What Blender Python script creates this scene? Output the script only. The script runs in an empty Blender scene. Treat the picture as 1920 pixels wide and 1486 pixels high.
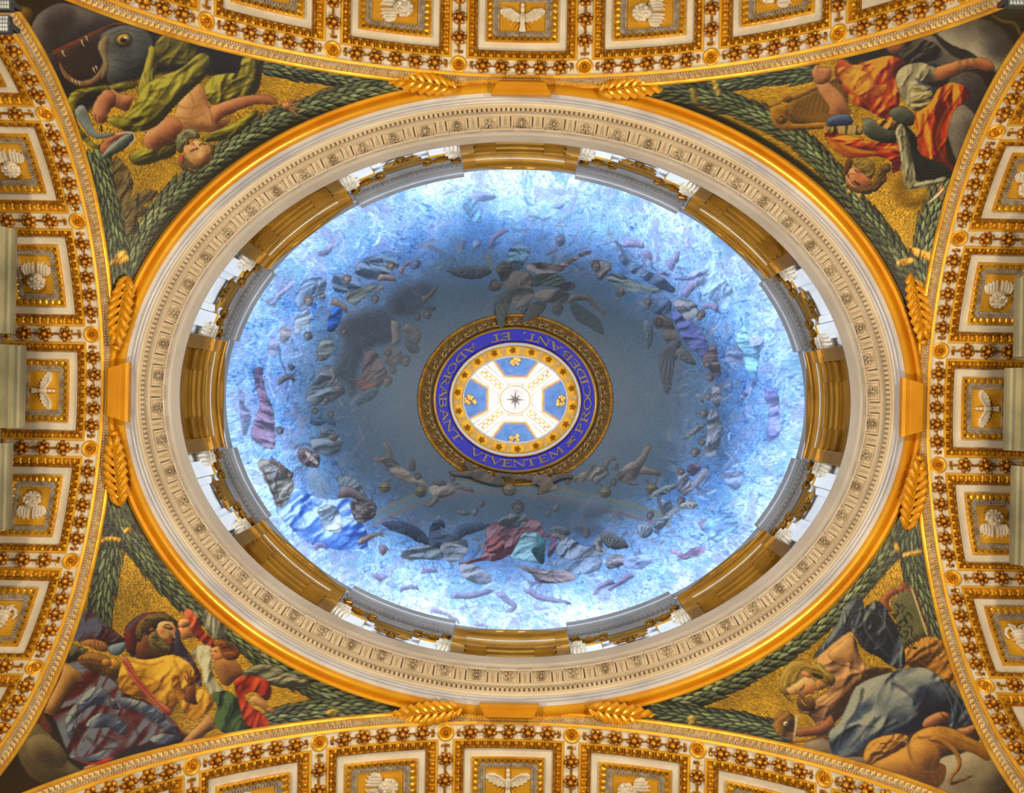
import bpy, math, random
import numpy as np
from mathutils import Matrix, Vector
PI = math.pi
R2 = math.radians
scene = bpy.context.scene
COL = scene.collection
rng = np.random.default_rng(7)
random.seed(7)

# ------------------------------------------------------------------ camera, world, large lights, exposure
F_PX = 2100.0                      # focal length in pixels of a 1920 px wide frame
CX, CY = 966.0, 749.0              # where the plumb line through the camera meets the picture
ROLL = R2(1.1)
EYE = 1.6                          # camera height above the pavement
cam_d = bpy.data.cameras.new('camera')
cam_d.sensor_fit = 'HORIZONTAL'
cam_d.sensor_width = 36.0
cam_d.lens = 36.0 * F_PX / 1920.0
cam_d.shift_x = -(CX - 960.0) / 1920.0
cam_d.shift_y = (CY - 743.0) / 1920.0
cam_d.clip_end = 200
cam = bpy.data.objects.new('camera', cam_d)
COL.objects.link(cam)
cam.matrix_world = Matrix.Translation((0, 0, EYE)) @ Matrix.Rotation(-ROLL, 4, 'Z') @ Matrix.Rotation(PI, 4, 'X')
scene.camera = cam

world = bpy.data.worlds.new('world')
scene.world = world
world.use_nodes = True
bg = world.node_tree.nodes['Background']
bg.inputs[0].default_value = (1.0, 0.88, 0.70, 1)
bg.inputs[1].default_value = 0.10

def area_light(name, loc, target, size, power, color, spread=180, size_y=None):
    d = bpy.data.lights.new(name, 'AREA')
    d.energy = power
    d.color = color
    d.size = size
    if size_y:
        d.shape = 'RECTANGLE'
        d.size_y = size_y
    d.spread = R2(spread)
    o = bpy.data.objects.new(name, d)
    COL.objects.link(o)
    o.location = loc
    o.rotation_euler = (Vector(target) - Vector(loc)).to_track_quat('-Z', 'Y').to_euler()
    return o

# warm floodlights standing on the ledges of the four piers, below the frame
for sx, sy, pw in ((-1, -1, 680), (1, -1, 680), (-1, 1, 640), (1, 1, 700)):
    area_light('pier_floodlight', (sx * 6.6, sy * 5.0, EYE + 11.0), (-sx * 3.5, -sy * 5.5, EYE + 20.5), 0.9, pw, (1.0, 0.84, 0.60), 150)
# daylight of the eight drum windows
WIN_POWER = 330
for k in range(8):
    ph = k * PI / 4
    x, y = 7.45 * math.cos(ph), 5.95 * math.sin(ph)
    area_light('drum_window_daylight', (x, y, EYE + 24.3), (-x * 0.8, -y * 0.8, EYE + 30.4), 1.6, WIN_POWER, (0.72, 0.86, 1.0), 76, 2.2)
# daylight of the lantern windows
for k in range(6):
    ph = k * PI / 3 + 0.3
    x, y = 1.95 * math.cos(ph), 1.65 * math.sin(ph)
    area_light('lantern_window_daylight', (x, y, EYE + 38.4), (-x * 0.2, -y * 0.2, EYE + 39.9), 0.9, 19, (0.95, 0.98, 1.0), 150, 1.2)

vs = scene.view_settings
vs.view_transform = 'Standard'
vs.look = 'None'
vs.gamma = 1.0
vs.use_curve_mapping = False
vs.exposure = 0.0
scene.cycles.max_bounces = 6
scene.cycles.diffuse_bounces = 3
scene.cycles.sample_clamp_indirect = 6.0

# ------------------------------------------------------------------ materials
def lin(c):
    c = np.asarray(c, dtype=float) / 255.0
    return np.where(c <= 0.04045, c / 12.92, ((c + 0.055) / 1.055) ** 2.4)

def L4(c):
    v = lin(c)
    return (float(v[0]), float(v[1]), float(v[2]), 1.0)

def mat(name, c1, c2=None, rough=0.5, metal=0.0, scale=3.0, bump=0.0, bscale=40.0, detail=4.0):
    m = bpy.data.materials.new(name)
    m.use_nodes = True
    nt = m.node_tree
    b = nt.nodes['Principled BSDF']
    b.inputs['Roughness'].default_value = rough
    b.inputs['Metallic'].default_value = metal
    b.inputs['Base Color'].default_value = L4(c1)
    tc = nt.nodes.new('ShaderNodeTexCoord')
    if c2 is not None:
        n = nt.nodes.new('ShaderNodeTexNoise')
        n.inputs['Scale'].default_value = scale
        n.inputs['Detail'].default_value = detail
        nt.links.new(tc.outputs['Object'], n.inputs['Vector'])
        r = nt.nodes.new('ShaderNodeValToRGB')
        r.color_ramp.elements[0].position = 0.33
        r.color_ramp.elements[1].position = 0.67
        r.color_ramp.elements[0].color = L4(c1)
        r.color_ramp.elements[1].color = L4(c2)
        nt.links.new(n.outputs['Fac'], r.inputs['Fac'])
        nt.links.new(r.outputs['Color'], b.inputs['Base Color'])
    if bump > 0:
        n2 = nt.nodes.new('ShaderNodeTexNoise')
        n2.inputs['Scale'].default_value = bscale
        n2.inputs['Detail'].default_value = 3
        nt.links.new(tc.outputs['Object'], n2.inputs['Vector'])
        bp = nt.nodes.new('ShaderNodeBump')
        bp.inputs['Strength'].default_value = bump
        bp.inputs['Distance'].default_value = 0.02
        nt.links.new(n2.outputs['Fac'], bp.inputs['Height'])
        nt.links.new(bp.outputs['Normal'], b.inputs['Normal'])
    return m

def emis(m, color, strength):
    b = m.node_tree.nodes['Principled BSDF']
    b.inputs['Emission Color'].default_value = L4(color)
    b.inputs['Emission Strength'].default_value = strength
    return m

M = {}
M['gold'] = mat('gilding', (236, 182, 52), (206, 140, 28), 0.32, 0.55, 2.5, 0.2, 30)
M['gold_flat'] = mat('burnished_gilding', (242, 186, 56), (222, 158, 36), 0.42, 0.40, 1.5, 0.12, 30)
M['ring_gold'] = mat('ring_gilding', (228, 166, 30), (206, 136, 18), 0.30, 0.30, 0.9, 0.08, 8)
M['dim_gold'] = mat('shaded_gilding', (156, 110, 24), (132, 90, 18), 0.30, 0.55, 1.8, 0.08, 12)  # dark tone stands in for the shade on the backlit window heads
M['bronze'] = mat('dark_gilding', (206, 146, 48), (156, 96, 20), 0.32, 0.6, 7.0, 0.25, 30)
M['white'] = mat('white_plaster', (226, 218, 200), (206, 196, 176), 0.6, 0, 1.6, 0.1, 30)
M['relief'] = mat('white_stucco', (226, 216, 198), (196, 182, 160), 0.55, 0, 6.0, 0.2, 30)
M['lace'] = mat('grey_stucco', (176, 164, 148), (130, 112, 92), 0.55, 0, 8.0, 0.2, 30)
M['stone'] = mat('warm_marble', (206, 190, 164), (186, 168, 142), 0.42, 0, 0.8, 0.06, 14)
M['stone_deep'] = mat('warm_marble_carved', (196, 176, 146), (172, 150, 120), 0.5, 0, 2.0, 0.1, 20)
M['vein'] = mat('veined_grey_marble', (206, 200, 196), (168, 166, 172), 0.35, 0, 0.9, 0.05, 14, 8)
M['grey'] = mat('grey_marble', (122, 116, 112), (104, 100, 98), 0.45, 0, 1.2, 0.05, 14)
M['drum'] = mat('drum_plaster', (232, 232, 232), (214, 216, 220), 0.5, 0, 1.2, 0.05, 14)
M['green_stone'] = mat('greenish_marble', (150, 142, 108), (108, 104, 78), 0.45, 0, 1.4, 0.1, 16, 8)
M['blue'] = mat('blue_smalti', (3, 6, 150), (6, 10, 172), 0.45, 0, 12.0, 0.1, 60)
M['light_blue'] = mat('sky_blue_panel', (62, 104, 168), (84, 126, 186), 0.5, 0, 4.0, 0.1, 40)
M['lav'] = mat('mauve_moulding', (150, 132, 150), (128, 112, 134), 0.5, 0, 4.0)
M['lantern_white'] = mat('lantern_stucco', (232, 228, 220), (216, 212, 204), 0.6, 0, 3.0, 0.05, 30)
M['soft_gold'] = mat('pale_gilding', (224, 188, 112), (196, 152, 74), 0.45, 0.35, 5.0, 0.2, 40)
M['iron'] = mat('floodlight_casing', (70, 78, 88), (56, 62, 70), 0.5, 0.3, 5)
M['led'] = mat('floodlight_lens', (190, 196, 198), (160, 168, 172), 0.2, 0, 5)
M['dark'] = mat('dark_recess', (40, 26, 14), (26, 16, 8), 0.7, 0, 3)

# ------------------------------------------------------------------ mesh helpers
class MB:
    """collects primitives in plain lists and links them as one mesh object"""
    def __init__(self):
        self.v = []
        self.f = []
    def add(self, verts, faces):
        o = len(self.v)
        self.v.extend([tuple(p) for p in verts])
        self.f.extend([tuple(i + o for i in f) for f in faces])
        return self
    def box(self, c, s, mtx=None):
        x, y, z = c
        a, b, d = s[0] / 2, s[1] / 2, s[2] / 2
        vs_ = [(x - a, y - b, z - d), (x + a, y - b, z - d), (x + a, y + b, z - d), (x - a, y + b, z - d),
               (x - a, y - b, z + d), (x + a, y - b, z + d), (x + a, y + b, z + d), (x - a, y + b, z + d)]
        if mtx is not None:
            vs_ = [mtx @ Vector(p) for p in vs_]
        return self.add(vs_, [(0, 3, 2, 1), (4, 5, 6, 7), (0, 1, 5, 4), (1, 2, 6, 5), (2, 3, 7, 6), (3, 0, 4, 7)])
    def ball(self, c, r, nu=8, nv=5, sc=(1, 1, 1), mtx=None):
        vs_ = [(0, 0, -1)]
        for j in range(1, nv):
            t = -PI / 2 + PI * j / nv
            for i in range(nu):
                p = 2 * PI * i / nu
                vs_.append((math.cos(t) * math.cos(p), math.cos(t) * math.sin(p), math.sin(t)))
        vs_.append((0, 0, 1))
        fs = []
        for i in range(nu):
            fs.append((0, 1 + (i + 1) % nu, 1 + i))
        for j in range(nv - 2):
            a0 = 1 + j * nu
            for i in range(nu):
                fs.append((a0 + i, a0 + (i + 1) % nu, a0 + nu + (i + 1) % nu, a0 + nu + i))
        top = len(vs_) - 1
        a0 = 1 + (nv - 2) * nu
        for i in range(nu):
            fs.append((a0 + i, a0 + (i + 1) % nu, top))
        out = [Vector((p[0] * r * sc[0], p[1] * r * sc[1], p[2] * r * sc[2])) for p in vs_]
        if mtx is not None:
            out = [mtx @ p for p in out]
        return self.add([(p[0] + c[0], p[1] + c[1], p[2] + c[2]) for p in out], fs)
    def tube(self, path, rad, n=6):
        pts = [Vector(p) for p in path]
        rads = rad if isinstance(rad, (list, tuple)) else [rad] * len(pts)
        rings = []
        for i, p in enumerate(pts):
            t = (pts[min(i + 1, len(pts) - 1)] - pts[max(i - 1, 0)]).normalized()
            up = Vector((0, 0, 1)) if abs(t.z) < 0.9 else Vector((1, 0, 0))
            a = t.cross(up).normalized()
            b = t.cross(a)
            rings.append([p + (a * math.cos(2 * PI * k / n) + b * math.sin(2 * PI * k / n)) * rads[i] for k in range(n)])
        vs_ = [q for r_ in rings for q in r_]
        fs = []
        for i in range(len(pts) - 1):
            for k in range(n):
                fs.append((i * n + k, i * n + (k + 1) % n, (i + 1) * n + (k + 1) % n, (i + 1) * n + k))
        fs.append(tuple(range(n))[::-1])
        fs.append(tuple((len(pts) - 1) * n + k for k in range(n)))
        return self.add(vs_, fs)
    def grid(self, rows, closed=False):
        """rows: list of equal-length point lists"""
        n = len(rows[0])
        vs_ = [p for r_ in rows for p in r_]
        fs = []
        m_ = n if closed else n - 1
        for i in range(len(rows) - 1):
            for k in range(m_):
                fs.append((i * n + k, i * n + (k + 1) % n, (i + 1) * n + (k + 1) % n, (i + 1) * n + k))
        return self.add(vs_, fs)
    def prism(self, outline, z0, z1, fn=None):
        """outline: list of (x, y); extruded from z0 to z1"""
        n = len(outline)
        vs_ = [(x, y, z0) for x, y in outline] + [(x, y, z1) for x, y in outline]
        if fn:
            vs_ = [fn(p) for p in vs_]
        fs = [tuple(range(n))[::-1], tuple(range(n, 2 * n))]
        for i in range(n):
            fs.append((i, (i + 1) % n, n + (i + 1) % n, n + i))
        return self.add(vs_, fs)
    def mapped(self, fn):
        self.v = [tuple(fn(p)) for p in self.v]
        return self
    def mesh(self, name, material, smooth=True):
        me = bpy.data.meshes.new(name)
        me.from_pydata(self.v, [], self.f)
        me.validate(clean_customdata=False)
        me.materials.append(material)
        if smooth:
            me.shade_smooth()
            try:
                me.set_sharp_from_angle(angle=R2(42))
            except Exception:
                pass
        me.update()
        return me
    def build(self, name, material, parent=None, smooth=True):
        return link(name, self.mesh(name, material, smooth), parent)

def link(name, data, parent=None, loc=None, rot=None):
    o = bpy.data.objects.new(name, data)
    COL.objects.link(o)
    if parent is not None:
        o.parent = parent
    if loc is not None:
        o.location = loc
    if rot is not None:
        o.rotation_euler = rot
    return o

def thing(name, label, cat, loc=(0, 0, 0), rot=(0, 0, 0), group=None):
    o = link(name, None, None, loc, rot)
    o.empty_display_size = 0.2
    tag(o, label, cat, group)
    return o

def tag(o, label=None, cat=None, group=None, kind=None):
    if label: o['label'] = label
    if cat: o['category'] = cat
    if group: o['group'] = group
    if kind: o['kind'] = kind
    return o

def copy_tree(o, parent=None):
    c = o.copy()
    COL.objects.link(c)
    c.parent = parent
    for ch in list(o.children):
        copy_tree(ch, c)
    return c

def stuff(o):
    o['kind'] = 'stuff'
    return o

def H(h):
    return EYE + h
# ------------------------------------------------------------------ the four coffered arches
# local frame of an arch: x along the curve, y = w (away from the dome), z up; n = depth into the vault
def amap(R):
    def fn(p):
        s, w, n = p
        return ((R + n) * math.sin(s / R), w, (R + n) * math.cos(s / R))
    return fn

def arch_strip(R, prof, a0, a1, seg, close=False):
    """sweeps a profile of (w, n) along the arch between the angles a0 and a1"""
    mb = MB()
    rows = []
    for i in range(seg + 1):
        a = a0 + (a1 - a0) * i / seg
        rows.append([((R + n) * math.sin(a), w, (R + n) * math.cos(a)) for w, n in prof])
    mb.grid(rows, close)
    if close:
        k = len(prof)
        mb.f.append(tuple(range(k)))
        mb.f.append(tuple(seg * k + i for i in range(k))[::-1])
    return mb

def rect_ring(hs, hw, n, wc, q=6):
    pts = []
    for i in range(q):
        pts.append((-hs + 2 * hs * i / q, wc - hw, n))
    for i in range(3):
        pts.append((hs, wc - hw + 2 * hw * i / 3, n))
    for i in range(q):
        pts.append((hs - 2 * hs * i / q, wc + hw, n))
    for i in range(3):
        pts.append((-hs, wc + hw - 2 * hw * i / 3, n))
    return pts

def frame_mb(R, rings, wc):
    mb = MB()
    mb.grid([rect_ring(hs, hw, n, wc) for hs, hw, n in rings], True)
    return mb.mapped(amap(R))

def around(hs, hw, pitch):
    """places along a rectangle: (s, w offset, direction angle)"""
    out = []
    ns = max(2, int(round(2 * hs / pitch)))
    nw = max(2, int(round(2 * hw / pitch)))
    for i in range(ns):
        s = -hs + 2 * hs * (i + 0.5) / ns
        out.append((s, -hw, 0.0)); out.append((s, hw, PI))
    for i in range(nw):
        w = -hw + 2 * hw * (i + 0.5) / nw
        out.append((hs, w, PI / 2)); out.append((-hs, w, -PI / 2))
    return out

def wing_outline(sx, flip=1):
    pts = [(0.04, 0.02), (0.12, 0.10), (0.22, 0.155), (0.32, 0.165), (0.385, 0.12), (0.375, 0.06), (0.33, 0.045), (0.32, 0.0), (0.27, -0.005),
           (0.25, -0.045), (0.20, -0.04), (0.17, -0.08), (0.12, -0.065), (0.08, -0.09), (0.03, -0.06)]
    return [(x * sx, y * flip) for x, y in pts]

def dove_mb():
    """seen from below; head towards +y, lying in the plane z = 0, relief towards -z"""
    mb = MB()
    body = [((0, -0.02, -0.035), 0.075, (0.8, 1.5, 0.55)), ((0, 0.13, -0.045), 0.045, (0.8, 1.3, 0.8)), ((0, 0.205, -0.05), 0.034, (1, 1.25, 1))]
    for c, r, sc in body:
        mb.ball(c, r, 10, 6, sc)
    mb.prism([(-0.03, -0.08), (0.03, -0.08), (0.058, -0.245), (0.02, -0.258), (0.0, -0.25), (-0.02, -0.258), (-0.058, -0.245)], 0.0, -0.04)
    for sx in (-1, 1):
        o = wing_outline(sx)
        if sx > 0: o = o[::-1]
        mb.prism(o, 0.0, -0.028)
        for k in range(5):
            x0 = 0.07 + 0.06 * k
            mb.tube([(sx * x0 * 0.95, 0.06 + 0.012 * k, -0.03), (sx * (x0 + 0.015), -0.045 + 0.024 * k, -0.026)], [0.016, 0.008], 5)
        mb.tube([(sx * 0.04, 0.02, -0.03), (sx * 0.2, 0.13, -0.04), (sx * 0.37, 0.12, -0.03)], [0.022, 0.022, 0.01], 5)
    mb.add([(-0.012, 0.235, -0.05), (0.012, 0.235, -0.05), (0, 0.268, -0.045)], [(0, 1, 2)])
    return mb

def cherub_mb():
    """winged child's head; crown towards +x, relief towards -z"""
    mb = MB()
    mb.ball((0.10, 0, -0.07), 0.135, 14, 9, (1.12, 0.92, 0.72))
    mb.ball((0.085, 0, -0.165), 0.024, 7, 5, (1.3, 0.8, 1))         # nose
    for sy in (-1, 1):
        mb.ball((0.055, sy * 0.062, -0.135), 0.046, 8, 5)           # cheeks
        mb.ball((0.125, sy * 0.05, -0.15), 0.02, 6, 4)              # eyes
    mb.ball((0.012, 0, -0.145), 0.034, 7, 5, (0.7, 1.1, 0.8))       # chin
    for k in range(13):
        a = -1.7 + 3.4 * k / 12
        mb.ball((0.115 + 0.135 * math.cos(a), 0.125 * math.sin(a), -0.085 - 0.025 * (k % 2)), 0.045, 7, 5)   # curls
    for k in range(5):
        mb.ball((0.20, -0.08 + 0.04 * k, -0.13), 0.035, 6, 4)
    for sy in (-1, 1):
        out = [(0.02, 0.05), (0.03, 0.16), (-0.01, 0.235), (-0.10, 0.27), (-0.18, 0.25), (-0.14, 0.215), (-0.22, 0.195), (-0.18, 0.155),
               (-0.25, 0.12), (-0.2, 0.09), (-0.25, 0.045), (-0.13, 0.015), (-0.04, 0.0)]
        o = [(x, y * sy) for x, y in out]
        if sy > 0: o = o[::-1]
        mb.prism(o, 0.0, -0.04)
        for k in range(4):
            y0 = 0.05 + 0.055 * k
            mb.tube([(-0.02 + 0.008 * k, sy * y0 * 0.9, -0.05), (-0.11, sy * y0, -0.06), (-0.22 + 0.014 * k, sy * y0 * 0.95, -0.035)], [0.02, 0.03, 0.010], 6)
    return mb

def urn_mb():
    """papal tiara with its two fluttering ribbons, crown towards -x"""
    mb = MB()
    for x, r in ((-0.235, 0.03), (-0.20, 0.05), (-0.16, 0.09), (-0.10, 0.115), (-0.03, 0.13), (0.04, 0.14), (0.10, 0.135)):
        mb.ball((x, 0, -0.04), r, 12, 6, (0.5, 1, 0.65))
    for x, r in ((-0.13, 0.11), (-0.05, 0.135), (0.07, 0.148)):
        for k in range(7):
            y = -r + 2 * r * k / 6
            mb.ball((x, y * 0.95, -0.05 - 0.06 * (1 - (y / r) ** 2)), 0.022, 6, 4)
    for sy in (-1, 1):
        mb.tube([(0.12, sy * 0.06, -0.03), (0.20, sy * 0.13, -0.05), (0.15, sy * 0.21, -0.05), (0.06, sy * 0.24, -0.04), (-0.02, sy * 0.20, -0.03)], [0.03, 0.036, 0.034, 0.03, 0.015], 6)
        mb.tube([(0.12, sy * 0.02, -0.03), (0.22, sy * 0.05, -0.04), (0.27, sy * 0.14, -0.03)], [0.03, 0.03, 0.018], 6)
    return mb

def cluster_mb(seed):
    """a bunch of gilt fruit and leaves, relief towards -z"""
    rr = random.Random(seed)
    mb = MB()
    mb.ball((0, 0, -0.075), 0.066, 9, 6)
    mb.ball((0, 0, -0.14), 0.014, 6, 4)
    n = 6
    a0 = rr.uniform(0, 1)
    for k in range(n):
        a = a0 + 2 * PI * k / n + rr.uniform(-0.12, 0.12)
        r = rr.uniform(0.044, 0.054)
        d = rr.uniform(0.098, 0.112)
        mb.ball((d * math.cos(a), d * math.sin(a), -0.045), r, 8, 5)
    for k in range(7):
        a = a0 + 2 * PI * (k + 0.5) / 7 + rr.uniform(-0.2, 0.2)
        c, s = math.cos(a), math.sin(a)
        L = rr.uniform(0.155, 0.18)
        def P(u, v, z): return (u * c - v * s, u * s + v * c, z)
        mb.add([P(0.06, 0, -0.03), P(0.11, 0.03, -0.018), P(L, 0.0, -0.012), P(0.11, -0.03, -0.018), P(0.11, 0, -0.045)],
               [(0, 1, 4), (1, 2, 4), (2, 3, 4), (3, 0, 4)])
    return mb

def bow_mb():
    mb = MB()
    for sx in (-1, 1):
        mb.add([(0, 0, -0.03), (sx * 0.03, 0.05, -0.02), (sx * 0.085, 0.06, -0.01), (sx * 0.075, 0.0, -0.012), (sx * 0.045, 0.03, -0.04)],
               [(0, 1, 4), (1, 2, 4), (2, 3, 4), (3, 0, 4)])
    mb.ball((0, 0.0, -0.03), 0.022, 6, 4)
    return mb

def rosette_mb(R_, petals, twist=0.0, depth=0.05, second=True, pw=0.9):
    """open flower lying in z = 0, relief towards -z"""
    mb = MB()
    layers = ((R_, petals, 0.0, 0.0),) + (((R_ * 0.62, petals, PI / petals, -0.4 * depth),) if second else ())
    for rad, n, off, z0 in layers:
        for k in range(n):
            a = off + 2 * PI * k / n
            wd = PI / n * pw
            def P(r, t, z):
                tt = a + t + twist * r / rad
                return (r * math.cos(tt), r * math.sin(tt), z0 + z)
            mb.add([P(0.22 * rad, 0, -0.5 * depth), P(0.62 * rad, -wd * 0.8, -0.35 * depth), P(0.9 * rad, -wd * 0.6, -0.25 * depth), P(rad, 0, -0.3 * depth), P(0.9 * rad, wd * 0.6, -0.25 * depth),
                    P(0.62 * rad, wd * 0.8, -0.35 * depth), P(0.66 * rad, 0, -depth)],
                   [(0, 1, 6), (1, 2, 6), (2, 3, 6), (3, 4, 6), (4, 5, 6), (5, 0, 6)])
            mb.add([P(0.62 * rad, -wd * 0.8, -0.35 * depth), P(0.9 * rad, -wd * 0.6, -0.25 * depth), P(rad, 0, -0.3 * depth), P(0.9 * rad, wd * 0.6, -0.25 * depth), P(0.62 * rad, wd * 0.8, -0.35 * depth),
                    P(0.62 * rad, -wd * 0.8, -z0), P(0.9 * rad, -wd * 0.6, -z0), P(rad, 0, -z0), P(0.9 * rad, wd * 0.6, -z0), P(0.62 * rad, wd * 0.8, -z0)],
                   [(0, 5, 6, 1), (1, 6, 7, 2), (2, 7, 8, 3), (3, 8, 9, 4)])
    mb.ball((0, 0, -depth * 0.9), R_ * 0.2, 8, 5)
    return mb

def disc_ring_mb(r0, r1, z0, z1, n=24):
    mb = MB()
    rows = []
    for r, z in ((r1, 0.0), (r1, z0), ((r0 + r1) / 2, z1), (r0, z0), (r0, 0.0)):
        rows.append([(r * math.cos(2 * PI * k / n), r * math.sin(2 * PI * k / n), z) for k in range(n)])
    mb.grid(rows, True)
    return mb

CL_MESH = [cluster_mb(s).mesh('fruit_cluster', M['bronze']) for s in range(4)]
BOW_MESH = bow_mb().mesh('bow', M['bronze'])
MED_RING = disc_ring_mb(0.105, 0.158, -0.02, -0.035).mesh('medallion', M['gold_flat'])
_mr = rosette_mb(0.098, 10, 0.0, 0.04)
_mr.add([(0.106 * math.cos(2 * PI * k / 20), 0.106 * math.sin(2 * PI * k / 20), -0.004) for k in range(20)], [tuple(range(20))])
MED_ROS = _mr.mesh('rosette', M['gold'])
DOVE = dove_mb().mesh('dove_relief', M['relief'])
CHERUB = cherub_mb().mesh('cherub_relief', M['relief'])
TIARA = urn_mb().mesh('tiara_relief', M['relief'])

WC = 1.17

def coffer_meshes(R, S):
    """S: half widths along the curve: fillet, egg, bead, white, frame, leaf, field"""
    f_, e_, b_, w_, i_, l_, g_ = S
    W = (0.86, 0.82, 0.715, 0.655, 0.495, 0.37, 0.285)
    out = {}
    out['coffer'] = frame_mb(R, [(f_, W[0], 0.0), (f_, W[0], -0.025), (e_, W[1], -0.025), (e_, W[1], 0.012)], WC).mesh('coffer', M['gold_flat'], False)
    mb = frame_mb(R, [(e_, W[1], 0.012), ((e_ + b_) / 2, (W[1] + W[2]) / 2, 0.06), (b_, W[2], 0.075)], WC)
    e2 = MB()
    for s, w, a in around((e_ + b_) / 2, (W[1] + W[2]) / 2, 0.148):
        m_ = Matrix.Rotation(a, 3, 'Z')
        e2.ball((s, WC + w, 0.035), 0.05, 7, 4, (0.95, 1.05, 0.75), m_)
        for sg in (-1, 1):
            q = m_ @ Vector((sg * 0.066, 0.0, 0))
            p0 = m_ @ Vector((sg * 0.066, -0.05, 0)); p1 = m_ @ Vector((sg * 0.066, 0.055, 0))
            e2.tube([(s + p0.x, WC + w + p0.y, 0.012), (s + p1.x, WC + w + p1.y, 0.06)], 0.010, 4)
    e2.mapped(amap(R)); mb.add(e2.v, e2.f)
    out['egg_moulding'] = mb.mesh('egg_moulding', M['gold'])
    mb = frame_mb(R, [(b_, W[2], 0.075), (b_, W[2], 0.05), (w_, W[3], 0.06), (w_, W[3], 0.11)], WC)
    e2 = MB()
    for s, w, a in around((b_ + w_) / 2, (W[2] + W[3]) / 2, 0.135):
        e2.ball((s, WC + w, 0.05), 0.026, 6, 4, (1.9, 0.9, 0.8), Matrix.Rotation(a, 3, 'Z'))
    e2.mapped(amap(R)); mb.add(e2.v, e2.f)
    out['bead_moulding'] = mb.mesh('bead_moulding', M['bronze'])
    out['white_panel'] = frame_mb(R, [(w_ + 0.004, W[3] + 0.004, 0.10), (i_ - 0.01, W[4] - 0.01, 0.10)], WC).mesh('white_panel', M['white'])
    mb = frame_mb(R, [(i_, W[4], 0.11), (i_, W[4], 0.045), (i_ - 0.035, W[4] - 0.035, 0.04), (i_ - 0.04, W[4] - 0.04, 0.065), (l_, W[5], 0.13)], WC)
    e2 = MB()
    for s, w, a in around((i_ - 0.04 + l_) / 2, (W[4] - 0.04 + W[5]) / 2, 0.12):
        m_ = Matrix.Rotation(a, 3, 'Z')
        pts = [(-0.05, -0.055, 0.07), (0.05, -0.055, 0.07), (0.045, 0.01, 0.07), (0, 0.065, 0.10), (-0.045, 0.01, 0.07), (0, -0.02, 0.035)]
        pts = [m_ @ Vector(p) for p in pts]
        e2.add([(s + p.x, WC + w + p.y, p.z) for p in pts], [(0, 1, 5), (1, 2, 5), (2, 3, 5), (3, 4, 5), (4, 0, 5)])
    for s, w, a in around(i_ - 0.018, W[4] - 0.018, 0.11):
        e2.ball((s, WC + w, 0.042), 0.02, 6, 4, (1.9, 0.8, 0.8), Matrix.Rotation(a, 3, 'Z'))
    e2.mapped(amap(R)); mb.add(e2.v, e2.f)
    out['leaf_frame'] = mb.mesh('leaf_frame', M['gold'])
    mb = frame_mb(R, [(l_ + 0.03, W[5] + 0.03, 0.105), (l_, W[5], 0.105), (g_, W[6], 0.115), (g_, W[6], 0.16)], WC)
    e2 = MB()
    for s, w, a in around(l_ - 0.055, W[5] - 0.045, 0.054):
        e2.ball((s, WC + w, 0.098), 0.021, 6, 4)
    e2.mapped(amap(R)); mb.add(e2.v, e2.f)
    out['bead_chain'] = mb.mesh('bead_chain', M['lace'])
    fmb = MB()
    fmb.grid([[(-g_ * 1.02 + 2.04 * g_ * i / 6, WC + w, 0.15) for i in range(7)] for w in (-W[6] * 1.02, W[6] * 1.02)])
    out['gilt_field'] = fmb.mapped(amap(R)).mesh('gilt_field', M['gold_flat'])
    return out

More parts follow.
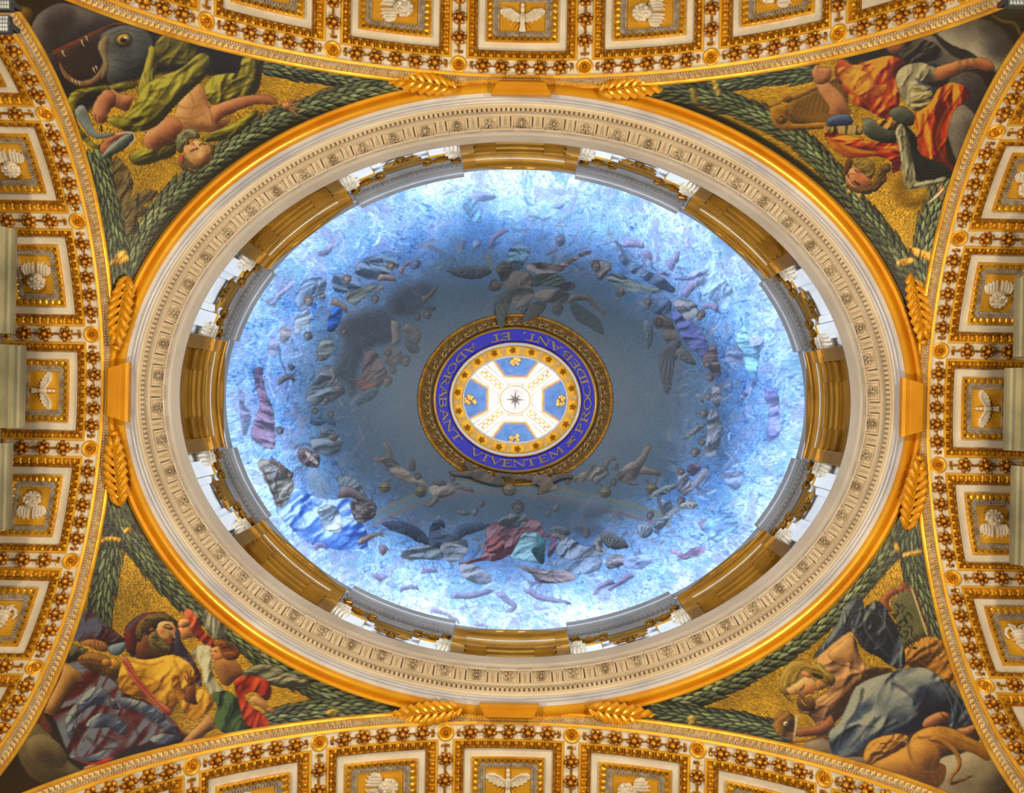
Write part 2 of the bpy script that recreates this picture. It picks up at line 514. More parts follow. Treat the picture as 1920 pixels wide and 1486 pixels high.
def make_arch(name, label, R, rotz, dist, pitch, S, kmax, flip_dove, amax, tiara=()):
    root = thing(name, label, 'arch', (0, 0, H(21.0) - R), (0, 0, rotz), 'coffered arches around the dome')
    root.location = Vector((0, 0, H(21.0) - R)) + Matrix.Rotation(rotz, 3, 'Z') @ Vector((0, dist, 0))
    seg = 72
    # white fruit band, its gilt fillets and the plain band beyond the coffers
    arch_strip(R, [(0.035, 0.0), (0.32, 0.0)], -amax, amax, seg).build('fruit_band', M['white'], root)
    arch_strip(R, [(-0.012, 0.10), (-0.012, -0.02), (0.0, -0.03), (0.04, -0.03), (0.045, 0.0)], -amax, amax, seg).build('gilt_fillet', M['gold_flat'], root)
    arch_strip(R, [(2.02, 0.0), (3.4, 0.0)], -amax, amax, seg).build('far_band', M['white'], root)
    # archivolt turned to the dome: pearl string, leaf moulding, gilt torus
    base = arch_strip(R, [(-0.012, 0.015), (-0.03, 0.05), (-0.045, 0.055), (-0.115, 0.16), (-0.11, 0.20)], -amax, amax, seg)
    n = int(2 * amax * R / 0.105)
    orn = MB()
    for i in range(n):
        a = -amax + 2 * amax * (i + 0.5) / n
        s = a * R
        orn.add([(s - 0.046, -0.112, 0.15), (s + 0.046, -0.112, 0.15), (s + 0.036, -0.085, 0.11), (s, -0.05, 0.06), (s - 0.036, -0.085, 0.11), (s, -0.118, 0.095)],
                [(0, 1, 5), (1, 2, 5), (2, 3, 5), (3, 4, 5), (4, 0, 5)])
        orn.ball((s, -0.034, 0.034), 0.022, 5, 4)
        orn.ball((s + 0.052, -0.034, 0.034), 0.022, 5, 4)
        orn.ball((s + 0.052, -0.088, 0.085), 0.018, 5, 3)
    orn.mapped(amap(R))
    base.build('archivolt', M['lace'], root)
    stuff(orn.build('leaf_moulding', M['soft_gold'], root))
    arch_strip(R, [(-0.108, 0.165), (-0.118, 0.155), (-0.14, 0.157), (-0.162, 0.172), (-0.172, 0.20), (-0.162, 0.228), (-0.13, 0.245), (-0.05, 0.26)], -amax, amax, seg).build('gilt_torus', M['gold'], root)
    cm = coffer_meshes(R, S)
    cw = 2 * S[0]
    gap = pitch - cw
    rib_mesh = None
    for k in range(-kmax, kmax + 1):
        a = k * pitch / R
        c = link('coffer', cm['coffer'], root, rot=(0, a, 0))
        for nm in ('egg_moulding', 'bead_moulding', 'white_panel', 'leaf_frame', 'bead_chain', 'gilt_field'):
            o = link(nm, cm[nm], c)
            if nm in ('egg_moulding', 'bead_moulding', 'leaf_frame', 'bead_chain'):
                stuff(o)
        if k == 0:
            r = link('dove_relief', DOVE, c, (0, WC, R + 0.145), (0, 0, 0 if flip_dove else PI))
            r.scale = (1.12 * S[6] / 0.43, 1.12 * S[6] / 0.43 * 0.97, 1.0)
            ray = MB()
            sgn = -1 if flip_dove else 1
            for j in range(9):
                if j == 4: continue
                t = (j - 4) * 0.3
                q0 = (0.09 * math.sin(t), sgn * 0.09 * math.cos(t)); q1 = (0.26 * math.sin(t) * 1.1, sgn * 0.25 * math.cos(t))
                ray.tube([(q0[0], WC + q0[1], R + 0.15), (q1[0], WC + q1[1], R + 0.15)], [0.02, 0.006], 4)
            ray.build('ray_burst', M['bronze'], c)
        elif k in tiara:
            link('tiara_relief', TIARA, c, (0, WC, R + 0.145), (0, 0, 0 if k < 0 else PI))
        else:
            r = link('cherub_relief', CHERUB, c, (0, WC, R + 0.145), (0, 0, 0 if k < 0 else PI))
            r.scale = (1.05 * S[6] / 0.43 + 0.08, 1.05, 1.0)
    for k in range(-kmax - 1, kmax + 1):
        a = (k + 0.5) * pitch / R
        if rib_mesh is None:
            mb = MB()
            mb.grid([[(-gap / 2 - 0.01 + (gap + 0.02) * i / 2, w, 0.0) for i in range(3)] for w in (0.32, 2.02)])
            rib_mesh = mb.mapped(amap(R)).mesh('cross_rib', M['white'])
            st = MB()
            st.box((0, 1.18, R - 0.012), (0.035, 1.5, 0.03))
            stem_mesh = st.mesh('stem', M['bronze'])
            st = MB()
            q = pitch - 0.5
            for i in range(10):
                s0 = -q / 2 + q * i / 10; s1 = -q / 2 + q * (i + 1) / 10
                m = amap(R)
                st.tube([m((s0, 0.185, -0.012)), m((s1, 0.185, -0.012))], 0.016, 4)
            stem2 = st.mesh('stem', M['bronze'])
        rib = link('cross_rib', rib_mesh, root, rot=(0, a, 0))
        link('stem', stem_mesh, rib)
        md = link('medallion', MED_RING, root, rot=(0, a, 0))
        # the ring mesh lies at the arch centre: raise it to the soffit
        md.location = Matrix.Rotation(a, 3, 'Y') @ Vector((0, 0.195, R))
        link('rosette', MED_ROS, md)
        for j in range(4):
            w = 0.68 + 0.385 * j
            cl = link('fruit_cluster', CL_MESH[(k + j) % 4], root, rot=(0, a, 0))
            cl.location = Matrix.Rotation(a, 3, 'Y') @ Vector((0, w, R))
            cl.scale = (0.92, 0.92, 1)
        b = link('bow', BOW_MESH, root, rot=(0, a, 0))
        b.location = Matrix.Rotation(a, 3, 'Y') @ Vector((0, 0.40, R))
        for sg in (-1, 1):
            b = link('bow', BOW_MESH, root)
            a2 = a + sg * 0.215 / R
            b.matrix_local = Matrix.Rotation(a2, 4, 'Y') @ Matrix.Translation((0, 0.19, R)) @ Matrix.Rotation(-sg * PI / 2, 4, 'Z')
    for k in range(-kmax, kmax + 1):
        link('stem', stem2, root, rot=(0, k * pitch / R, 0))
        p5 = (pitch - 0.54) / 5
        for j in range(5):
            a = (k * pitch + (j - 2) * p5) / R
            cl = link('fruit_cluster', CL_MESH[(k * 2 + j) % 4], root, rot=(0, a, 0))
            cl.location = Matrix.Rotation(a, 3, 'Y') @ Vector((0, 0.18, R))
            q = p5 / 0.365
            cl.scale = (0.96 * q, 0.96, 1)
    return root

ST = (1.04, 1.00, 0.89, 0.83, 0.67, 0.54, 0.43)
SL = (0.925, 0.885, 0.79, 0.735, 0.575, 0.46, 0.36)
A_TOP = make_arch('coffered_arch', 'gilded coffered arch along the top of the picture, dove with head turned outwards', 7.4, PI, 6.04, 2.365, ST, 3, True, 1.30)
A_BOT = make_arch('coffered_arch', 'gilded coffered arch along the bottom of the picture, above the evangelist with a basket', 7.4, 0.0, 6.04, 2.365, ST, 3, False, 1.30)
A_LEF = make_arch('coffered_arch', 'gilded coffered arch on the left, between the sea monster and the basket bearer', 5.7, PI / 2, 7.72, 2.15, SL, 3, False, 1.38, (2,))
A_RIG = make_arch('coffered_arch', 'gilded coffered arch on the right, between the harpist king and the man with lions', 5.7, -PI / 2, 7.72, 2.15, SL, 3, False, 1.38, (-2,))
# ------------------------------------------------------------------ oval ring, cornice, drum, lantern
def ell_rows(prof, p0, p1, seg):
    rows = []
    for i in range(seg + 1):
        ph = p0 + (p1 - p0) * i / seg
        c, s = math.cos(ph), math.sin(ph)
        rows.append([(a * c, b * s, H(h)) for h, a, b in prof])
    return rows

def ell_strip(prof, seg=220, p0=0.0, p1=2 * PI):
    mb = MB()
    mb.grid(ell_rows(prof, p0, p1, seg))
    return mb

class Ell:
    """an ellipse with an arc length table"""
    def __init__(self, a, b):
        self.a, self.b = a, b
        t = np.linspace(0, 2 * PI, 4001)
        ds = np.hypot(np.diff(a * np.cos(t)), np.diff(b * np.sin(t)))
        self.t = t
        self.s = np.concatenate([[0], np.cumsum(ds)])
        self.L = float(self.s[-1])
    def phi(self, s):
        return float(np.interp(s % self.L, self.s, self.t))
    def arc(self, ph):
        return float(np.interp(ph % (2 * PI), self.t, self.s))
    def frame(self, ph):
        n = Vector((math.cos(ph) / self.a, math.sin(ph) / self.b, 0)).normalized()
        return Vector((self.a * math.cos(ph), self.b * math.sin(ph), 0)), n
    def at(self, s, d, h):
        p, n = self.frame(self.phi(s))
        q = p - n * d
        return (q.x, q.y, H(h))
    def place(self, s, d, h):
        """4x4: x along the curve, y outwards, z up"""
        p, n = self.frame(self.phi(s))
        q = p - n * d
        ang = math.atan2(n.y, n.x) - PI / 2
        return Matrix.Translation((q.x, q.y, H(h))) @ Matrix.Rotation(ang, 4, 'Z')

def seg_sweep(E, s0, s1, prof, seg=12, cap=True):
    """prof: closed list of (h, inset) swept along the ellipse E from arc s0 to s1"""
    mb = MB()
    k = len(prof)
    rows = [[E.at(s0 + (s1 - s0) * i / seg, d, h) for h, d in prof] for i in range(seg + 1)]
    mb.grid(rows, True)
    if cap:
        mb.f.append(tuple(range(k))[::-1])
        mb.f.append(tuple(seg * k + i for i in range(k)))
    return mb

def bof(a, h):                       # short half axis that goes with the long one at a height
    return a - (1.60 - 0.022 * (h - 21.0))

def prof3(lst):
    return [(h, a, bof(a, h)) for h, a in lst]

# gilt ring round the foot of the drum
ring = thing('gilt_ring', 'smooth gilded oval moulding framing the dome, just inside the leaf garlands', 'moulding', (0, 0, 0))
ell_strip(prof3([(21.45, 7.86), (21.22, 7.76), (21.12, 7.72), (21.05, 7.69), (21.02, 7.63), (21.05, 7.58), (21.10, 7.575)])).build('outer_torus', M['ring_gold'], ring)
ell_strip(prof3([(21.10, 7.575), (21.08, 7.54), (21.05, 7.52), (21.03, 7.46), (21.05, 7.40), (21.12, 7.37), (21.16, 7.365)])).build('inner_torus', M['ring_gold'], ring)
def key_mb(wd):
    mb = MB()
    o = [(-0.40, 0.0), (-0.40, -0.16), (-0.37, -0.20), (-0.33, -0.20), (-0.32, -0.235), (-0.27, -0.245), (-0.255, -0.28), (-0.20, -0.29), (-0.17, -0.26), (-0.17, 0.0)]
    # profile over (radial outwards y, z); the block narrows away from the dome
    def fl(y): return 1.0 - 0.25 * (y + 0.40) / 0.23
    rows = [[(sx * wd * fl(y), y, z) for y, z in o] for sx in (-1, -0.5, 0, 0.5, 1)]
    mb.grid(rows)
    k = len(o)
    mb.f.append(tuple(range(k))[::-1]); mb.f.append(tuple(4 * k + i for i in range(k)))
    return mb
key_m = key_mb(0.56).mesh('keystone', M['ring_gold'], False)
for ph, a, st in ((0, 7.90, 1.7), (PI / 2, 6.09, 1.0), (PI, 7.90, 1.7), (3 * PI / 2, 6.09, 1.0)):
    o = link('keystone', key_m, ring)
    o.matrix_local = Matrix.Translation((a * math.cos(ph), a * math.sin(ph), H(21.06))) @ Matrix.Rotation(ph - PI / 2, 4, 'Z') @ Matrix.Diagonal((1, st, 1, 1))
# acanthus leaves in the eight gores beside the keystones
def acanthus_mb():
    mb = MB()
    mb.tube([(0, 0, -0.05), (0.5, 0, -0.15), (1.0, 0, -0.14), (1.33, 0, -0.06)], [0.03, 0.032, 0.028, 0.02], 6)
    for i in range(8):
        t = i / 7
        x = 0.12 + 1.05 * t
        wl = 0.20 * math.sin(PI * (0.18 + 0.74 * t)) ** 0.7
        z = -0.06 - 0.10 * math.sin(PI * min(1, x / 1.35))
        for sg in (-1, 1):
            mb.tube([(x - 0.10, sg * 0.015, z), (x - 0.01, sg * wl * 0.55, z - 0.045), (x + 0.09, sg * wl * 0.95, z - 0.02), (x + 0.13, sg * wl * 0.80, z + 0.0), (x + 0.11, sg * wl * 0.62, z - 0.01)], [0.035, 0.062, 0.06, 0.045, 0.02], 8)
            mb.tube([(x - 0.06, sg * 0.012, z - 0.02), (x + 0.03, sg * wl * 0.4, z - 0.075), (x + 0.10, sg * wl * 0.7, z - 0.06)], [0.012, 0.018, 0.008], 5)
    mb.ball((1.36, 0.0, -0.09), 0.075, 8, 6, (0.8, 1.2, 0.9))
    return mb
ac_m = acanthus_mb().mesh('acanthus_leaf', M['ring_gold'])
AC = [(790, 158, 188), (1190, 166, -7), (231, 585, 98), (222, 880, -96), (1718, 575, 80), (1709, 925, -81), (800, 1333, 172), (1170, 1336, 8)]
_words = ['left of the top keystone', 'right of the top keystone', 'above the left keystone', 'below the left keystone', 'above the right keystone', 'below the right keystone', 'left of the bottom keystone', 'right of the bottom keystone']
def unproj(px, py, h):
    dx, dy = px - CX, py - CY
    c, s = math.cos(ROLL), math.sin(ROLL)
    x, y = dx * c + dy * s, -dx * s + dy * c
    return Vector((x * h / F_PX, y * h / F_PX, H(h)))
for (px, py, ang), wd in zip(AC, _words):
    o = link('acanthus_leaf', ac_m)
    tag(o, 'gilt acanthus leaf ' + wd + ' of the oval ring', 'ornament', 'acanthus leaves beside the keystones')
    p = unproj(px, py, 21.0)
    o.matrix_world = Matrix.Translation(p) @ Matrix.Rotation(R2(ang), 4, 'Z') @ Matrix.Translation((-0.68, 0, 0))

# marble cornice
cor = thing('cornice', 'pale marble oval cornice with carved flowers and brackets inside the gilt ring', 'cornice')
ell_strip(prof3([(21.10, 7.38), (21.12, 7.315), (21.22, 7.31), (21.24, 7.285), (21.34, 7.285), (21.36, 7.26)])).build('veined_frieze', M['vein'], cor)
ell_strip(prof3([(21.36, 7.262), (21.40, 7.25), (21.42, 7.215), (21.46, 7.205), (21.46, 7.19), (21.62, 7.185), (21.63, 7.15), (21.70, 7.135), (21.74, 7.09), (21.86, 7.085)])).build('bed_moulding', M['stone'], cor)
dn = MB()
E1 = Ell(7.19, bof(7.19, 21.5))
nd = 430
for i in range(nd):
    m_ = E1.place(E1.L * i / nd, 0.03, 21.535)
    dn.box((0, 0, 0), (0.055, 0.075, 0.115), m_)
stuff(dn.build('dentil_course', M['stone_deep'], cor, False))
ell_strip(prof3([(21.86, 7.09), (21.86, 6.82)])).build('soffit', M['stone'], cor)
ell_strip(prof3([(21.88, 6.835), (21.80, 6.83), (21.78, 6.86), (21.76, 6.85), (21.78, 6.83), (21.95, 6.825), (22.0, 6.80), (22.02, 6.785), (22.12, 6.78), (22.3, 6.755), (22.42, 6.74), (22.5, 6.74), (22.52, 7.0), (22.52, 7.7)])).build('corona', M['stone'], cor)
E2 = Ell(6.965, bof(6.965, 21.8))
NR = 62
fr = MB()
fr.grid([[(x, y, z) for x, y in ((-q, -q), (q, -q), (q, q), (-q, q))] for q, z in ((0.215, 0.02), (0.205, -0.05), (0.165, -0.045), (0.155, -0.008))], True)
fr.add([(-0.16, -0.16, -0.008), (0.16, -0.16, -0.008), (0.16, 0.16, -0.008), (-0.16, 0.16, -0.008)], [(0, 1, 2, 3)])
fr.mapped(lambda p: (p[0], p[1] * 0.66, p[2]))
fr_m = fr.mesh('flower_panel', M['stone'], False)
FL = [rosette_mb(0.118, 5, 0.0, 0.10, False, 1.0), rosette_mb(0.122, 8, 0.0, 0.09, True, 0.8), rosette_mb(0.122, 6, 0.9, 0.10, False, 0.75),
      rosette_mb(0.122, 6, 0.0, 0.10, True, 0.9), rosette_mb(0.124, 10, -0.7, 0.09, False, 0.75)]
FLM = [f.mesh('flower', M['stone']) for f in FL]
br = MB()
br.box((0, 0.0, -0.05), (0.185, 0.27, 0.14))
br.box((0, -0.125, -0.055), (0.26, 0.05, 0.15))
br.box((0, -0.10, -0.10), (0.225, 0.03, 0.06))
for sx in (-1, 1):
    br.box((sx * 0.075, 0.02, -0.122), (0.02, 0.22, 0.016))
br_m = br.mesh('bracket', M['stone'], False)
dl = MB()
for i in range(4):
    r = 0.034 - 0.004 * i
    dl.ball((0, -0.055 + 0.05 * i, -0.125), r, 6, 4, (1, 1, 0.9))
dl_m = dl.mesh('leaf_drop', M['stone_deep'])
order = [0, 1, 2, 3, 4, 1, 0, 4, 3, 0, 2, 1]
for i in range(NR):
    s = E2.L * i / NR + E2.arc(PI / 2) + 0.02
    o = link('flower_panel', fr_m, cor)
    o.matrix_local = E2.place(s, 0.0, 21.855)
    f = link('flower', FLM[order[i % 12]], o, (0, 0.0, -0.006), (0, 0, (i * 0.7) % 1.2))
    b = link('bracket', br_m, cor)
    b.matrix_local = E2.place(s + E2.L / NR / 2, 0.0, 21.87)
    link('leaf_drop', dl_m, b)

# drum wall and its crowning entablature
EW = Ell(7.6, 6.1)
w = ell_strip([(22.5, 7.6, 6.1), (27.45, 7.6, 6.1), (28.5, 7.7, 6.2)], 160).build('wall_drum', M['drum'])
tag(w, 'white oval drum wall seen between the cornice and the painted dome', 'wall', kind='structure')
PW = EW.L / 8
S_WIN = [EW.arc(k * PI / 4) for k in range(8)]
ent = thing('entablature', 'grey marble entablature with dentils ringing the foot of the painted dome', 'entablature')
HWIN = 1.46
for k in range(8):
    s0, s1 = S_WIN[k] + HWIN, (S_WIN[(k + 1) % 8] - HWIN)
    if s1 < s0: s1 += EW.L
    pr = [(27.30, 0.0), (27.30, 0.10), (27.44, 0.11), (27.46, 0.17), (27.64, 0.17), (27.66, 0.26), (27.72, 0.27), (27.73, 0.31), (28.02, 0.315), (28.04, 0.335), (28.14, 0.34), (28.18, 0.36), (28.42, 0.37), (28.44, 0.0)]
    seg_sweep(EW, s0, s1, pr, 14).build('forward_segment', M['grey'], ent)
    nd = int((s1 - s0) / 0.125)
    dn = MB()
    for i in range(nd):
        dn.box((0, 0, 0), (0.07, 0.09, 0.13), EW.place(s0 + (s1 - s0) * (i + 0.5) / nd, 0.20, 27.545))
    stuff(dn.build('dentil_course', M['grey'], ent, False))
    seg_sweep(EW, s0 + 0.02, s1 - 0.02, [(28.05, 0.338), (28.05, 0.348), (28.075, 0.348), (28.075, 0.338)], 14).build('white_strip', M['drum'], ent)
    a0, a1 = S_WIN[k] - HWIN, S_WIN[k] + HWIN
    pr = [(27.2, 0.0), (27.2, 0.12), (27.5, 0.14), (27.7, 0.20), (27.95, 0.205), (27.97, 0.225), (28.10, 0.23), (28.14, 0.25), (28.42, 0.26), (28.44, 0.0)]
    seg_sweep(EW, a0, a1, pr, 14).build('back_segment', M['grey'], ent)
    seg_sweep(EW, a0 + 0.02, a1 - 0.02, [(28.0, 0.226), (28.0, 0.24), (28.03, 0.24), (28.03, 0.226)], 14).build('white_strip', M['drum'], ent)

# gilded window heads
WORD = ['on the right', 'at lower right', 'at the bottom', 'at lower left', 'on the left', 'at upper left', 'at the top', 'at upper right']
for k in range(8):
    sc = S_WIN[k]
    t = thing('window_head', 'gilded window head with stepped mouldings ' + WORD[k] + ' of the drum', 'window frame', EW.at(sc, 0, 25.0), (0, 0, 0), 'gilded window heads of the drum')
    inv = Matrix.Translation(-Vector(t.location))
    def put(mb, nm, m_, par=t, sm=True):
        mb.mapped(lambda p: inv @ Vector(p))
        return mb.build(nm, m_, par, sm)
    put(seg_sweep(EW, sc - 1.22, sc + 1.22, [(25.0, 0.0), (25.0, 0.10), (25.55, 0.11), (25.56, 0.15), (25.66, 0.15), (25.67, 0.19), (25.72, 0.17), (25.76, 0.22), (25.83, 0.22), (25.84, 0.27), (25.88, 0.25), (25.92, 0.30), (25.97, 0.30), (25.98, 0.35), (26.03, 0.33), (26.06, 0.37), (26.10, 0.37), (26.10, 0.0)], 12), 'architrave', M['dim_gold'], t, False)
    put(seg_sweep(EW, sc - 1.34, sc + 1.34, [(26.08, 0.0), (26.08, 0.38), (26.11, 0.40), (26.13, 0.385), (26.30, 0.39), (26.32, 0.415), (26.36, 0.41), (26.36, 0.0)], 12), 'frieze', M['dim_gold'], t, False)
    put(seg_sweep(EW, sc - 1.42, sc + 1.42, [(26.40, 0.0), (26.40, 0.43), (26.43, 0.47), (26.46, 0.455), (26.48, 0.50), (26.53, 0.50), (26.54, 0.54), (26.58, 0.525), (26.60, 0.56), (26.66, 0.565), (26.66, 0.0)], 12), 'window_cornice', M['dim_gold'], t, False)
    put(seg_sweep(EW, sc - 1.30, sc + 1.30, [(26.36, 0.0), (26.36, 0.425), (26.395, 0.425), (26.395, 0.0)], 12), 'white_strip', M['drum'], t, False)  # this strip and the next stand in for daylight along the edges
    put(seg_sweep(EW, sc - 1.30, sc + 1.30, [(26.67, 0.0), (26.67, 0.545), (26.70, 0.545), (26.70, 0.0)], 12), 'white_strip', M['drum'], t, False)
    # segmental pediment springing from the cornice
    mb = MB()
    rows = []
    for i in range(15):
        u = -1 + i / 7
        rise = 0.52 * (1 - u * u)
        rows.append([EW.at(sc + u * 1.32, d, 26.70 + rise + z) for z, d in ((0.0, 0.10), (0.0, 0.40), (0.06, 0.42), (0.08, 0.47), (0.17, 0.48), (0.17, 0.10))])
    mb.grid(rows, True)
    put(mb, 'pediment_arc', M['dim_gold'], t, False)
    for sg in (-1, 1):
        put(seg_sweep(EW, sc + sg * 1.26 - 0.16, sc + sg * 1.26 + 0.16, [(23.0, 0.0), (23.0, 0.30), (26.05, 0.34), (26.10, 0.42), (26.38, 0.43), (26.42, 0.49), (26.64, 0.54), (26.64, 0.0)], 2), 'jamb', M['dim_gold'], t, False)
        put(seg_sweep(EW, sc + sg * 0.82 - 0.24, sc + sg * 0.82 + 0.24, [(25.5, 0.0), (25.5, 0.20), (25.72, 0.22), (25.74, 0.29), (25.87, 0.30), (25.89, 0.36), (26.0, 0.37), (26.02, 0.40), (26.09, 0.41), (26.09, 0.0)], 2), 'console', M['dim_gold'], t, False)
    pane = MB()
    pane.add([EW.at(sc - 0.85, 0.02, 23.1), EW.at(sc + 0.85, 0.02, 23.1), EW.at(sc + 0.85, 0.02, 25.2), EW.at(sc - 0.85, 0.02, 25.2)], [(0, 1, 2, 3)])
    if 'pane' not in M:
        M['pane'] = emis(mat('daylit_pane', (210, 228, 245)), (200, 225, 255), 2.0)
    p = pane.build('window_%d' % (k + 1), M['pane'])
    tag(p, 'daylit drum window pane below the gilded head ' + WORD[k], 'window', kind='structure')

# bays between the windows: pilasters, festoons, cartouche
def festoon_mb():
    mb = MB()
    for i in range(13):
        t = -1 + i / 6
        z = 0.10 - 0.16 * (1 - t * t)
        r = 0.05 + 0.035 * (1 - abs(t))
        mb.ball((t * 0.20, -0.02 - 0.02 * (i % 2), z), r, 6, 4)
    for sx in (-1, 1):
        mb.ball((sx * 0.235, -0.03, 0.10), 0.06, 7, 5)
        mb.tube([(sx * 0.235, -0.03, 0.08), (sx * 0.26, -0.03, -0.08), (sx * 0.25, -0.02, -0.2)], [0.035, 0.05, 0.02], 5)
    mb.ball((0, -0.06, 0.14), 0.05, 7, 5)
    return mb
def cartouche_mb():
    mb = MB()
    mb.ball((0, -0.03, 0), 0.15, 10, 6, (1.0, 0.5, 0.85))
    for k in range(7):
        a = -PI + PI * k / 6
        mb.tube([(0.05 * math.cos(a), -0.09, 0.05 * math.sin(a)), (0.19 * math.cos(a), -0.09, 0.17 * math.sin(a))], [0.02, 0.035], 5)
    for sx in (-1, 1):
        for k in range(4):
            mb.tube([(sx * 0.10, -0.05, 0.05 - 0.05 * k), (sx * 0.28, -0.05, 0.10 - 0.06 * k), (sx * (0.42 - 0.04 * k), -0.03, 0.04 - 0.07 * k)], [0.03, 0.04, 0.012], 5)
    return mb
def capital_mb():
    mb = MB()
    rr = random.Random(3)
    for row in range(2):
        for i in range(4):
            x = -0.15 + 0.10 * i + 0.03 * row
            mb.tube([(x, 0.0, -0.18 + 0.16 * row), (x, -0.06, -0.06 + 0.16 * row), (x, -0.13, 0.0 + 0.16 * row), (x, -0.15, -0.04 + 0.16 * row)], [0.045, 0.05, 0.04, 0.02], 5)
    for sx in (-1, 1):
        mb.ball((sx * 0.17, -0.10, 0.21), 0.065, 8, 5, (1, 0.7, 1))
    mb.box((0, -0.06, 0.29), (0.46, 0.22, 0.05))
    return mb
fe_m = festoon_mb().mesh('festoon', M['dim_gold'])
ca_m = cartouche_mb().mesh('cartouche', M['dim_gold'])
cp_m = capital_mb().mesh('capital', M['relief'])
def curl_mb():
    mb = MB()
    mb.ball((0, -0.05, 0.0), 0.10, 8, 5, (1, 0.8, 1.1))
    mb.tube([(0, -0.05, 0.12), (0.07, -0.10, 0.05), (0.05, -0.14, -0.06), (-0.03, -0.12, -0.10)], [0.03, 0.04, 0.035, 0.015], 5)
    for i in range(5):
        mb.ball((-0.08 + 0.04 * i, -0.11, 0.09 - 0.03 * abs(i - 2)), 0.035, 6, 4)
    return mb
cu_m = curl_mb().mesh('corner_leaf', M['dim_gold'])
BW = ['between the right and lower right window heads', 'between the lower right and bottom window heads', 'between the bottom and lower left window heads', 'between the lower left and left window heads',
      'between the left and upper left window heads', 'between the upper left and top window heads', 'between the top and upper right window heads', 'between the upper right and right window heads']
for k in range(8):
    s0, s1 = S_WIN[k], S_WIN[(k + 1) % 8]
    if s1 < s0: s1 += EW.L
    sc = (s0 + s1) / 2
    hb = (s1 - s0) / 2 - HWIN               # half of the clear bay
    q = hb / 1.25
    t = thing('drum_bay', 'white pilasters with gilt festoons and cartouche ' + BW[k], 'pilasters', EW.at(sc, 0, 24.0), (0, 0, 0), 'pilastered bays of the drum')
    inv = Matrix.Translation(-Vector(t.location))
    def put(mb, nm, m_, sm=True):
        mb.mapped(lambda p: inv @ Vector(p))
        return mb.build(nm, m_, t, sm)
    def setm(nm, me, s, d, h, scl=1.0):
        o = link(nm, me, t)
        o.matrix_local = inv @ EW.place(s, d, h) @ Matrix.Scale(scl, 4)
        return o
    for sg in (-1, 1):
        c = sc + sg * 0.84 * q
        put(seg_sweep(EW, c - 0.225 * q, c + 0.225 * q, [(22.6, 0.0), (22.6, 0.16), (26.38, 0.16), (26.38, 0.0)], 3), 'pilaster', M['drum'], False)
        c2 = sc + sg * 0.50 * q
        put(seg_sweep(EW, c2 - 0.10 * q, c2 + 0.10 * q, [(22.6, 0.0), (22.6, 0.07), (26.30, 0.07), (26.30, 0.0)], 2), 'back_pilaster', M['drum'], False)
        put(seg_sweep(EW, c - 0.25 * q, c + 0.25 * q, [(26.38, 0.0), (26.38, 0.19), (26.43, 0.20), (26.43, 0.0)], 3), 'gilt_necking', M['gold'], False)
        setm('festoon', fe_m, c, 0.17, 26.78, 1.0)
        setm('corner_leaf', cu_m, sc + sg * 0.52 * q, 0.13, 26.72, 1.1)
        setm('corner_leaf', cu_m, sc + sg * 1.14 * q, 0.16, 26.80, 1.2)
        setm('capital', cp_m, sc + sg * 1.16 * q, 0.12, 25.85, 1.0)
        setm('capital', cp_m, sc + sg * 1.16 * q, 0.12, 26.35, 0.8)
    setm('cartouche', ca_m, sc, 0.06, 26.35, 1.05)
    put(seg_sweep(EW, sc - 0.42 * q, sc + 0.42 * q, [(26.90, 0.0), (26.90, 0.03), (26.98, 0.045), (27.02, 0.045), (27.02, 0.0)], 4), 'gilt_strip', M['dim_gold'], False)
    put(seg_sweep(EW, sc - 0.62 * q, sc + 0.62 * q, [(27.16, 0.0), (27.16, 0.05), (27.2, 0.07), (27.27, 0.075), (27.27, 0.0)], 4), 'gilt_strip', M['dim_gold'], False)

# ------------------------------------------------------------------ lantern
lan = thing('oculus_frame', 'oval frame of gilt leaf moulding and blue lettered band round the lantern opening', 'frame', (0, 0, H(35.0)))
inv_l = Matrix.Translation((0, 0, -H(35.0)))
def putl(mb, nm, m_, par=lan, sm=True):
    mb.mapped(lambda p: inv_l @ Vector(p))
    return mb.build(nm, m_, par, sm)
def LP(h, ai, bi):                       # picture half axes at a height -> real ones
    return (h, ai * h / F_PX, bi * h / F_PX)
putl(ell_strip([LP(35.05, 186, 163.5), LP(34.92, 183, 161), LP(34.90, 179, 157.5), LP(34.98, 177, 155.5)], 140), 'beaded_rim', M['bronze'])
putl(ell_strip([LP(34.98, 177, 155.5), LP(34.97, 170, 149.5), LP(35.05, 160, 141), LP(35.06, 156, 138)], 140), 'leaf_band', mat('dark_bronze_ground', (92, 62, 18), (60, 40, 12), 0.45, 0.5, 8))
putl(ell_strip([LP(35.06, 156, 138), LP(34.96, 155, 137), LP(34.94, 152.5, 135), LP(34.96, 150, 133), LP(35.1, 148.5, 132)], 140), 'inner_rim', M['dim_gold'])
putl(ell_strip([LP(35.1, 149, 132.2), LP(35.9, 124, 108)], 140), 'blue_band', M['blue'])
putl(ell_strip([LP(35.9, 124.5, 108.3), LP(35.86, 123.5, 107.3), LP(35.9, 122, 106)], 140), 'gilt_lip', M['gold'])
rim = MB()
ER = Ell(181 * 34.9 / F_PX, 159 * 34.9 / F_PX)
for i in range(150):
    m_ = ER.place(ER.L * i / 150, 0, 34.90)
    rim.ball(m_.to_translation(), 0.026, 6, 4)
stuff(putl(rim, 'bead_string', M['dim_gold']))
pal = MB()
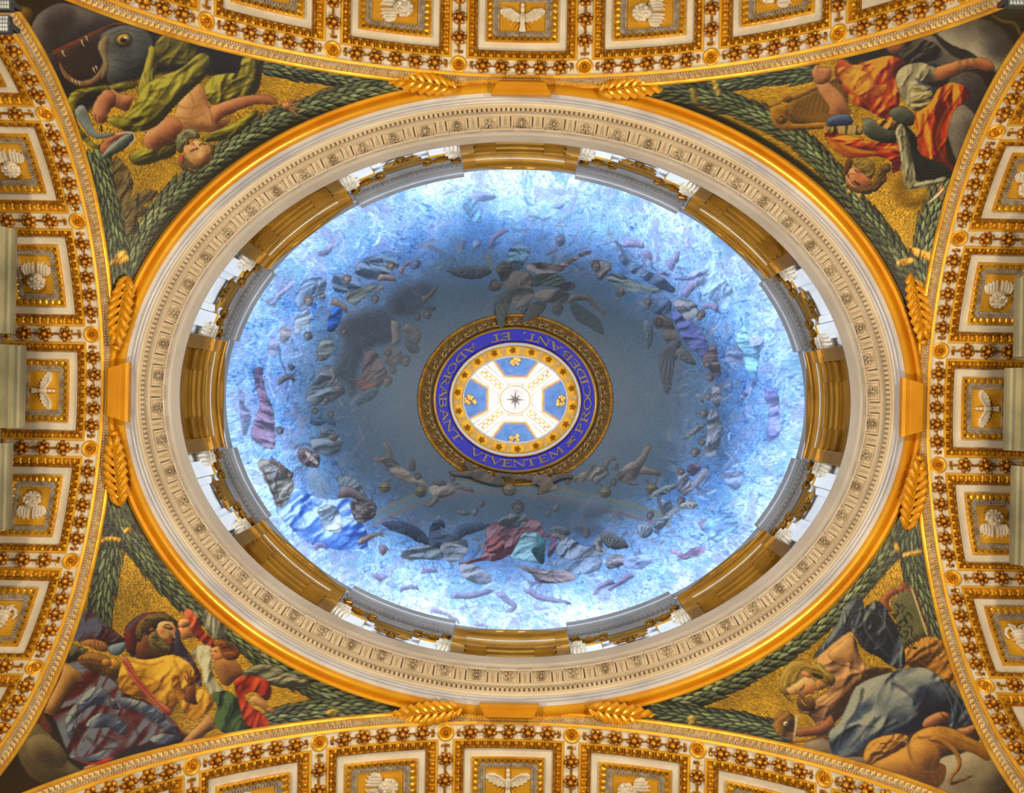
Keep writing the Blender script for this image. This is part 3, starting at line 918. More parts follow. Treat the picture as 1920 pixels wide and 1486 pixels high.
for k in range(5):
    a = PI / 2 + (k - 2) * 0.5
    L = 0.17 if k == 2 else 0.14
    pal.tube([(0.02 * (k - 2), -0.05, -0.04), (0.6 * L * math.cos(a), -0.04 + 0.6 * L * math.sin(a), -0.06), (L * math.cos(a), -0.03 + L * math.sin(a), -0.045)], [0.014, 0.026, 0.018], 5)
for sx in (-1, 1):
    pal.tube([(0.0, -0.06, -0.04), (sx * 0.07, -0.10, -0.05), (sx * 0.11, -0.06, -0.05), (sx * 0.08, -0.02, -0.04)], [0.02, 0.022, 0.02, 0.012], 5)
M['oculus_gold'] = mat('oculus_gilding', (150, 112, 36), (104, 72, 18), 0.36, 0.55, 6, 0.2, 30)
pal_m = pal.mesh('palmette', M['oculus_gold'])
scr = MB()
for sx in (-1, 1):
    scr.tube([(sx * (0.03 + 0.06 * math.cos(t)), -0.03 + 0.06 * math.sin(t), -0.03) for t in (-2.2, -1.2, -0.2, 0.9, 1.9, 2.7)], [0.018, 0.02, 0.02, 0.018, 0.016, 0.012], 5)
scr.ball((0, 0.08, -0.03), 0.03, 6, 4, (0.7, 1.6, 0.8))
scr_m = scr.mesh('scroll_leaf', M['oculus_gold'])
EP = Ell(166.5 * 35.0 / F_PX, 146.5 * 35.0 / F_PX)
NP = 34
for i in range(NP):
    o = link('palmette', pal_m, lan)
    o.matrix_local = inv_l @ EP.place(EP.L * i / NP, 0, 34.99)
    o2 = link('scroll_leaf', scr_m, lan)
    o2.matrix_local = inv_l @ EP.place(EP.L * (i + 0.5) / NP, -0.02, 35.0)

# Roman capitals of the inscription, drawn as strokes: unit cap height, y up
def glyph(ch):
    """returns (list of polylines with widths, advance)"""
    T, N = 0.12, 0.055          # thick and thin strokes
    se = lambda x, y, l=0.17: [((x - l, y), (x + l, y), 0.045)]
    def ln(x0, y0, x1, y1, w): return [((x0, y0), (x1, y1), w)]
    def arc(cx, cy, rx, ry, a0, a1, w, n=12):
        out = []
        for i in range(n):
            t0 = a0 + (a1 - a0) * i / n; t1 = a0 + (a1 - a0) * (i + 1) / n
            ww = N + (w - N) * abs(math.cos((t0 + t1) / 2))
            out.append(((cx + rx * math.cos(t0), cy + ry * math.sin(t0)), (cx + rx * math.cos(t1), cy + ry * math.sin(t1)), ww))
        return out
    g = {
        'I': ln(0, 0, 0, 1, T) + se(0, 0.02) + se(0, 0.98),
        'T': ln(0, 0, 0, 1, T) + se(0, 0.02) + ln(-0.36, 0.97, 0.36, 0.97, 0.07) + ln(-0.35, 0.97, -0.38, 0.80, 0.05) + ln(0.35, 0.97, 0.38, 0.80, 0.05),
        'E': ln(-0.2, 0, -0.2, 1, T) + ln(-0.34, 0.03, 0.28, 0.03, 0.07) + ln(-0.34, 0.97, 0.25, 0.97, 0.07) + ln(-0.2, 0.52, 0.16, 0.52, 0.06) + ln(0.27, 0.03, 0.31, 0.2, 0.05) + ln(0.24, 0.97, 0.26, 0.8, 0.05),
        'V': ln(-0.36, 1, 0, 0, T) + ln(0, 0, 0.34, 1, N) + se(-0.36, 0.98, 0.15) + se(0.34, 0.98, 0.13),
        'A': ln(0, 1, 0.36, 0, T) + ln(-0.34, 0, 0, 1, N) + ln(-0.2, 0.36, 0.22, 0.36, 0.06) + se(0.36, 0.02, 0.15) + se(-0.34, 0.02, 0.13),
        'N': ln(-0.32, 0, -0.32, 1, N) + ln(-0.36, 1, 0.32, 0, T) + ln(0.32, 0, 0.32, 1, N) + se(-0.32, 0.02, 0.13) + se(0.32, 0.98, 0.13),
        'M': ln(-0.42, 0, -0.34, 1, N) + ln(-0.34, 1, 0, 0.08, T) + ln(0, 0.08, 0.34, 1, N) + ln(0.34, 1, 0.42, 0, T) + se(-0.42, 0.02, 0.12) + se(0.42, 0.02, 0.15),
        'O': arc(0, 0.5, 0.38, 0.47, 0, 2 * PI, T, 24),
        'C': arc(0.05, 0.5, 0.40, 0.47, 0.75, 2 * PI - 0.75, T, 20),
        'D': ln(-0.28, 0, -0.28, 1, T) + arc(-0.2, 0.5, 0.52, 0.47, -PI / 2, PI / 2, T, 14) + ln(-0.4, 0.03, -0.1, 0.03, 0.06) + ln(-0.4, 0.97, -0.1, 0.97, 0.06),
        'B': ln(-0.24, 0, -0.24, 1, T) + arc(-0.1, 0.75, 0.32, 0.22, -PI / 2, PI / 2, T, 10) + arc(-0.1, 0.27, 0.38, 0.25, -PI / 2, PI / 2, T, 10) + ln(-0.36, 0.02, 0, 0.02, 0.06) + ln(-0.36, 0.97, 0, 0.97, 0.06) + ln(-0.24, 0.53, 0, 0.53, 0.05),
        'P': ln(-0.2, 0, -0.2, 1, T) + arc(-0.08, 0.74, 0.34, 0.24, -PI / 2, PI / 2, T, 12) + se(-0.2, 0.02) + ln(-0.34, 0.97, 0, 0.97, 0.06) + ln(-0.2, 0.5, 0, 0.5, 0.05),
        'R': ln(-0.24, 0, -0.24, 1, T) + arc(-0.1, 0.74, 0.32, 0.24, -PI / 2, PI / 2, T, 12) + se(-0.24, 0.02) + ln(-0.38, 0.97, 0, 0.97, 0.06) + ln(-0.2, 0.5, 0, 0.5, 0.05) + ln(-0.02, 0.5, 0.36, 0.0, T) + se(0.38, 0.02, 0.1),
        ',': ln(0, 0.1, -0.06, -0.16, 0.10),
        '*': arc(-0.15, 0.45, 0.16, 0.26, -1.2, 2.0, 0.13, 8) + arc(0.18, 0.55, 0.16, 0.22, 1.4, 5.0, 0.13, 8) + ln(-0.4, 0.15, 0.4, 0.85, 0.07) + ln(-0.3, 0.75, -0.05, 0.5, 0.1) + ln(0.05, 0.45, 0.35, 0.2, 0.1) + ln(-0.42, 0.35, -0.2, 0.25, 0.1) + ln(0.22, 0.8, 0.45, 0.62, 0.1),
    }[ch]
    mb = MB()
    for (x0, y0), (x1, y1), w in g:
        d = Vector((x1 - x0, y1 - y0)); L = d.length
        if L < 1e-6: continue
        d /= L
        nx, ny = -d.y * w / 2, d.x * w / 2
        e = 0.012
        ax, ay, bx, by = x0 - d.x * e, y0 - d.y * e, x1 + d.x * e, y1 + d.y * e
        mb.prism([(ax - nx, ay - ny), (bx - nx, by - ny), (bx + nx, by + ny), (ax + nx, ay + ny)], 0.0, 0.05)
    return mb
M['letter_gold'] = mat('letter_gilding', (176, 148, 84), (146, 118, 60), 0.45, 0.3, 5)
GL = {c: glyph(c).mesh('letter', M['letter_gold'], False) for c in 'ITEVANMOCDBPR,*'}
LET = [('P', 1325, 955), ('R', 1358, 893), ('O', 1374, 822), ('C', 1374, 750), ('I', 1362, 698), ('D', 1332, 655), ('E', 1300, 600), ('B', 1258, 552), ('A', 1195, 508), ('N', 1122, 478), ('T', 1060, 460), (',', 1014, 455),
       ('E', 917, 455), ('T', 868, 463), ('A', 727, 520), ('D', 668, 570), ('O', 622, 628), ('R', 588, 690), ('A', 566, 752), ('B', 560, 815), ('A', 570, 882), ('N', 600, 945), ('T', 643, 1005),
       ('V', 757, 1092), ('I', 805, 1118), ('V', 862, 1140), ('E', 925, 1152), ('N', 990, 1150), ('T', 1055, 1140), ('E', 1122, 1120), ('M', 1192, 1090), ('*', 1275, 1030)]
def band_pt(ph, t):
    """point of the blue band at fraction t from its lower outer edge"""
    h = 35.1 + 0.8 * t
    a = (149 - 25 * t) * h / F_PX
    b = (132.2 - 24.2 * t) * h / F_PX
    return Vector((a * math.cos(ph), b * math.sin(ph), H(h)))
for ch, cx, cy in LET:
    q = unproj(640 + cx * 0.3365, 480 + cy * 0.3365, 35.5)
    ph = math.atan2(q.y / 120.0, q.x / 136.5)
    base, top = band_pt(ph, 0.22), band_pt(ph, 0.78)
    up = (top - base)
    ht = up.length * (0.95 if ch != '*' else 0.9)
    up.normalize()
    tang = (band_pt(ph + 0.01, 0.2) - band_pt(ph - 0.01, 0.2)).normalized()
    # reading direction: seen from below with the cap tops towards the centre
    nrm = tang.cross(up).normalized()
    if nrm.z > 0: nrm = -nrm
    xdir = up.cross(nrm).normalized()
    m_ = Matrix.Identity(4)
    for i, vv in enumerate((xdir * ht, up * ht, nrm * ht)):
        m_[0][i], m_[1][i], m_[2][i] = vv.x, vv.y, vv.z
    m_ = Matrix.Translation(base + nrm * 0.0) @ m_
    o = link('letter', GL[ch], lan)
    o.matrix_local = inv_l @ m_

# lantern interior: rosette cornice, wall, ceiling
wl = ell_strip([LP(35.9, 122.5, 106.2), LP(36.2, 121, 104.5), (36.3, 2.10, 1.84), (40.3, 2.10, 1.84)], 96).build('wall_lantern', M['lantern_white'])
tag(wl, 'white lantern wall above the blue lettered band', 'wall', kind='structure')
lc = thing('lantern_cornice', 'small gilt cornice with flowers under the bright lantern ceiling', 'cornice', (0, 0, H(36.6)))
inv_c = Matrix.Translation((0, 0, -H(36.6)))
def putc(mb, nm, m_, sm=True):
    mb.mapped(lambda p: inv_c @ Vector(p))
    return mb.build(nm, m_, lc, sm)
putc(ell_strip([LP(36.2, 121.5, 105), LP(36.22, 119.5, 103), LP(36.45, 118, 101.5)], 120), 'white_step', M['lantern_white'])
putc(ell_strip([LP(36.45, 118.5, 102), LP(36.47, 116.5, 100)], 120), 'gilt_bead', M['gold'])
putc(ell_strip([LP(36.6, 117, 100.5), LP(36.6, 100, 84), LP(36.72, 99, 83.2)], 120), 'gilt_soffit', M['gold_flat'])
putc(ell_strip([LP(36.72, 100, 84), LP(36.70, 97.5, 80.5), LP(36.85, 96, 79), LP(36.86, 110, 95)], 120), 'white_lip', M['lantern_white'])
EL = Ell(108.5 * 36.6 / F_PX, 92.2 * 36.6 / F_PX)
lf_m = rosette_mb(0.115, 5, 0, 0.07, True, 1.0).mesh('flower', M['gold'])
cb = MB()
for sx in (-1, 1):
    cb.box((sx * 0.055, 0, -0.03), (0.04, 0.27, 0.08))
cb.box((0, 0, -0.02), (0.16, 0.27, 0.05))
cb_m = cb.mesh('console', M['soft_gold'], False)
NL = 18
for i in range(NL):
    o = link('flower', lf_m, lc); o.matrix_local = inv_c @ EL.place(EL.L * i / NL + 0.2, 0, 36.6)
    o = link('console', cb_m, lc); o.matrix_local = inv_c @ EL.place(EL.L * (i + 0.5) / NL + 0.2, 0, 36.62)
# ceiling
HC = 40.0
cl_ = thing('lantern_ceiling', 'bright lantern ceiling with crossed white ribs, blue panels and central star medallion', 'ceiling', (0, 0, H(HC)))
AXC, BXC = 2.10, 1.84
def cpt(x, y, dz=0.0):                   # shallow saucer
    return (x, y, 0.35 * (1 - (x / AXC) ** 2 - (y / BXC) ** 2) + dz)
mb = MB()
mb.grid([[cpt(AXC * r * math.cos(2 * PI * k / 64), BXC * r * math.sin(2 * PI * k / 64)) for k in range(65)] for r in (1.0, 0.75, 0.5, 0.25, 0.01)])
mb.build('vault', M['lantern_white'], cl_)
LK = HC / F_PX
def lpx(px, py):                         # picture point -> saucer xy
    q = unproj(px, py, HC + 0.2)
    return q.x, q.y
for k in range(4):                       # four blue panels with mauve frames and a cherub
    a = k * PI / 2
    c, s = math.cos(a), math.sin(a)
    sx, sy = (1.0, 1.0)
    if k % 2 == 0:
        o_ = [(0.95, -0.42), (0.95, 0.42), (2.0, 1.0), (2.0, -1.0)]
    else:
        o_ = [(0.78, -0.42), (0.78, 0.42), (1.75, 1.10), (1.75, -1.10)]
    def rot(p): return (p[0] * c - p[1] * s, p[0] * s + p[1] * c)
    def inset(o, d):
        cx = sum(p[0] for p in o) / 4; cy = sum(p[1] for p in o) / 4
        return [(cx + (p[0] - cx) * (1 - d / 0.5), cy + (p[1] - cy) * (1 - d / 0.6)) for p in o]
    for nm, d, m_, z0 in (('panel_frame', 0.0, M['soft_gold'], -0.03), ('mauve_frame', 0.05, M['lav'], -0.045), ('blue_panel', 0.12, M['light_blue'], -0.06)):
        pts = [rot(p) for p in inset(o_, d)]
        q = MB()
        n = 6
        g = []
        for i in range(n + 1):
            u = i / n
            l0 = [pts[0][j] * (1 - u) + pts[3][j] * u for j in (0, 1)]
            l1 = [pts[1][j] * (1 - u) + pts[2][j] * u for j in (0, 1)]
            g.append([cpt(l0[0] * (1 - t) + l1[0] * t, l0[1] * (1 - t) + l1[1] * t, z0) for t in (0, 0.25, 0.5, 0.75, 1)])
        q.grid(g)
        par = q.build(nm, m_, cl_)
    cz = 1.62 if k % 2 == 0 else 1.42
    cc = rot((cz, 0.0))
    ch = MB()
    rr = random.Random(k)
    for i in range(16):
        u, v = rr.uniform(-0.18, 0.18), rr.uniform(-0.15, 0.15)
        ch.ball((cc[0] + u, cc[1] + v, cpt(cc[0], cc[1])[2] - 0.09), rr.uniform(0.05, 0.10), 7, 5)
    ch.build('cherub_group', M['soft_gold'], cl_)
for k in range(4):                       # diagonal ribs with a guilloche
    dx, dy = ((1.45, 1.22), (-1.45, 1.22), (-1.45, -1.22), (1.45, -1.22))[k]
    d = Vector((dx, dy)).normalized(); nrm = Vector((-d.y, d.x))
    for nm, hw_, m_, z0 in (('rib', 0.24, M['lantern_white'], -0.07), ('rib_panel', 0.13, M['soft_gold'], -0.085), ('rib_field', 0.105, M['lantern_white'], -0.10)):
        q = MB()
        L0, L1 = (0.55, 1.9) if nm == 'rib' else (0.62, 1.62)
        q.grid([[cpt(*(d * (L0 + (L1 - L0) * i / 6) + nrm * v), z0) for v in (-hw_, hw_)] for i in range(7)])
        q.build(nm, m_, cl_)
    q = MB()
    for i in range(9):
        p = d * (0.68 + 0.105 * i) + nrm * (0.035 if i % 2 else -0.035)
        q.ball(cpt(p.x, p.y, -0.12), 0.05, 7, 4, (1, 1, 0.5))
    stuff(q.build('guilloche', M['soft_gold'], cl_))
def ring_at(r0, r1, nm, m_, z0):
    q = MB()
    q.grid([[cpt(r * math.cos(2 * PI * k / 40), r * 0.93 * math.sin(2 * PI * k / 40), z) for k in range(41)] for r, z in ((r1, z0 + 0.06), (r1, z0), ((r0 + r1) / 2, z0 - 0.03), (r0, z0), (r0, z0 + 0.06))])
    return q.build(nm, m_, cl_)
ring_at(0.40, 0.60, 'medallion_ring', M['lantern_white'], -0.12)
ring_at(0.52, 0.555, 'medallion_fillet', M['soft_gold'], -0.16)
q = MB(); q.grid([[cpt(r * math.cos(2 * PI * k / 40), r * 0.93 * math.sin(2 * PI * k / 40), -0.10) for k in range(41)] for r in (0.44, 0.01)])
q.build('medallion_field', M['vein'], cl_)
q = MB()
for k in range(8):
    a = k * PI / 4 + PI / 2
    L = 0.36 if k % 2 == 0 else 0.26
    for sg in (-1, 1):
        q.add([(0, 0, 0.17), (L * math.cos(a), L * math.sin(a), 0.2), (0.07 * math.cos(a + sg * PI / 8), 0.07 * math.sin(a + sg * PI / 8), 0.21)], [(0, 1, 2) if sg > 0 else (0, 2, 1)])
q.build('star', mat('grey_star', (120, 112, 108), (96, 90, 90), 0.5), cl_)

# marble cornices crossing the left and right edges of the picture, floodlights
def wall_cornice(sx, label, yc, ylen0, ylen1, xb, xr):
    t = thing('wall_cornice', label, 'cornice', (sx * 9.3, yc, H(18.6)))
    def stack(nm, y0, y1, x_in, hh):
        mb = MB()
        pr = [(x_in + 0.16, hh - 0.25), (x_in + 0.14, hh - 0.12), (x_in + 0.06, hh - 0.10), (x_in + 0.05, hh), (x_in + 0.015, hh + 0.03), (x_in, hh + 0.10), (x_in, hh + 0.22), (x_in + 0.5, hh + 0.24), (x_in + 1.6, hh + 0.24), (x_in + 1.6, hh - 0.25)]
        rows = [[(sx * x - sx * 9.3, y - yc, h - 18.6) for x, h in pr] for y in (y0, y1)]
        mb.grid(rows, True)
        k = len(pr)
        mb.f.append(tuple(range(k))); mb.f.append(tuple(k + i for i in range(k))[::-1])
        mb.build(nm, M['green_stone'], t, False)
    stack('forward_block', yc - 0.69, yc + 0.69, xb, 18.7)
    stack('wing', yc - ylen0, yc - 0.88, xr, 18.72)
    stack('wing', yc + 0.95, yc + ylen1, xr, 18.72)
    stack('backing', yc - ylen0, yc + ylen1, xr + 0.25, 18.8)
    return t
wall_cornice(-1, 'greenish marble cornice with a forward block at the left edge', -0.06, 2.65, 2.4, 8.27, 8.47)
wall_cornice(1, 'greenish marble cornice with a forward block at the right edge', 0.0, 2.2, 2.6, 8.25, 8.40)

def floodlight(px, py, h, sx_, sy_, rot, label):
    p = unproj(px, py, h)
    t = thing('floodlight', label, 'floodlight', p, (0, 0, rot), 'floodlights on the ledges')
    mb = MB(); mb.box((0, 0, 0.06), (sx_, sy_, 0.12)); mb.box((0, 0, 0.16), (sx_ * 0.7, sy_ * 0.7, 0.1))
    mb.build('casing', M['iron'], t, False)
    mb = MB()
    for i in range(5):
        for j in range(4):
            mb.box((-sx_ * 0.36 + sx_ * 0.18 * i, -sy_ * 0.33 + sy_ * 0.22 * j, -0.008), (sx_ * 0.14, sy_ * 0.18, 0.02))
    stuff(mb.build('lens_grid', M['led'], t, False))
    mb = MB()
    for sg in (-1, 1):
        mb.box((sg * sx_ * 0.52, 0, 0.15), (0.03, 0.06, 0.34))
    mb.box((0, 0, 0.32), (sx_ * 1.06, 0.06, 0.03))
    mb.build('mounting_yoke', M['iron'], t, False)
floodlight(3, 44, 15.5, 0.2, 0.24, 0.0, 'grey floodlight at the left edge, lower of the two in the top left corner')
floodlight(6, 2, 15.5, 0.2, 0.24, 0.0, 'grey floodlight cut by the picture corner at top left')
floodlight(1908, -4, 15.5, 0.26, 0.22, 0.0, 'grey floodlight at the top right corner')
# ------------------------------------------------------------------ painter: mosaic pictures as vertex colours of finely divided surfaces
PW_, PH_ = 1920, 1486
def smooth_noise(cell, seed, oct_=3):
    g = np.random.default_rng(seed)
    out = np.zeros((PH_, PW_), np.float32)
    amp, tot = 1.0, 0.0
    for o in range(oct_):
        c = max(2.0, cell / (2 ** o))
        ny, nx = int(PH_ / c) + 3, int(PW_ / c) + 3
        r = g.random((ny, nx)).astype(np.float32)
        y = np.arange(PH_) / c; x = np.arange(PW_) / c
        yi = y.astype(int); xi = x.astype(int)
        fy = (y - yi); fx = (x - xi)
        fy = (fy * fy * (3 - 2 * fy)).astype(np.float32)[:, None]; fx = (fx * fx * (3 - 2 * fx)).astype(np.float32)[None, :]
        r0 = r[yi]; r1 = r[yi + 1]
        rr = r0 * (1 - fy) + r1 * fy
        out += amp * (rr[:, xi] * (1 - fx) + rr[:, xi + 1] * fx)
        tot += amp
        amp *= 0.55
    return out / tot
N12, N30, N80 = smooth_noise(12, 1), smooth_noise(30, 2), smooth_noise(80, 3, 4)
N30b, N80b = smooth_noise(34, 5), smooth_noise(90, 6, 4)
FN = smooth_noise(24, 9, 1)[:1200, :1200]
FN = np.clip(0.5 + 1.15 * (FN - 0.5), 0, 1)
SPECK = np.random.default_rng(11).random((PH_, PW_)).astype(np.float32)

def box_blur(a, r):
    r = int(round(r))
    if r < 1: return a
    for ax in (0, 1):
        p = [(0, 0), (0, 0)]; p[ax] = (r + 1, r)
        q = np.cumsum(np.pad(a, p, mode='edge'), axis=ax)
        n = a.shape[ax]
        a = (np.take(q, range(2 * r + 1, 2 * r + 1 + n), ax) - np.take(q, range(0, n), ax)) / (2 * r + 1)
    return a

def spline(pts, closed=True, n=5):
    p = np.asarray(pts, float)
    m = len(p)
    if m < 3: return p
    idx = np.arange(m)
    if closed:
        p0, p1, p2, p3 = p[(idx - 1) % m], p, p[(idx + 1) % m], p[(idx + 2) % m]
    else:
        q = np.vstack([2 * p[0] - p[1], p, 2 * p[-1] - p[-2]])
        p0, p1, p2, p3 = q[:-3], q[1:-2], q[2:-1], q[3:]
    out = []
    for t in np.arange(n) / n:
        out.append(0.5 * (2 * p1 + (p2 - p0) * t + (2 * p0 - 5 * p1 + 4 * p2 - p3) * t * t + (3 * p1 - p0 - 3 * p2 + p3) * t ** 3))
    r = np.stack(out, 1).reshape(-1, 2)
    if not closed: r = np.vstack([r, p[-1]])
    return r

class Canvas:
    def __init__(self):
        self.c = np.zeros((PH_, PW_, 3), np.float32)
        self.g = np.zeros((PH_, PW_), np.float32)        # how much of the surface is gold tesserae
        self.lab = np.zeros((PH_, PW_), np.int16)
        self.names = [None]
        self.cur = 0
        self.fr = (0.0, 0.0, 1.0)
    def frame(self, ox, oy, s):
        self.fr = (ox, oy, s)
    def label(self, part, sub=None, text=None):
        if sub is not None:
            par = max(i for i, n in enumerate(self.names) if n and n[0] == part and n[1] is None)
            for i, n in enumerate(self.names):
                if n and n[1] == sub and n[3] == par:
                    self.cur = i
                    return
            self.names.append((part, sub, text, par))
        else:
            self.names.append((part, None, text, len(self.names)))
        self.cur = len(self.names) - 1
    def tp(self, pts):
        ox, oy, s = self.fr
        return [(ox + x * s, oy + y * s) for x, y in pts]
    def mask(self, poly, pad):
        x0 = max(0, int(poly[:, 0].min()) - pad); x1 = min(PW_, int(poly[:, 0].max()) + pad + 2)
        y0 = max(0, int(poly[:, 1].min()) - pad); y1 = min(PH_, int(poly[:, 1].max()) + pad + 2)
        if x1 - x0 < 2 or y1 - y0 < 2: return None
        W2, H2 = (x1 - x0) * 2, (y1 - y0) * 2
        q = (poly - (x0, y0)) * 2
        m = np.zeros((H2, W2), bool)
        X = np.arange(W2) + 0.5
        a, b = q, np.roll(q, -1, 0)
        for (ax, ay), (bx, by) in zip(a, b):
            if ay == by: continue
            lo, hi = (ay, by) if ay < by else (by, ay)
            r0 = max(0, int(math.ceil(lo - 0.5))); r1 = min(H2, int(math.ceil(hi - 0.5)))
            if r1 <= r0: continue
            Y = np.arange(r0, r1) + 0.5
            xc = ax + (Y - ay) * (bx - ax) / (by - ay)
            m[r0:r1] ^= X[None, :] < xc[:, None]
        f = m.astype(np.float32)
        f = (f[0::2, 0::2] + f[1::2, 0::2] + f[0::2, 1::2] + f[1::2, 1::2]) / 4
        return f, slice(y0, y1), slice(x0, x1)
    def fill(self, pts, col, lo=None, hi=None, r=9, L=(-0.6, -0.8), k=1.0, fold=None, soft=0, a=1.0, gold=0.0, sharp=False, lab=True, edge=0.0, line=0.5):
        s = self.fr[2]
        P = np.asarray(self.tp(pts), float)
        P = P if sharp else spline(P)
        res = self.mask(P, int(soft) * 2 + 3)
        if res is None: return
        m, sy, sx = res
        if soft: m = box_blur(box_blur(m, soft), soft)
        col = np.asarray(col, np.float32)
        lo = np.asarray(lo if lo is not None else col * 0.42, np.float32)
        hi = np.asarray(hi if hi is not None else np.minimum(255, col * 1.38 + 12), np.float32)
        rr = max(1.0, r)
        bm = box_blur(box_blur(m, rr), rr)
        gy, gx = np.gradient(bm)
        v = 0.52 - k * rr * 1.25 * (gx * L[0] + gy * L[1]) + 0.35 * (N30[sy, sx] - 0.5)
        if edge: v = v - edge * (1 - bm)
        if fold:
            ang, per, amp = fold
            yy, xx = np.mgrid[sy, sx]
            u = xx * math.cos(ang) + yy * math.sin(ang)
            w_ = -xx * math.sin(ang) + yy * math.cos(ang)
            uu = u + 26 * (N80[sy, sx] - 0.5) + 7 * (N30[sy, sx] - 0.5)
            n1 = FN[(np.rint(w_ * 24 / (per * 4.5) + 4000) % 1200).astype(int), (np.rint(uu * 24 / (per * 0.62) + 4000) % 1200).astype(int)]
            n2 = FN[(np.rint(w_ * 24 / (per * 2.2) + 4300) % 1200).astype(int), (np.rint(uu * 24 / (per * 0.30) + 4300) % 1200).astype(int)]
            t = 0.70 * n1 + 0.30 * n2
            v = v + amp * 2.6 * (t - 0.5)
            # single sharp pleats, each with a dark valley and a lit ridge
            rr_ = random.Random(int(P[0][0] * 13 + P[0][1] * 7 + len(P)))
            area = float(m.sum())
            n_p = int(min(16, max(3, area / 420)))
            sz = math.sqrt(area)
            ys_, xs_ = np.nonzero(m > 0.6)
            for q_ in range(n_p if len(ys_) else 0):
                ii = rr_.randrange(len(ys_))
                px, py = xs_[ii] + sx.start, ys_[ii] + sy.start
                aa = ang + PI / 2 + rr_.uniform(-0.55, 0.55)
                ca, sa = math.cos(aa), math.sin(aa)
                Lp = sz * rr_.uniform(0.35, 0.9)
                al = (xx - px) * ca + (yy - py) * sa
                ac = -(xx - px) * sa + (yy - py) * ca - rr_.uniform(-0.9, 0.9) * al * al / (Lp + 1)
                wd = min(max(1.0, sz * 0.035), 4.0) * rr_.uniform(0.7, 1.4)
                win = np.sqrt(np.clip(1 - np.abs(al) * 2 / Lp, 0, 1))
                v = v + (0.30 + 0.35 * amp) * win * (0.85 * np.exp(-((ac - 1.5 * wd) / (1.2 * wd)) ** 2) - np.exp(-(ac / wd) ** 2))
        v = v + 0.16 * (N12[sy, sx] - 0.5) + 0.16 * (SPECK[sy, sx] - 0.5)
        v = np.clip(v, 0, 1)[..., None]
        c = np.where(v < 0.5, lo + (col - lo) * (v * 2), col + (hi - col) * (v * 2 - 1))
        if not soft and line and m.sum() > 60:
            eb = np.clip((1 - box_blur(m, 1.4)) * 2.2, 0, 1) * m
            c = c * (1 - line * eb[..., None])
        mm = (m * a)[..., None]
        self.c[sy, sx] = self.c[sy, sx] * (1 - mm) + c * mm
        self.g[sy, sx] = self.g[sy, sx] * (1 - m * a) + gold * m * a
        if lab and self.cur and a > 0.5:
            l = self.lab[sy, sx]
            l[m > 0.5] = self.cur
    def stroke(self, pts, w, col, a=1.0, soft=0.6, w2=None, sm=True, lab=False):
        s = self.fr[2]
        P = np.asarray(self.tp(pts), float)
        if sm and len(P) > 2: P = spline(P, False, 4)
        n = len(P)
        w0 = w * s; w1 = (w2 if w2 is not None else w) * s
        pad = int(max(w0, w1)) + 3
        x0 = max(0, int(P[:, 0].min()) - pad); x1 = min(PW_, int(P[:, 0].max()) + pad + 1)
        y0 = max(0, int(P[:, 1].min()) - pad); y1 = min(PH_, int(P[:, 1].max()) + pad + 1)
        if x1 <= x0 or y1 <= y0: return
        yy, xx = np.mgrid[y0:y1, x0:x1].astype(np.float32)
        best = np.full(yy.shape, 1e9, np.float32)
        for i in range(n - 1):
            ax, ay = P[i]; bx, by = P[i + 1]
            dx, dy = bx - ax, by - ay
            L2 = dx * dx + dy * dy + 1e-9
            t = np.clip(((xx - ax) * dx + (yy - ay) * dy) / L2, 0, 1)
            wd = (w0 + (w1 - w0) * (i + t) / (n - 1)) / 2
            d = np.hypot(xx - ax - t * dx, yy - ay - t * dy) - wd
            best = np.minimum(best, d)
        m = np.clip(0.5 - best / (2 * soft), 0, 1) * a
        sl = (slice(y0, y1), slice(x0, x1))
        self.c[sl] = self.c[sl] * (1 - m[..., None]) + np.asarray(col, np.float32) * m[..., None]
        self.g[sl] *= (1 - m)
        if lab and self.cur:
            l = self.lab[sl]; l[m > 0.5] = self.cur
    # ---- small compositions
    def limb(self, pts, w, w2, col, L=(-0.6, -0.8), **kw):
        """a tapering arm or leg as a filled outline"""
        p = spline(np.asarray(pts, float), False, 4)
        d = np.gradient(p, axis=0)
        n = np.stack([-d[:, 1], d[:, 0]], 1)
        n /= np.linalg.norm(n, axis=1)[:, None] + 1e-9
        t = np.linspace(0, 1, len(p))[:, None]
        hw = (w + (w2 - w) * t) / 2
        out = np.vstack([p + n * hw, (p - n * hw)[::-1]])
        self.fill([tuple(q) for q in out[::2]], col, r=max(2, w * self.fr[2] * 0.3), L=L, **kw)
    def oval(self, x, y, rx, ry, ang, col, **kw):
        c, s = math.cos(ang), math.sin(ang)
        pts = [(x + rx * math.cos(t) * c - ry * math.sin(t) * s, y + rx * math.cos(t) * s + ry * math.sin(t) * c) for t in np.linspace(0, 2 * PI, 13)[:-1]]
        self.fill(pts, col, **kw)
    def hand(self, x, y, sz, ang, col, spread=0.35, flip=1):
        c, s = math.cos(ang), math.sin(ang)
        def T(u, v): return (x + (u * c - v * flip * s) * sz, y + (u * s + v * flip * c) * sz)
        self.fill([T(-0.2, -0.2), T(0.3, -0.28), T(0.5, 0), T(0.3, 0.28), T(-0.2, 0.2)], col, r=4)
        dk = [q * 0.45 for q in col]
        for i, (v, l) in enumerate(((-0.24, 0.9), (-0.09, 1.05), (0.07, 1.02), (0.22, 0.85))):
            e = T(l, v * (1 + spread * 4))
            self.stroke([T(0.3, v), T(0.6, v * (1 + spread * 1.6)), e], sz * 0.16, dk, 0.8, w2=sz * 0.11)
            self.stroke([T(0.3, v), T(0.6, v * (1 + spread * 1.6)), e], sz * 0.12, col, 1.0, w2=sz * 0.08)
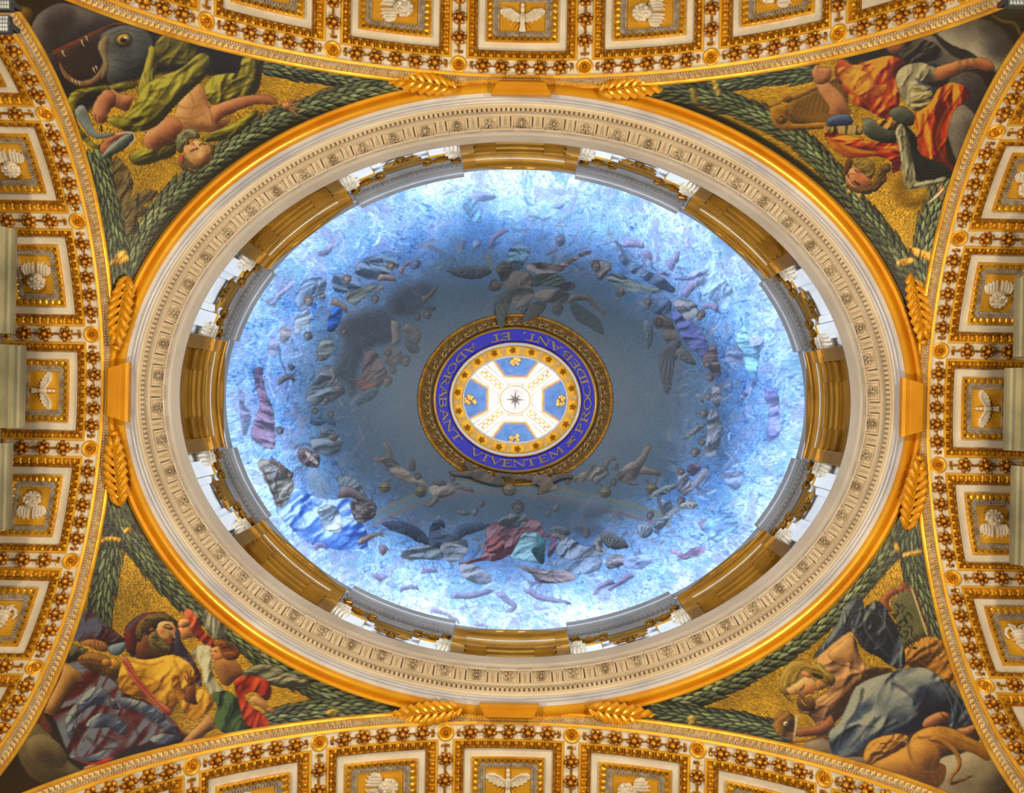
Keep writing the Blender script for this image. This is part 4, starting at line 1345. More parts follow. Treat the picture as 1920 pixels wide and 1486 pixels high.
        self.stroke([T(0.0, -0.2), T(0.25, -0.48), T(0.45, -0.62)], sz * 0.15, col, 1.0, w2=sz * 0.1)
    def head(self, x, y, r, ang, skin, hair, beard=None, prof=0, L=(-0.6, -0.8)):
        """ang: direction of the top of the head; prof: -1, 0, 1 turns the face"""
        c, s = math.cos(ang), math.sin(ang)           # axis up
        def T(u, v): return (x + u * r * -s + v * r * c, y + u * r * c + v * r * s)   # u across, v up
        hd = np.asarray(hair, float)
        self.fill([T(-0.95, -0.2), T(-1.0, 0.5), T(-0.55, 1.08), T(0.1, 1.2), T(0.7, 1.0), T(1.0, 0.4), T(0.92, -0.25), T(0.3, -0.5), T(-0.4, -0.5)], hair, r=4, L=L)
        self.fill([T(-0.66 + 0.18 * prof, 0.45), T(-0.2 + 0.2 * prof, 0.68), T(0.35 + 0.2 * prof, 0.62), T(0.68 + 0.1 * prof, 0.25), T(0.64 + 0.12 * prof, -0.35), T(0.25 + 0.2 * prof, -0.95), T(-0.25 + 0.2 * prof, -0.95), T(-0.66 + 0.15 * prof, -0.4)], skin, r=5, L=L, k=1.2)
        dk = [q * 0.28 for q in skin]; md = [q * 0.6 for q in skin]; lt = [min(255, q * 1.25 + 14) for q in skin]
        o = 0.26 * prof
        for e in (-0.3, 0.3):
            self.stroke([T(e - 0.17 + o, 0.12), T(e + o, 0.18), T(e + 0.17 + o, 0.11)], r * 0.13, dk, 0.9)
            self.stroke([T(e - 0.2 + o, 0.30), T(e + 0.18 + o, 0.30)], r * 0.09, md, 0.9)
        self.stroke([T(0.06 + o, 0.12), T(0.14 + o * 1.3, -0.24), T(-0.04 + o, -0.28)], r * 0.09, md, 0.9)
        self.stroke([T(0.0 + o, 0.1), T(0.04 + o * 1.2, -0.2)], r * 0.10, lt, 0.7)
        self.stroke([T(-0.2 + o, -0.5), T(0.2 + o, -0.5)], r * 0.11, [skin[0] * 0.6, skin[1] * 0.36, skin[2] * 0.36], 0.9)
        rr = random.Random(int(x * 7 + y))
        for i in range(14):
            t = -0.5 + i / 13 * 4.2
            self.stroke([T(0.9 * math.cos(t), 0.2 + 0.85 * math.sin(t)), T(0.98 * math.cos(t + 0.25), 0.25 + 0.9 * math.sin(t + 0.25)), T(0.8 * math.cos(t + 0.5), 0.2 + 0.8 * math.sin(t + 0.5))],
                        r * 0.1, hd * (0.4 if i % 2 else 1.5) + (8 if i % 2 == 0 else 0), 0.7)
        if beard is not None:
            self.fill([T(-0.62 + o * 0.6, -0.25), T(-0.5 + o * 0.6, -0.85), T(-0.05 + o, -1.5), T(0.45 + o, -1.0), T(0.6 + o, -0.3), T(0.25 + o, -0.62), T(-0.25 + o, -0.62)], beard, r=3, L=L)
            for i in range(8):
                u = -0.45 + 0.12 * i
                self.stroke([T(u + o, -0.6), T(u * 0.9 + o + 0.06, -0.95), T(u * 0.5 + o, -1.3)], r * 0.08, np.asarray(beard) * (0.45 if i % 2 else 1.4), 0.7)
    def folds(self, lines, w, dark, light, a=0.75):
        for ln in lines:
            self.stroke(ln, w, dark, a * 0.8, soft=2.6, w2=w * 0.35)
            off = w * 0.8
            self.stroke([(x - off * 0.6, y - off * 0.7) for x, y in ln], w * 0.7, light, a * 0.6, soft=2.2, w2=w * 0.25)
    def garland(self, path, width, seed=0, leaf=76, base=(76, 90, 60), dark=(12, 15, 9), lite=(168, 176, 136), rev=False):
        """overlapping laurel leaves running along the path"""
        rr = random.Random(seed)
        p = spline(np.asarray(path, float), False, 12)
        if rev: p = p[::-1]
        seg = np.hypot(*np.diff(p, axis=0).T)
        cs = np.concatenate([[0], np.cumsum(seg)])
        self.limb(path, width * 0.97, width * 0.97, dark)
        lanes = 3
        step = leaf * 0.42
        i = 0
        pos = cs[-1]
        rows = []
        while pos > 0:
            rows.append(pos); pos -= step
        for i, d in enumerate(rows):
            x = np.interp(d, cs, p[:, 0]); y = np.interp(d, cs, p[:, 1])
            x2 = np.interp(max(0, d - 4), cs, p[:, 0]); y2 = np.interp(max(0, d - 4), cs, p[:, 1])
            t = np.array([x - x2, y - y2]); t /= np.linalg.norm(t) + 1e-9
            nrm = np.array([-t[1], t[0]])
            for j in range(lanes):
                v = (j + 0.5 + 0.5 * (i % 2)) / lanes - 0.62 + rr.uniform(-0.05, 0.05)
                if v < -0.52 or v > 0.52: continue
                c = np.array([x, y]) + nrm * v * width
                dr = t + nrm * v * 0.9
                dr /= np.linalg.norm(dr)
                nn = np.array([-dr[1], dr[0]])
                ll, ww = leaf * rr.uniform(0.9, 1.2), leaf * 0.20
                q = [c - dr * ll * 0.35, c + nn * ww - dr * ll * 0.05, c + nn * ww * 0.7 + dr * ll * 0.35, c + nn * 0.5 + dr * ll * 0.74, c + dr * ll * 0.80, c - nn * 0.5 + dr * ll * 0.74, c - nn * ww * 0.7 + dr * ll * 0.35, c - nn * ww - dr * ll * 0.05]
                tone = rr.uniform(0.75, 1.2) * (1.0 - 0.55 * max(0, abs(v) - 0.2) / 0.32 * (0.5 + 0.5 * (v > 0)))
                dkq = [tuple(c + (u - c) * 1.16) for u in q]
                self.fill(dkq, dark, r=1, a=0.8)
                self.fill([tuple(u) for u in q], np.asarray(base) * tone, lo=np.asarray(base) * 0.45 * tone, hi=np.asarray(lite) * tone, r=2, k=1.1, L=(-nn[0] * 0.6 - 0.4, -nn[1] * 0.6 - 0.5))
                self.stroke([tuple(c - dr * ll * 0.2), tuple(c + dr * ll * 0.6)], leaf * 0.07, np.asarray(lite) * tone, 0.7)
    def ribbon(self, pts, col=(196, 146, 40)):
        self.fill(pts, col, lo=(90, 60, 10), hi=(240, 200, 90), r=3, fold=(0.5, 6, 0.5), gold=0.3)

CV = Canvas()
# ------------------------------------------------------------------ the pictures of the four pendentives (traced figure by figure)
SK1, SK2 = 0.33649, 0.34043
GOLDG = (206, 158, 34)
def ground():
    v = 0.75 + 0.5 * (N80 - 0.5) + 0.9 * (SPECK - 0.5) * (0.4 + N30)
    CV.c[:] = np.asarray(GOLDG, np.float32) * np.clip(v, 0.45, 1.3)[..., None]
    CV.g[:] = 0.25
ground()
OLIVE = dict(lo=(44, 38, 8), hi=(176, 170, 66))
# ======== top left: man with green cloak and the sea monster
CV.frame(0, 0, SK1)
CV.label('gold_ground'); 
CV.fill([(-80, -60), (2300, -60), (2300, 1700), (-80, 1700)], GOLDG, a=0.0, sharp=True)
CV.label('dark_background')
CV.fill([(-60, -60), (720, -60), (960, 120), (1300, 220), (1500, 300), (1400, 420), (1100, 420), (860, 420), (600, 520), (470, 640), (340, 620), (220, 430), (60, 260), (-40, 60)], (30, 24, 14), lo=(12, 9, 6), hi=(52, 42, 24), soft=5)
CV.fill([(120, 40), (180, 60), (170, 140), (130, 170), (100, 100)], (96, 74, 20), soft=2)
CV.label('leaf_garland', None, 'painted green laurel garland')
CV.garland([(1470, 372), (1620, 392), (1780, 420), (1900, 436), (2040, 470), (2150, 486)], 84, 1)
CV.garland([(690, 1600), (740, 1440), (800, 1310), (890, 1180), (1010, 1045), (1150, 925), (1310, 805), (1500, 690), (1700, 605), (1900, 545), (2080, 505), (2180, 480)], 96, 2)
CV.garland([(520, 840), (575, 990), (612, 1150), (640, 1300), (652, 1440), (668, 1600)], 116, 3)
CV.ribbon([(600, 1480), (640, 1440), (700, 1420), (720, 1450), (650, 1480)])
CV.ribbon([(640, 1420), (690, 1395), (705, 1415), (660, 1450)])
CV.label('monster_tail')
CV.fill([(640, 870), (700, 920), (740, 1000), (735, 1080), (700, 1140), (760, 1080), (860, 1060), (880, 1090), (800, 1150), (840, 1170), (760, 1230), (770, 1290), (700, 1300), (690, 1200), (650, 1080), (630, 960)], (94, 76, 34), lo=(34, 26, 10), hi=(128, 112, 70), fold=(0.6, 7, 0.6))
CV.folds([[(700, 1140), (780, 1100), (860, 1070)], [(690, 1180), (770, 1150), (840, 1160)], [(720, 1240), (740, 1270), (720, 1300)]], 7, (30, 22, 8), (140, 124, 82))
CV.label('sea_monster', None, 'painted grey sea monster with gaping jaws')
CV.fill([(215, 280), (300, 270), (330, 380), (310, 440), (250, 440), (210, 380)], (62, 56, 58), lo=(26, 22, 22), hi=(92, 84, 84), r=14)
CV.fill([(170, 230), (185, 130), (240, 60), (340, 18), (480, 42), (600, 64), (720, 84), (640, 120), (500, 190), (360, 270), (240, 300), (190, 280)], (80, 74, 74), lo=(34, 30, 30), hi=(128, 122, 118), r=22, k=0.8)
CV.oval(330, 110, 100, 70, -0.4, (48, 44, 46), soft=8, a=0.8)
CV.fill([(300, 300), (380, 240), (500, 180), (600, 140), (640, 200), (600, 320), (600, 400), (540, 470), (440, 480), (370, 430), (340, 360)], (44, 28, 14), lo=(12, 8, 4), hi=(90, 62, 36), r=12)
CV.stroke([(300, 290), (400, 240), (520, 180), (640, 130), (900, 140)], 26, (118, 62, 30), 0.95, w2=10)
CV.stroke([(305, 270), (410, 222), (530, 165), (650, 115)], 8, (34, 26, 24), 0.9)
CV.fill([(330, 340), (370, 400), (440, 450), (520, 430), (570, 360), (600, 250), (620, 240), (610, 360), (560, 450), (470, 490), (390, 460), (340, 400)], (124, 84, 56), lo=(50, 30, 16), hi=(150, 128, 92), r=5)
for q in ((350, 285, 30), (455, 225, 34), (480, 205, 22), (520, 380, 24), (535, 370, 18), (400, 440, 18), (420, 450, 18), (440, 455, 16)):
    CV.stroke([(q[0], q[1]), (q[0] + q[2] * 0.15, q[1] + q[2] * 0.6), (q[0] + q[2] * 0.5, q[1] + q[2])], 11, (176, 168, 138), 1.0, w2=3)
CV.fill([(600, 330), (560, 260), (560, 200), (620, 160), (700, 140), (800, 160), (850, 230), (845, 320), (790, 400), (700, 450), (620, 470), (590, 410)], (74, 76, 74), lo=(28, 30, 32), hi=(120, 120, 112), r=16, k=0.9)
CV.fill([(545, 260), (580, 200), (610, 210), (600, 300), (610, 360), (590, 420), (560, 440), (575, 350)], (128, 112, 72), lo=(60, 48, 26), hi=(166, 150, 108), r=5)
CV.oval(690, 225, 52, 42, -0.2, (66, 58, 30), r=4); CV.oval(690, 222, 38, 30, -0.2, (150, 122, 40), r=4); CV.oval(688, 224, 18, 15, 0, (20, 14, 8), r=2); CV.stroke([(692, 212), (704, 214)], 9, (230, 220, 170))
CV.folds([[(640, 330), (720, 340), (800, 310)], [(640, 370), (720, 385), (790, 350)], [(620, 420), (680, 430), (730, 410)], [(620, 190), (690, 165), (780, 180)]], 8, (24, 24, 26), (130, 130, 122), 0.7)
CV.label('saint_figure', None, 'painted bearded man in a green cloak, upside down')
CV.label('saint_figure', 'green_cloak')
for pg, fo in (([(870, 240), (940, 180), (1050, 195), (1095, 270), (1070, 345), (980, 375), (900, 360), (858, 310)], (0.9, 22, 0.35)),
               ([(375, 570), (430, 500), (590, 478), (735, 450), (768, 480), (650, 520), (500, 520), (430, 580), (430, 680), (500, 770), (575, 830), (500, 815), (400, 700)], (1.2, 16, 0.35)),
               ([(1140, 480), (1200, 420), (1330, 400), (1350, 330), (1420, 305), (1458, 360), (1450, 480), (1400, 545), (1300, 570), (1220, 600), (1160, 560)], (0.5, 16, 0.6)),
               ([(1130, 790), (1150, 750), (1290, 695), (1420, 615), (1436, 640), (1340, 740), (1230, 785)], (1.2, 10, 0.4)),
               ([(725, 860), (790, 825), (900, 795), (985, 795), (970, 865), (890, 895), (790, 925), (735, 905)], (1.0, 14, 0.5))):
    CV.fill(pg, (112, 104, 20), r=9, fold=fo, edge=0.3, **OLIVE)
CV.label('saint_figure', 'bare_body')
CV.fill([(1030, 500), (1100, 455), (1150, 520), (1175, 610), (1270, 655), (1280, 690), (1190, 735), (1100, 735), (1010, 720), (975, 660), (995, 570)], (172, 128, 78), lo=(84, 50, 24), hi=(208, 172, 118), r=13)
CV.folds([[(1000, 590), (1060, 600), (1120, 580)], [(990, 650), (1060, 660), (1140, 630)], [(1060, 520), (1080, 580), (1060, 640)]], 8, (96, 60, 30), (206, 170, 112), 0.6)
CV.fill([(800, 770), (850, 690), (950, 645), (1015, 690), (1000, 770), (920, 815), (850, 835), (805, 810)], (168, 112, 70), lo=(80, 44, 22), hi=(200, 156, 108), r=12)
CV.limb([(1170, 650), (1260, 605), (1400, 560), (1550, 560)], 96, 44, (158, 104, 66), lo=(74, 40, 20), hi=(198, 150, 102))
CV.hand(1590, 590, 78, 0.02, (170, 120, 76), 0.5)
CV.limb([(740, 580), (660, 560), (600, 520)], 92, 66, (162, 108, 72), lo=(76, 42, 22), hi=(200, 152, 104))
CV.fill([(545, 540), (590, 500), (640, 520), (640, 580), (600, 640), (610, 670), (560, 690), (520, 660), (515, 610)], (164, 108, 74), lo=(76, 40, 22), hi=(198, 150, 104), r=8)
for i in range(4): CV.stroke([(530 + 22 * i, 640 + 8 * i), (535 + 22 * i, 675 + 4 * i)], 6, (92, 48, 28), 0.8)
CV.fill([(555, 840), (575, 790), (640, 740), (700, 730), (720, 760), (660, 800), (600, 855)], (150, 84, 54), lo=(64, 30, 16), hi=(184, 126, 86), r=6)
for i in range(4): CV.stroke([(600 + 20 * i, 800 - 12 * i), (640 + 22 * i, 770 - 8 * i)], 6, (70, 34, 18), 0.8)
CV.label('saint_figure', 'green_cloak')
CV.fill([(845, 250), (885, 330), (855, 450), (800, 560), (765, 500), (800, 390), (825, 300)], (128, 122, 30), r=8, fold=(0.3, 14, 0.5), **OLIVE)
CV.fill([(880, 430), (1000, 390), (1110, 300), (1170, 320), (1150, 420), (1060, 510), (980, 590), (900, 680), (830, 725), (720, 735), (620, 695), (600, 660), (690, 645), (750, 580), (790, 500)], (118, 112, 22), r=14, fold=(0.75, 22, 0.55), edge=0.2, **OLIVE)
CV.folds([[(1160, 330), (1060, 440), (960, 560), (880, 640)], [(1090, 340), (980, 430), (900, 540), (840, 620)], [(840, 480), (800, 580), (700, 660)], [(880, 650), (800, 700), (700, 705)], [(1040, 210), (1000, 280), (920, 330)],
          [(1430, 330), (1380, 420), (1250, 480)], [(1420, 450), (1320, 500), (1200, 550)], [(600, 485), (500, 510), (410, 600)]], 16, (40, 36, 6), (186, 182, 84), 0.7)
CV.label('saint_figure', 'scroll')
CV.fill([(415, 625), (470, 588), (520, 700), (560, 745), (620, 735), (635, 755), (540, 775), (470, 720)], (112, 122, 118), lo=(50, 58, 56), hi=(170, 178, 170), r=6)
CV.fill([(640, 790), (700, 750), (740, 735), (748, 785), (680, 840), (600, 880), (555, 895), (580, 850)], (70, 78, 76), lo=(30, 34, 32), hi=(160, 168, 160), r=5)
CV.stroke([(650, 745), (735, 738), (748, 775), (720, 810)], 7, (196, 196, 180), 0.9)
CV.stroke([(565, 700), (568, 735)], 9, (24, 20, 16), 0.9)
CV.label('saint_figure', 'head')
FS = 120 / 1145.0
def curls(lines, w, cols, a=0.85):
    for i, ln in enumerate(lines):
        CV.stroke(ln, w, cols[i % len(cols)], a, w2=w * 0.4)
CV.frame(310, 230, FS)
CV.fill([(240, 700), (330, 600), (430, 560), (560, 480), (760, 420), (750, 340), (860, 430), (895, 560), (830, 690), (700, 800), (520, 870), (380, 865), (270, 800)], (104, 84, 46), lo=(40, 30, 16), hi=(150, 128, 80), r=5)
CV.fill([(340, 420), (440, 380), (520, 330), (600, 310), (690, 370), (770, 400), (830, 480), (815, 580), (740, 680), (620, 760), (520, 770), (430, 690), (360, 590), (325, 500)], (178, 138, 88), lo=(110, 66, 38), hi=(210, 176, 124), r=7)
CV.fill([(190, 440), (205, 250), (300, 170), (430, 108), (560, 150), (635, 260), (540, 300), (480, 290), (430, 330), (440, 390), (345, 400), (310, 540), (230, 520)], (98, 96, 66), lo=(44, 42, 26), hi=(160, 160, 126), r=4)
curls([[(230, 300), (280, 240), (270, 380)], [(340, 220), (400, 180), (420, 250)], [(450, 160), (520, 180), (520, 250)], [(560, 200), (600, 240), (570, 270)], [(300, 330), (360, 290), (370, 370)]], 26, [(158, 158, 122), (52, 48, 30)])
curls([[(640, 760), (720, 680), (760, 560)], [(700, 800), (800, 700), (840, 560)], [(560, 830), (660, 800), (740, 740)], [(760, 540), (790, 480), (760, 420)], [(830, 560), (860, 490), (830, 420)], [(420, 820), (500, 850), (580, 820)]], 22, [(56, 42, 22), (158, 134, 84)])
CV.fill([(250, 650), (268, 580), (330, 600), (348, 680), (310, 735)], (166, 78, 50), r=2)
CV.stroke([(455, 510), (510, 485), (580, 460)], 30, (70, 34, 24), 0.9); CV.stroke([(610, 395), (660, 375), (720, 390)], 28, (64, 32, 22), 0.9)
CV.stroke([(520, 340), (580, 410), (650, 470)], 34, (214, 180, 130), 0.8); CV.stroke([(470, 400), (500, 370), (520, 400)], 24, (140, 56, 34), 0.8)
CV.stroke([(405, 320), (450, 285), (515, 270)], 24, (120, 44, 36), 0.95); CV.oval(390, 450, 40, 30, 0.3, (196, 120, 74), soft=2, a=0.6); CV.oval(640, 560, 70, 50, -0.4, (206, 172, 120), soft=3, a=0.6)
CV.frame(0, 0, SK1)

# ======== top right: crowned king in red and orange with harp and book
CV.frame(1280, 0, SK1)
CV.label('dark_background')
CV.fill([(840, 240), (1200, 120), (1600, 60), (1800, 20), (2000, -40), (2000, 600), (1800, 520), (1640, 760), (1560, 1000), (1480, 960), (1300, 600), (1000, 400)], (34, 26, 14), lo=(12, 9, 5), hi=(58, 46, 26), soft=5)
CV.fill([(1700, 100), (1900, 40), (1900, 180), (1860, 200), (1800, 150)], (20, 32, 22), soft=3)
CV.stroke([(1730, 90), (1790, 120), (1850, 130), (1880, 190)], 16, (120, 90, 30), 0.8); CV.stroke([(1760, 60), (1840, 100), (1880, 160)], 10, (30, 54, 36), 0.9)
CV.label('leaf_garland', None, 'painted green laurel garland')
CV.garland([(-120, 478), (40, 470), (180, 466), (320, 440), (480, 420), (640, 405), (740, 390)], 96, 4, rev=True)
CV.garland([(1370, 1620), (1250, 1480), (1150, 1350), (1050, 1220), (950, 1100), (860, 990), (760, 870), (650, 770), (530, 690), (400, 625), (250, 570), (100, 525), (-40, 495), (-120, 480)], 108, 5)
CV.garland([(1470, 1010), (1430, 1120), (1385, 1240), (1360, 1350), (1350, 1480), (1400, 1620)], 120, 6, rev=True)
CV.ribbon([(1290, 1380), (1400, 1420), (1400, 1460), (1290, 1420)])
CV.ribbon([(1190, 1460), (1270, 1430), (1290, 1460), (1220, 1490)])
CV.ribbon([(165, 440), (185, 530), (215, 530), (190, 440)], (120, 112, 60)); CV.ribbon([(40, 500), (60, 580), (90, 570), (70, 500)], (120, 112, 60))
CV.label('harp', None, 'painted golden harp')
CV.fill([(600, 560), (720, 500), (900, 430), (920, 700), (860, 720), (620, 680), (570, 640)], (120, 88, 14), lo=(70, 48, 6), hi=(150, 116, 34), r=6)
for i in range(11): CV.stroke([(600 + 30 * i, 650 - 4 * i), (650 + 26 * i, 560 - 14 * i)], 4, (58, 40, 6), 0.9)
CV.fill([(560, 570), (580, 535), (740, 470), (900, 400), (905, 430), (740, 505), (620, 560)], (150, 112, 24), lo=(80, 54, 8), hi=(198, 158, 60), r=3)
CV.fill([(490, 600), (540, 580), (590, 600), (590, 660), (640, 690), (780, 680), (900, 690), (900, 720), (760, 720), (620, 730), (540, 720), (500, 680)], (140, 102, 18), lo=(64, 42, 6), hi=(190, 150, 54), r=5)
CV.oval(550, 665, 34, 30, 0, (120, 86, 14), r=4); CV.stroke([(575, 665), (550, 690), (525, 668), (548, 645), (566, 662), (550, 676)], 7, (60, 40, 6), 0.9)
CV.oval(585, 550, 26, 24, 0, (140, 102, 20), r=4); CV.stroke([(600, 550), (585, 566), (570, 550), (585, 538)], 6, (60, 40, 6))
CV.stroke([(470, 600), (520, 585), (560, 560)], 12, (120, 88, 18), 0.8)
CV.label('cloud', None, 'painted grey cloud')
CV.fill([(1110, 200), (1230, 170), (1380, 190), (1450, 260), (1540, 330), (1640, 320), (1700, 350), (1600, 390), (1400, 360), (1250, 320), (1150, 260)], (104, 98, 84), lo=(46, 42, 36), hi=(150, 142, 120), r=18)
CV.fill([(1400, 150), (1560, 100), (1720, 120), (1830, 220), (1870, 340), (1860, 430), (1800, 460), (1740, 400), (1620, 300), (1480, 240)], (118, 112, 96), lo=(52, 50, 46), hi=(168, 160, 136), r=24, L=(-0.9, 0.3))
CV.oval(1740, 260, 60, 90, -0.5, (72, 70, 68), soft=9, a=0.7)
CV.fill([(1480, 460), (1560, 400), (1660, 420), (1710, 520), (1690, 620), (1600, 640), (1510, 580)], (62, 56, 52), lo=(30, 26, 24), hi=(92, 84, 76), r=16)
CV.fill([(1480, 640), (1550, 580), (1630, 640), (1660, 740), (1620, 860), (1580, 930), (1530, 900), (1490, 800), (1470, 720)], (104, 96, 86), lo=(48, 42, 38), hi=(146, 138, 124), r=18)
CV.fill([(1700, 420), (1790, 400), (1780, 480), (1730, 540), (1700, 500)], (10, 8, 6), soft=4)
CV.label('companion', None, 'painted dark bearded head behind the king')
CV.fill([(1200, 230), (1290, 210), (1400, 240), (1450, 290), (1420, 330), (1300, 360), (1220, 330)], (36, 32, 20), lo=(10, 8, 4), hi=(92, 84, 52), r=8, fold=(0.8, 9, 0.8))
CV.fill([(1130, 240), (1180, 210), (1240, 240), (1220, 290), (1160, 300)], (140, 88, 50), r=5)
CV.label('king_figure', None, 'painted crowned king in orange and red robes, upside down')
CV.label('king_figure', 'tunic')
CV.fill([(1190, 420), (1240, 365), (1340, 350), (1420, 390), (1430, 450), (1360, 470), (1330, 560), (1300, 620), (1230, 560), (1200, 490)], (134, 126, 96), lo=(60, 56, 44), hi=(186, 178, 140), r=14, fold=(0.3, 16, 0.35))
CV.fill([(1280, 480), (1380, 480), (1390, 560), (1330, 610), (1270, 600)], (146, 134, 92), lo=(62, 52, 30), hi=(190, 180, 136), r=6, fold=(1.3, 9, 0.7))
CV.stroke([(1300, 440), (1360, 480), (1420, 500)], 16, (60, 74, 104), 0.7)
CV.label('king_figure', 'sandalled_foot')
CV.fill([(1410, 380), (1500, 350), (1560, 330), (1560, 400), (1500, 430), (1420, 450)], (158, 100, 52), lo=(78, 42, 16), hi=(194, 142, 84), r=8)
CV.fill([(1550, 340), (1640, 320), (1720, 340), (1740, 390), (1700, 400), (1620, 380), (1560, 390)], (150, 92, 50), lo=(70, 36, 14), hi=(190, 136, 80), r=6)
CV.folds([[(1540, 330), (1560, 400)], [(1580, 325), (1600, 390)], [(1620, 320), (1640, 385)]], 10, (70, 62, 54), (150, 140, 120), 0.8)
CV.label('king_figure', 'orange_robe')
RED = dict(lo=(84, 16, 4), hi=(196, 150, 40))
CV.fill([(850, 390), (880, 330), (960, 360), (1060, 330), (1160, 310), (1240, 345), (1190, 400), (1200, 480), (1210, 570), (1180, 640), (1120, 660), (1040, 620), (960, 580), (900, 500), (860, 440)], (176, 60, 10), r=13, fold=(0.5, 24, 0.85), **RED)
CV.fill([(860, 400), (910, 370), (1020, 400), (1060, 470), (1140, 470), (1110, 540), (1000, 540), (920, 500)], (176, 126, 28), lo=(120, 44, 8), hi=(206, 170, 60), r=9, a=0.85, fold=(0.9, 18, 0.6))
CV.fill([(1290, 640), (1360, 590), (1400, 540), (1430, 490), (1520, 460), (1590, 500), (1600, 550), (1540, 590), (1500, 650), (1480, 740), (1470, 840), (1500, 920), (1560, 960), (1520, 960), (1430, 920), (1350, 890), (1310, 800), (1290, 700)], (178, 62, 12), r=13, fold=(0.15, 26, 0.8), **RED)
CV.fill([(790, 700), (850, 740), (960, 760), (1060, 790), (1220, 800), (1220, 870), (1210, 950), (1170, 960), (1160, 900), (1060, 870), (940, 880), (860, 840), (800, 780)], (168, 44, 10), r=11, fold=(1.4, 20, 0.8), **RED)
CV.fill([(800, 760), (860, 790), (980, 830), (1100, 850), (1020, 880), (900, 870), (830, 820)], (186, 124, 24), lo=(120, 44, 8), hi=(208, 164, 56), r=6, a=0.8)
CV.folds([[(1000, 350), (1060, 450), (1150, 620)], [(1180, 360), (1150, 480), (1190, 580)], [(900, 480), (1000, 560), (1100, 640)], [(1500, 480), (1420, 580), (1340, 700)], [(1560, 520), (1470, 640), (1420, 780), (1460, 900)], [(1340, 640), (1330, 760), (1370, 860)],
          [(820, 770), (940, 850), (1080, 860)], [(1000, 800), (1100, 830), (1200, 830)]], 16, (110, 20, 4), (206, 150, 44), 0.75)
CV.label('king_figure', 'arm')
CV.limb([(880, 650), (860, 570), (800, 500), (765, 440)], 118, 62, (164, 114, 70), lo=(82, 46, 20), hi=(206, 162, 108))
CV.fill([(720, 410), (745, 360), (760, 375), (790, 380), (830, 390), (825, 440), (790, 470), (740, 460)], (166, 112, 70), lo=(82, 46, 20), hi=(204, 158, 106), r=5)
CV.stroke([(745, 420), (752, 362)], 16, (170, 116, 72), 1.0, w2=10)
CV.fill([(800, 680), (850, 640), (930, 640), (950, 690), (900, 700), (830, 710)], (58, 72, 104), lo=(24, 30, 50), hi=(110, 124, 150), r=5)
CV.fill([(800, 710), (900, 700), (980, 700), (1000, 750), (900, 750), (820, 740)], (128, 106, 54), lo=(50, 36, 12), hi=(176, 152, 96), r=4, fold=(0.0, 8, 0.9))
CV.label('king_figure', 'armour')
CV.fill([(1005, 690), (1020, 655), (1100, 680), (1180, 720), (1200, 780), (1150, 800), (1060, 780), (1010, 740)], (62, 66, 56), lo=(18, 20, 16), hi=(130, 134, 116), r=8)
CV.fill([(1150, 620), (1230, 590), (1290, 640), (1280, 700), (1200, 690)], (72, 76, 64), lo=(24, 26, 20), hi=(124, 126, 106), r=8)
CV.fill([(1080, 670), (1140, 660), (1200, 690), (1180, 730), (1110, 710)], (140, 104, 40), r=3, fold=(0.5, 7, 0.9))
CV.label('king_figure', 'book')
CV.fill([(1220, 690), (1300, 760), (1330, 860), (1480, 930), (1500, 990), (1300, 1010), (1260, 900)], (18, 20, 18), lo=(6, 6, 6), hi=(44, 44, 40), r=8)
CV.fill([(1188, 730), (1225, 690), (1262, 780), (1285, 900), (1305, 1030), (1290, 1055), (1235, 1050), (1220, 920), (1205, 820)], (150, 146, 118), lo=(70, 66, 48), hi=(190, 186, 156), r=5, fold=(0.1, 5, 0.6))
CV.fill([(1290, 1055), (1300, 1020), (1400, 1000), (1460, 985), (1465, 1000), (1400, 1035)], (150, 146, 118), lo=(70, 66, 48), hi=(190, 186, 156), r=4, fold=(1.4, 4, 0.6))
for i in range(5): CV.stroke([(1203 + 12 * i, 720 + 4 * i), (1232 + 11 * i, 870 + 6 * i), (1245 + 11 * i, 1045 - 4 * i)], 3, (84, 78, 56), 0.8)
CV.hand(1445, 1050, 60, 1.9, (162, 104, 64), 0.2)
CV.fill([(1355, 1140), (1400, 1100), (1450, 1050), (1460, 1060), (1410, 1115)], (196, 190, 150), r=2)
CV.label('king_figure', 'crowned_head')
CV.frame(1570, 280, FS)
CV.fill([(180, 640), (300, 680), (450, 680), (600, 600), (700, 480), (750, 330), (850, 255), (960, 290), (950, 400), (880, 430), (890, 540), (800, 650), (700, 755), (560, 805), (400, 785), (260, 745)], (86, 60, 22), lo=(32, 20, 6), hi=(140, 106, 48), r=5)
CV.fill([(180, 180), (260, 170), (280, 280), (200, 420), (130, 520), (90, 400)], (84, 56, 20), r=4)
CV.fill([(140, 490), (200, 430), (250, 330), (330, 310), (440, 400), (560, 500), (610, 580), (560, 680), (420, 700), (300, 690), (195, 625)], (172, 114, 72), lo=(104, 58, 28), hi=(206, 164, 112), r=7)
CV.fill([(280, 250), (400, 185), (560, 175), (665, 260), (685, 400), (605, 530), (520, 480), (420, 400), (330, 310)], (126, 104, 40), lo=(60, 42, 12), hi=(178, 152, 76), r=5)
curls([[(320, 260), (400, 230), (440, 190)], [(380, 330), (480, 300), (540, 230)], [(450, 400), (560, 380), (620, 280)], [(520, 460), (600, 440), (650, 350)], [(560, 500), (630, 470), (670, 400)]], 24, [(60, 42, 14), (182, 156, 80)])
curls([[(640, 700), (720, 640), (760, 560)], [(740, 480), (800, 420), (780, 340)], [(800, 560), (850, 520), (830, 470)], [(480, 760), (600, 760), (690, 700)], [(850, 330), (900, 330), (910, 380)]], 26, [(140, 104, 46), (36, 22, 8)])
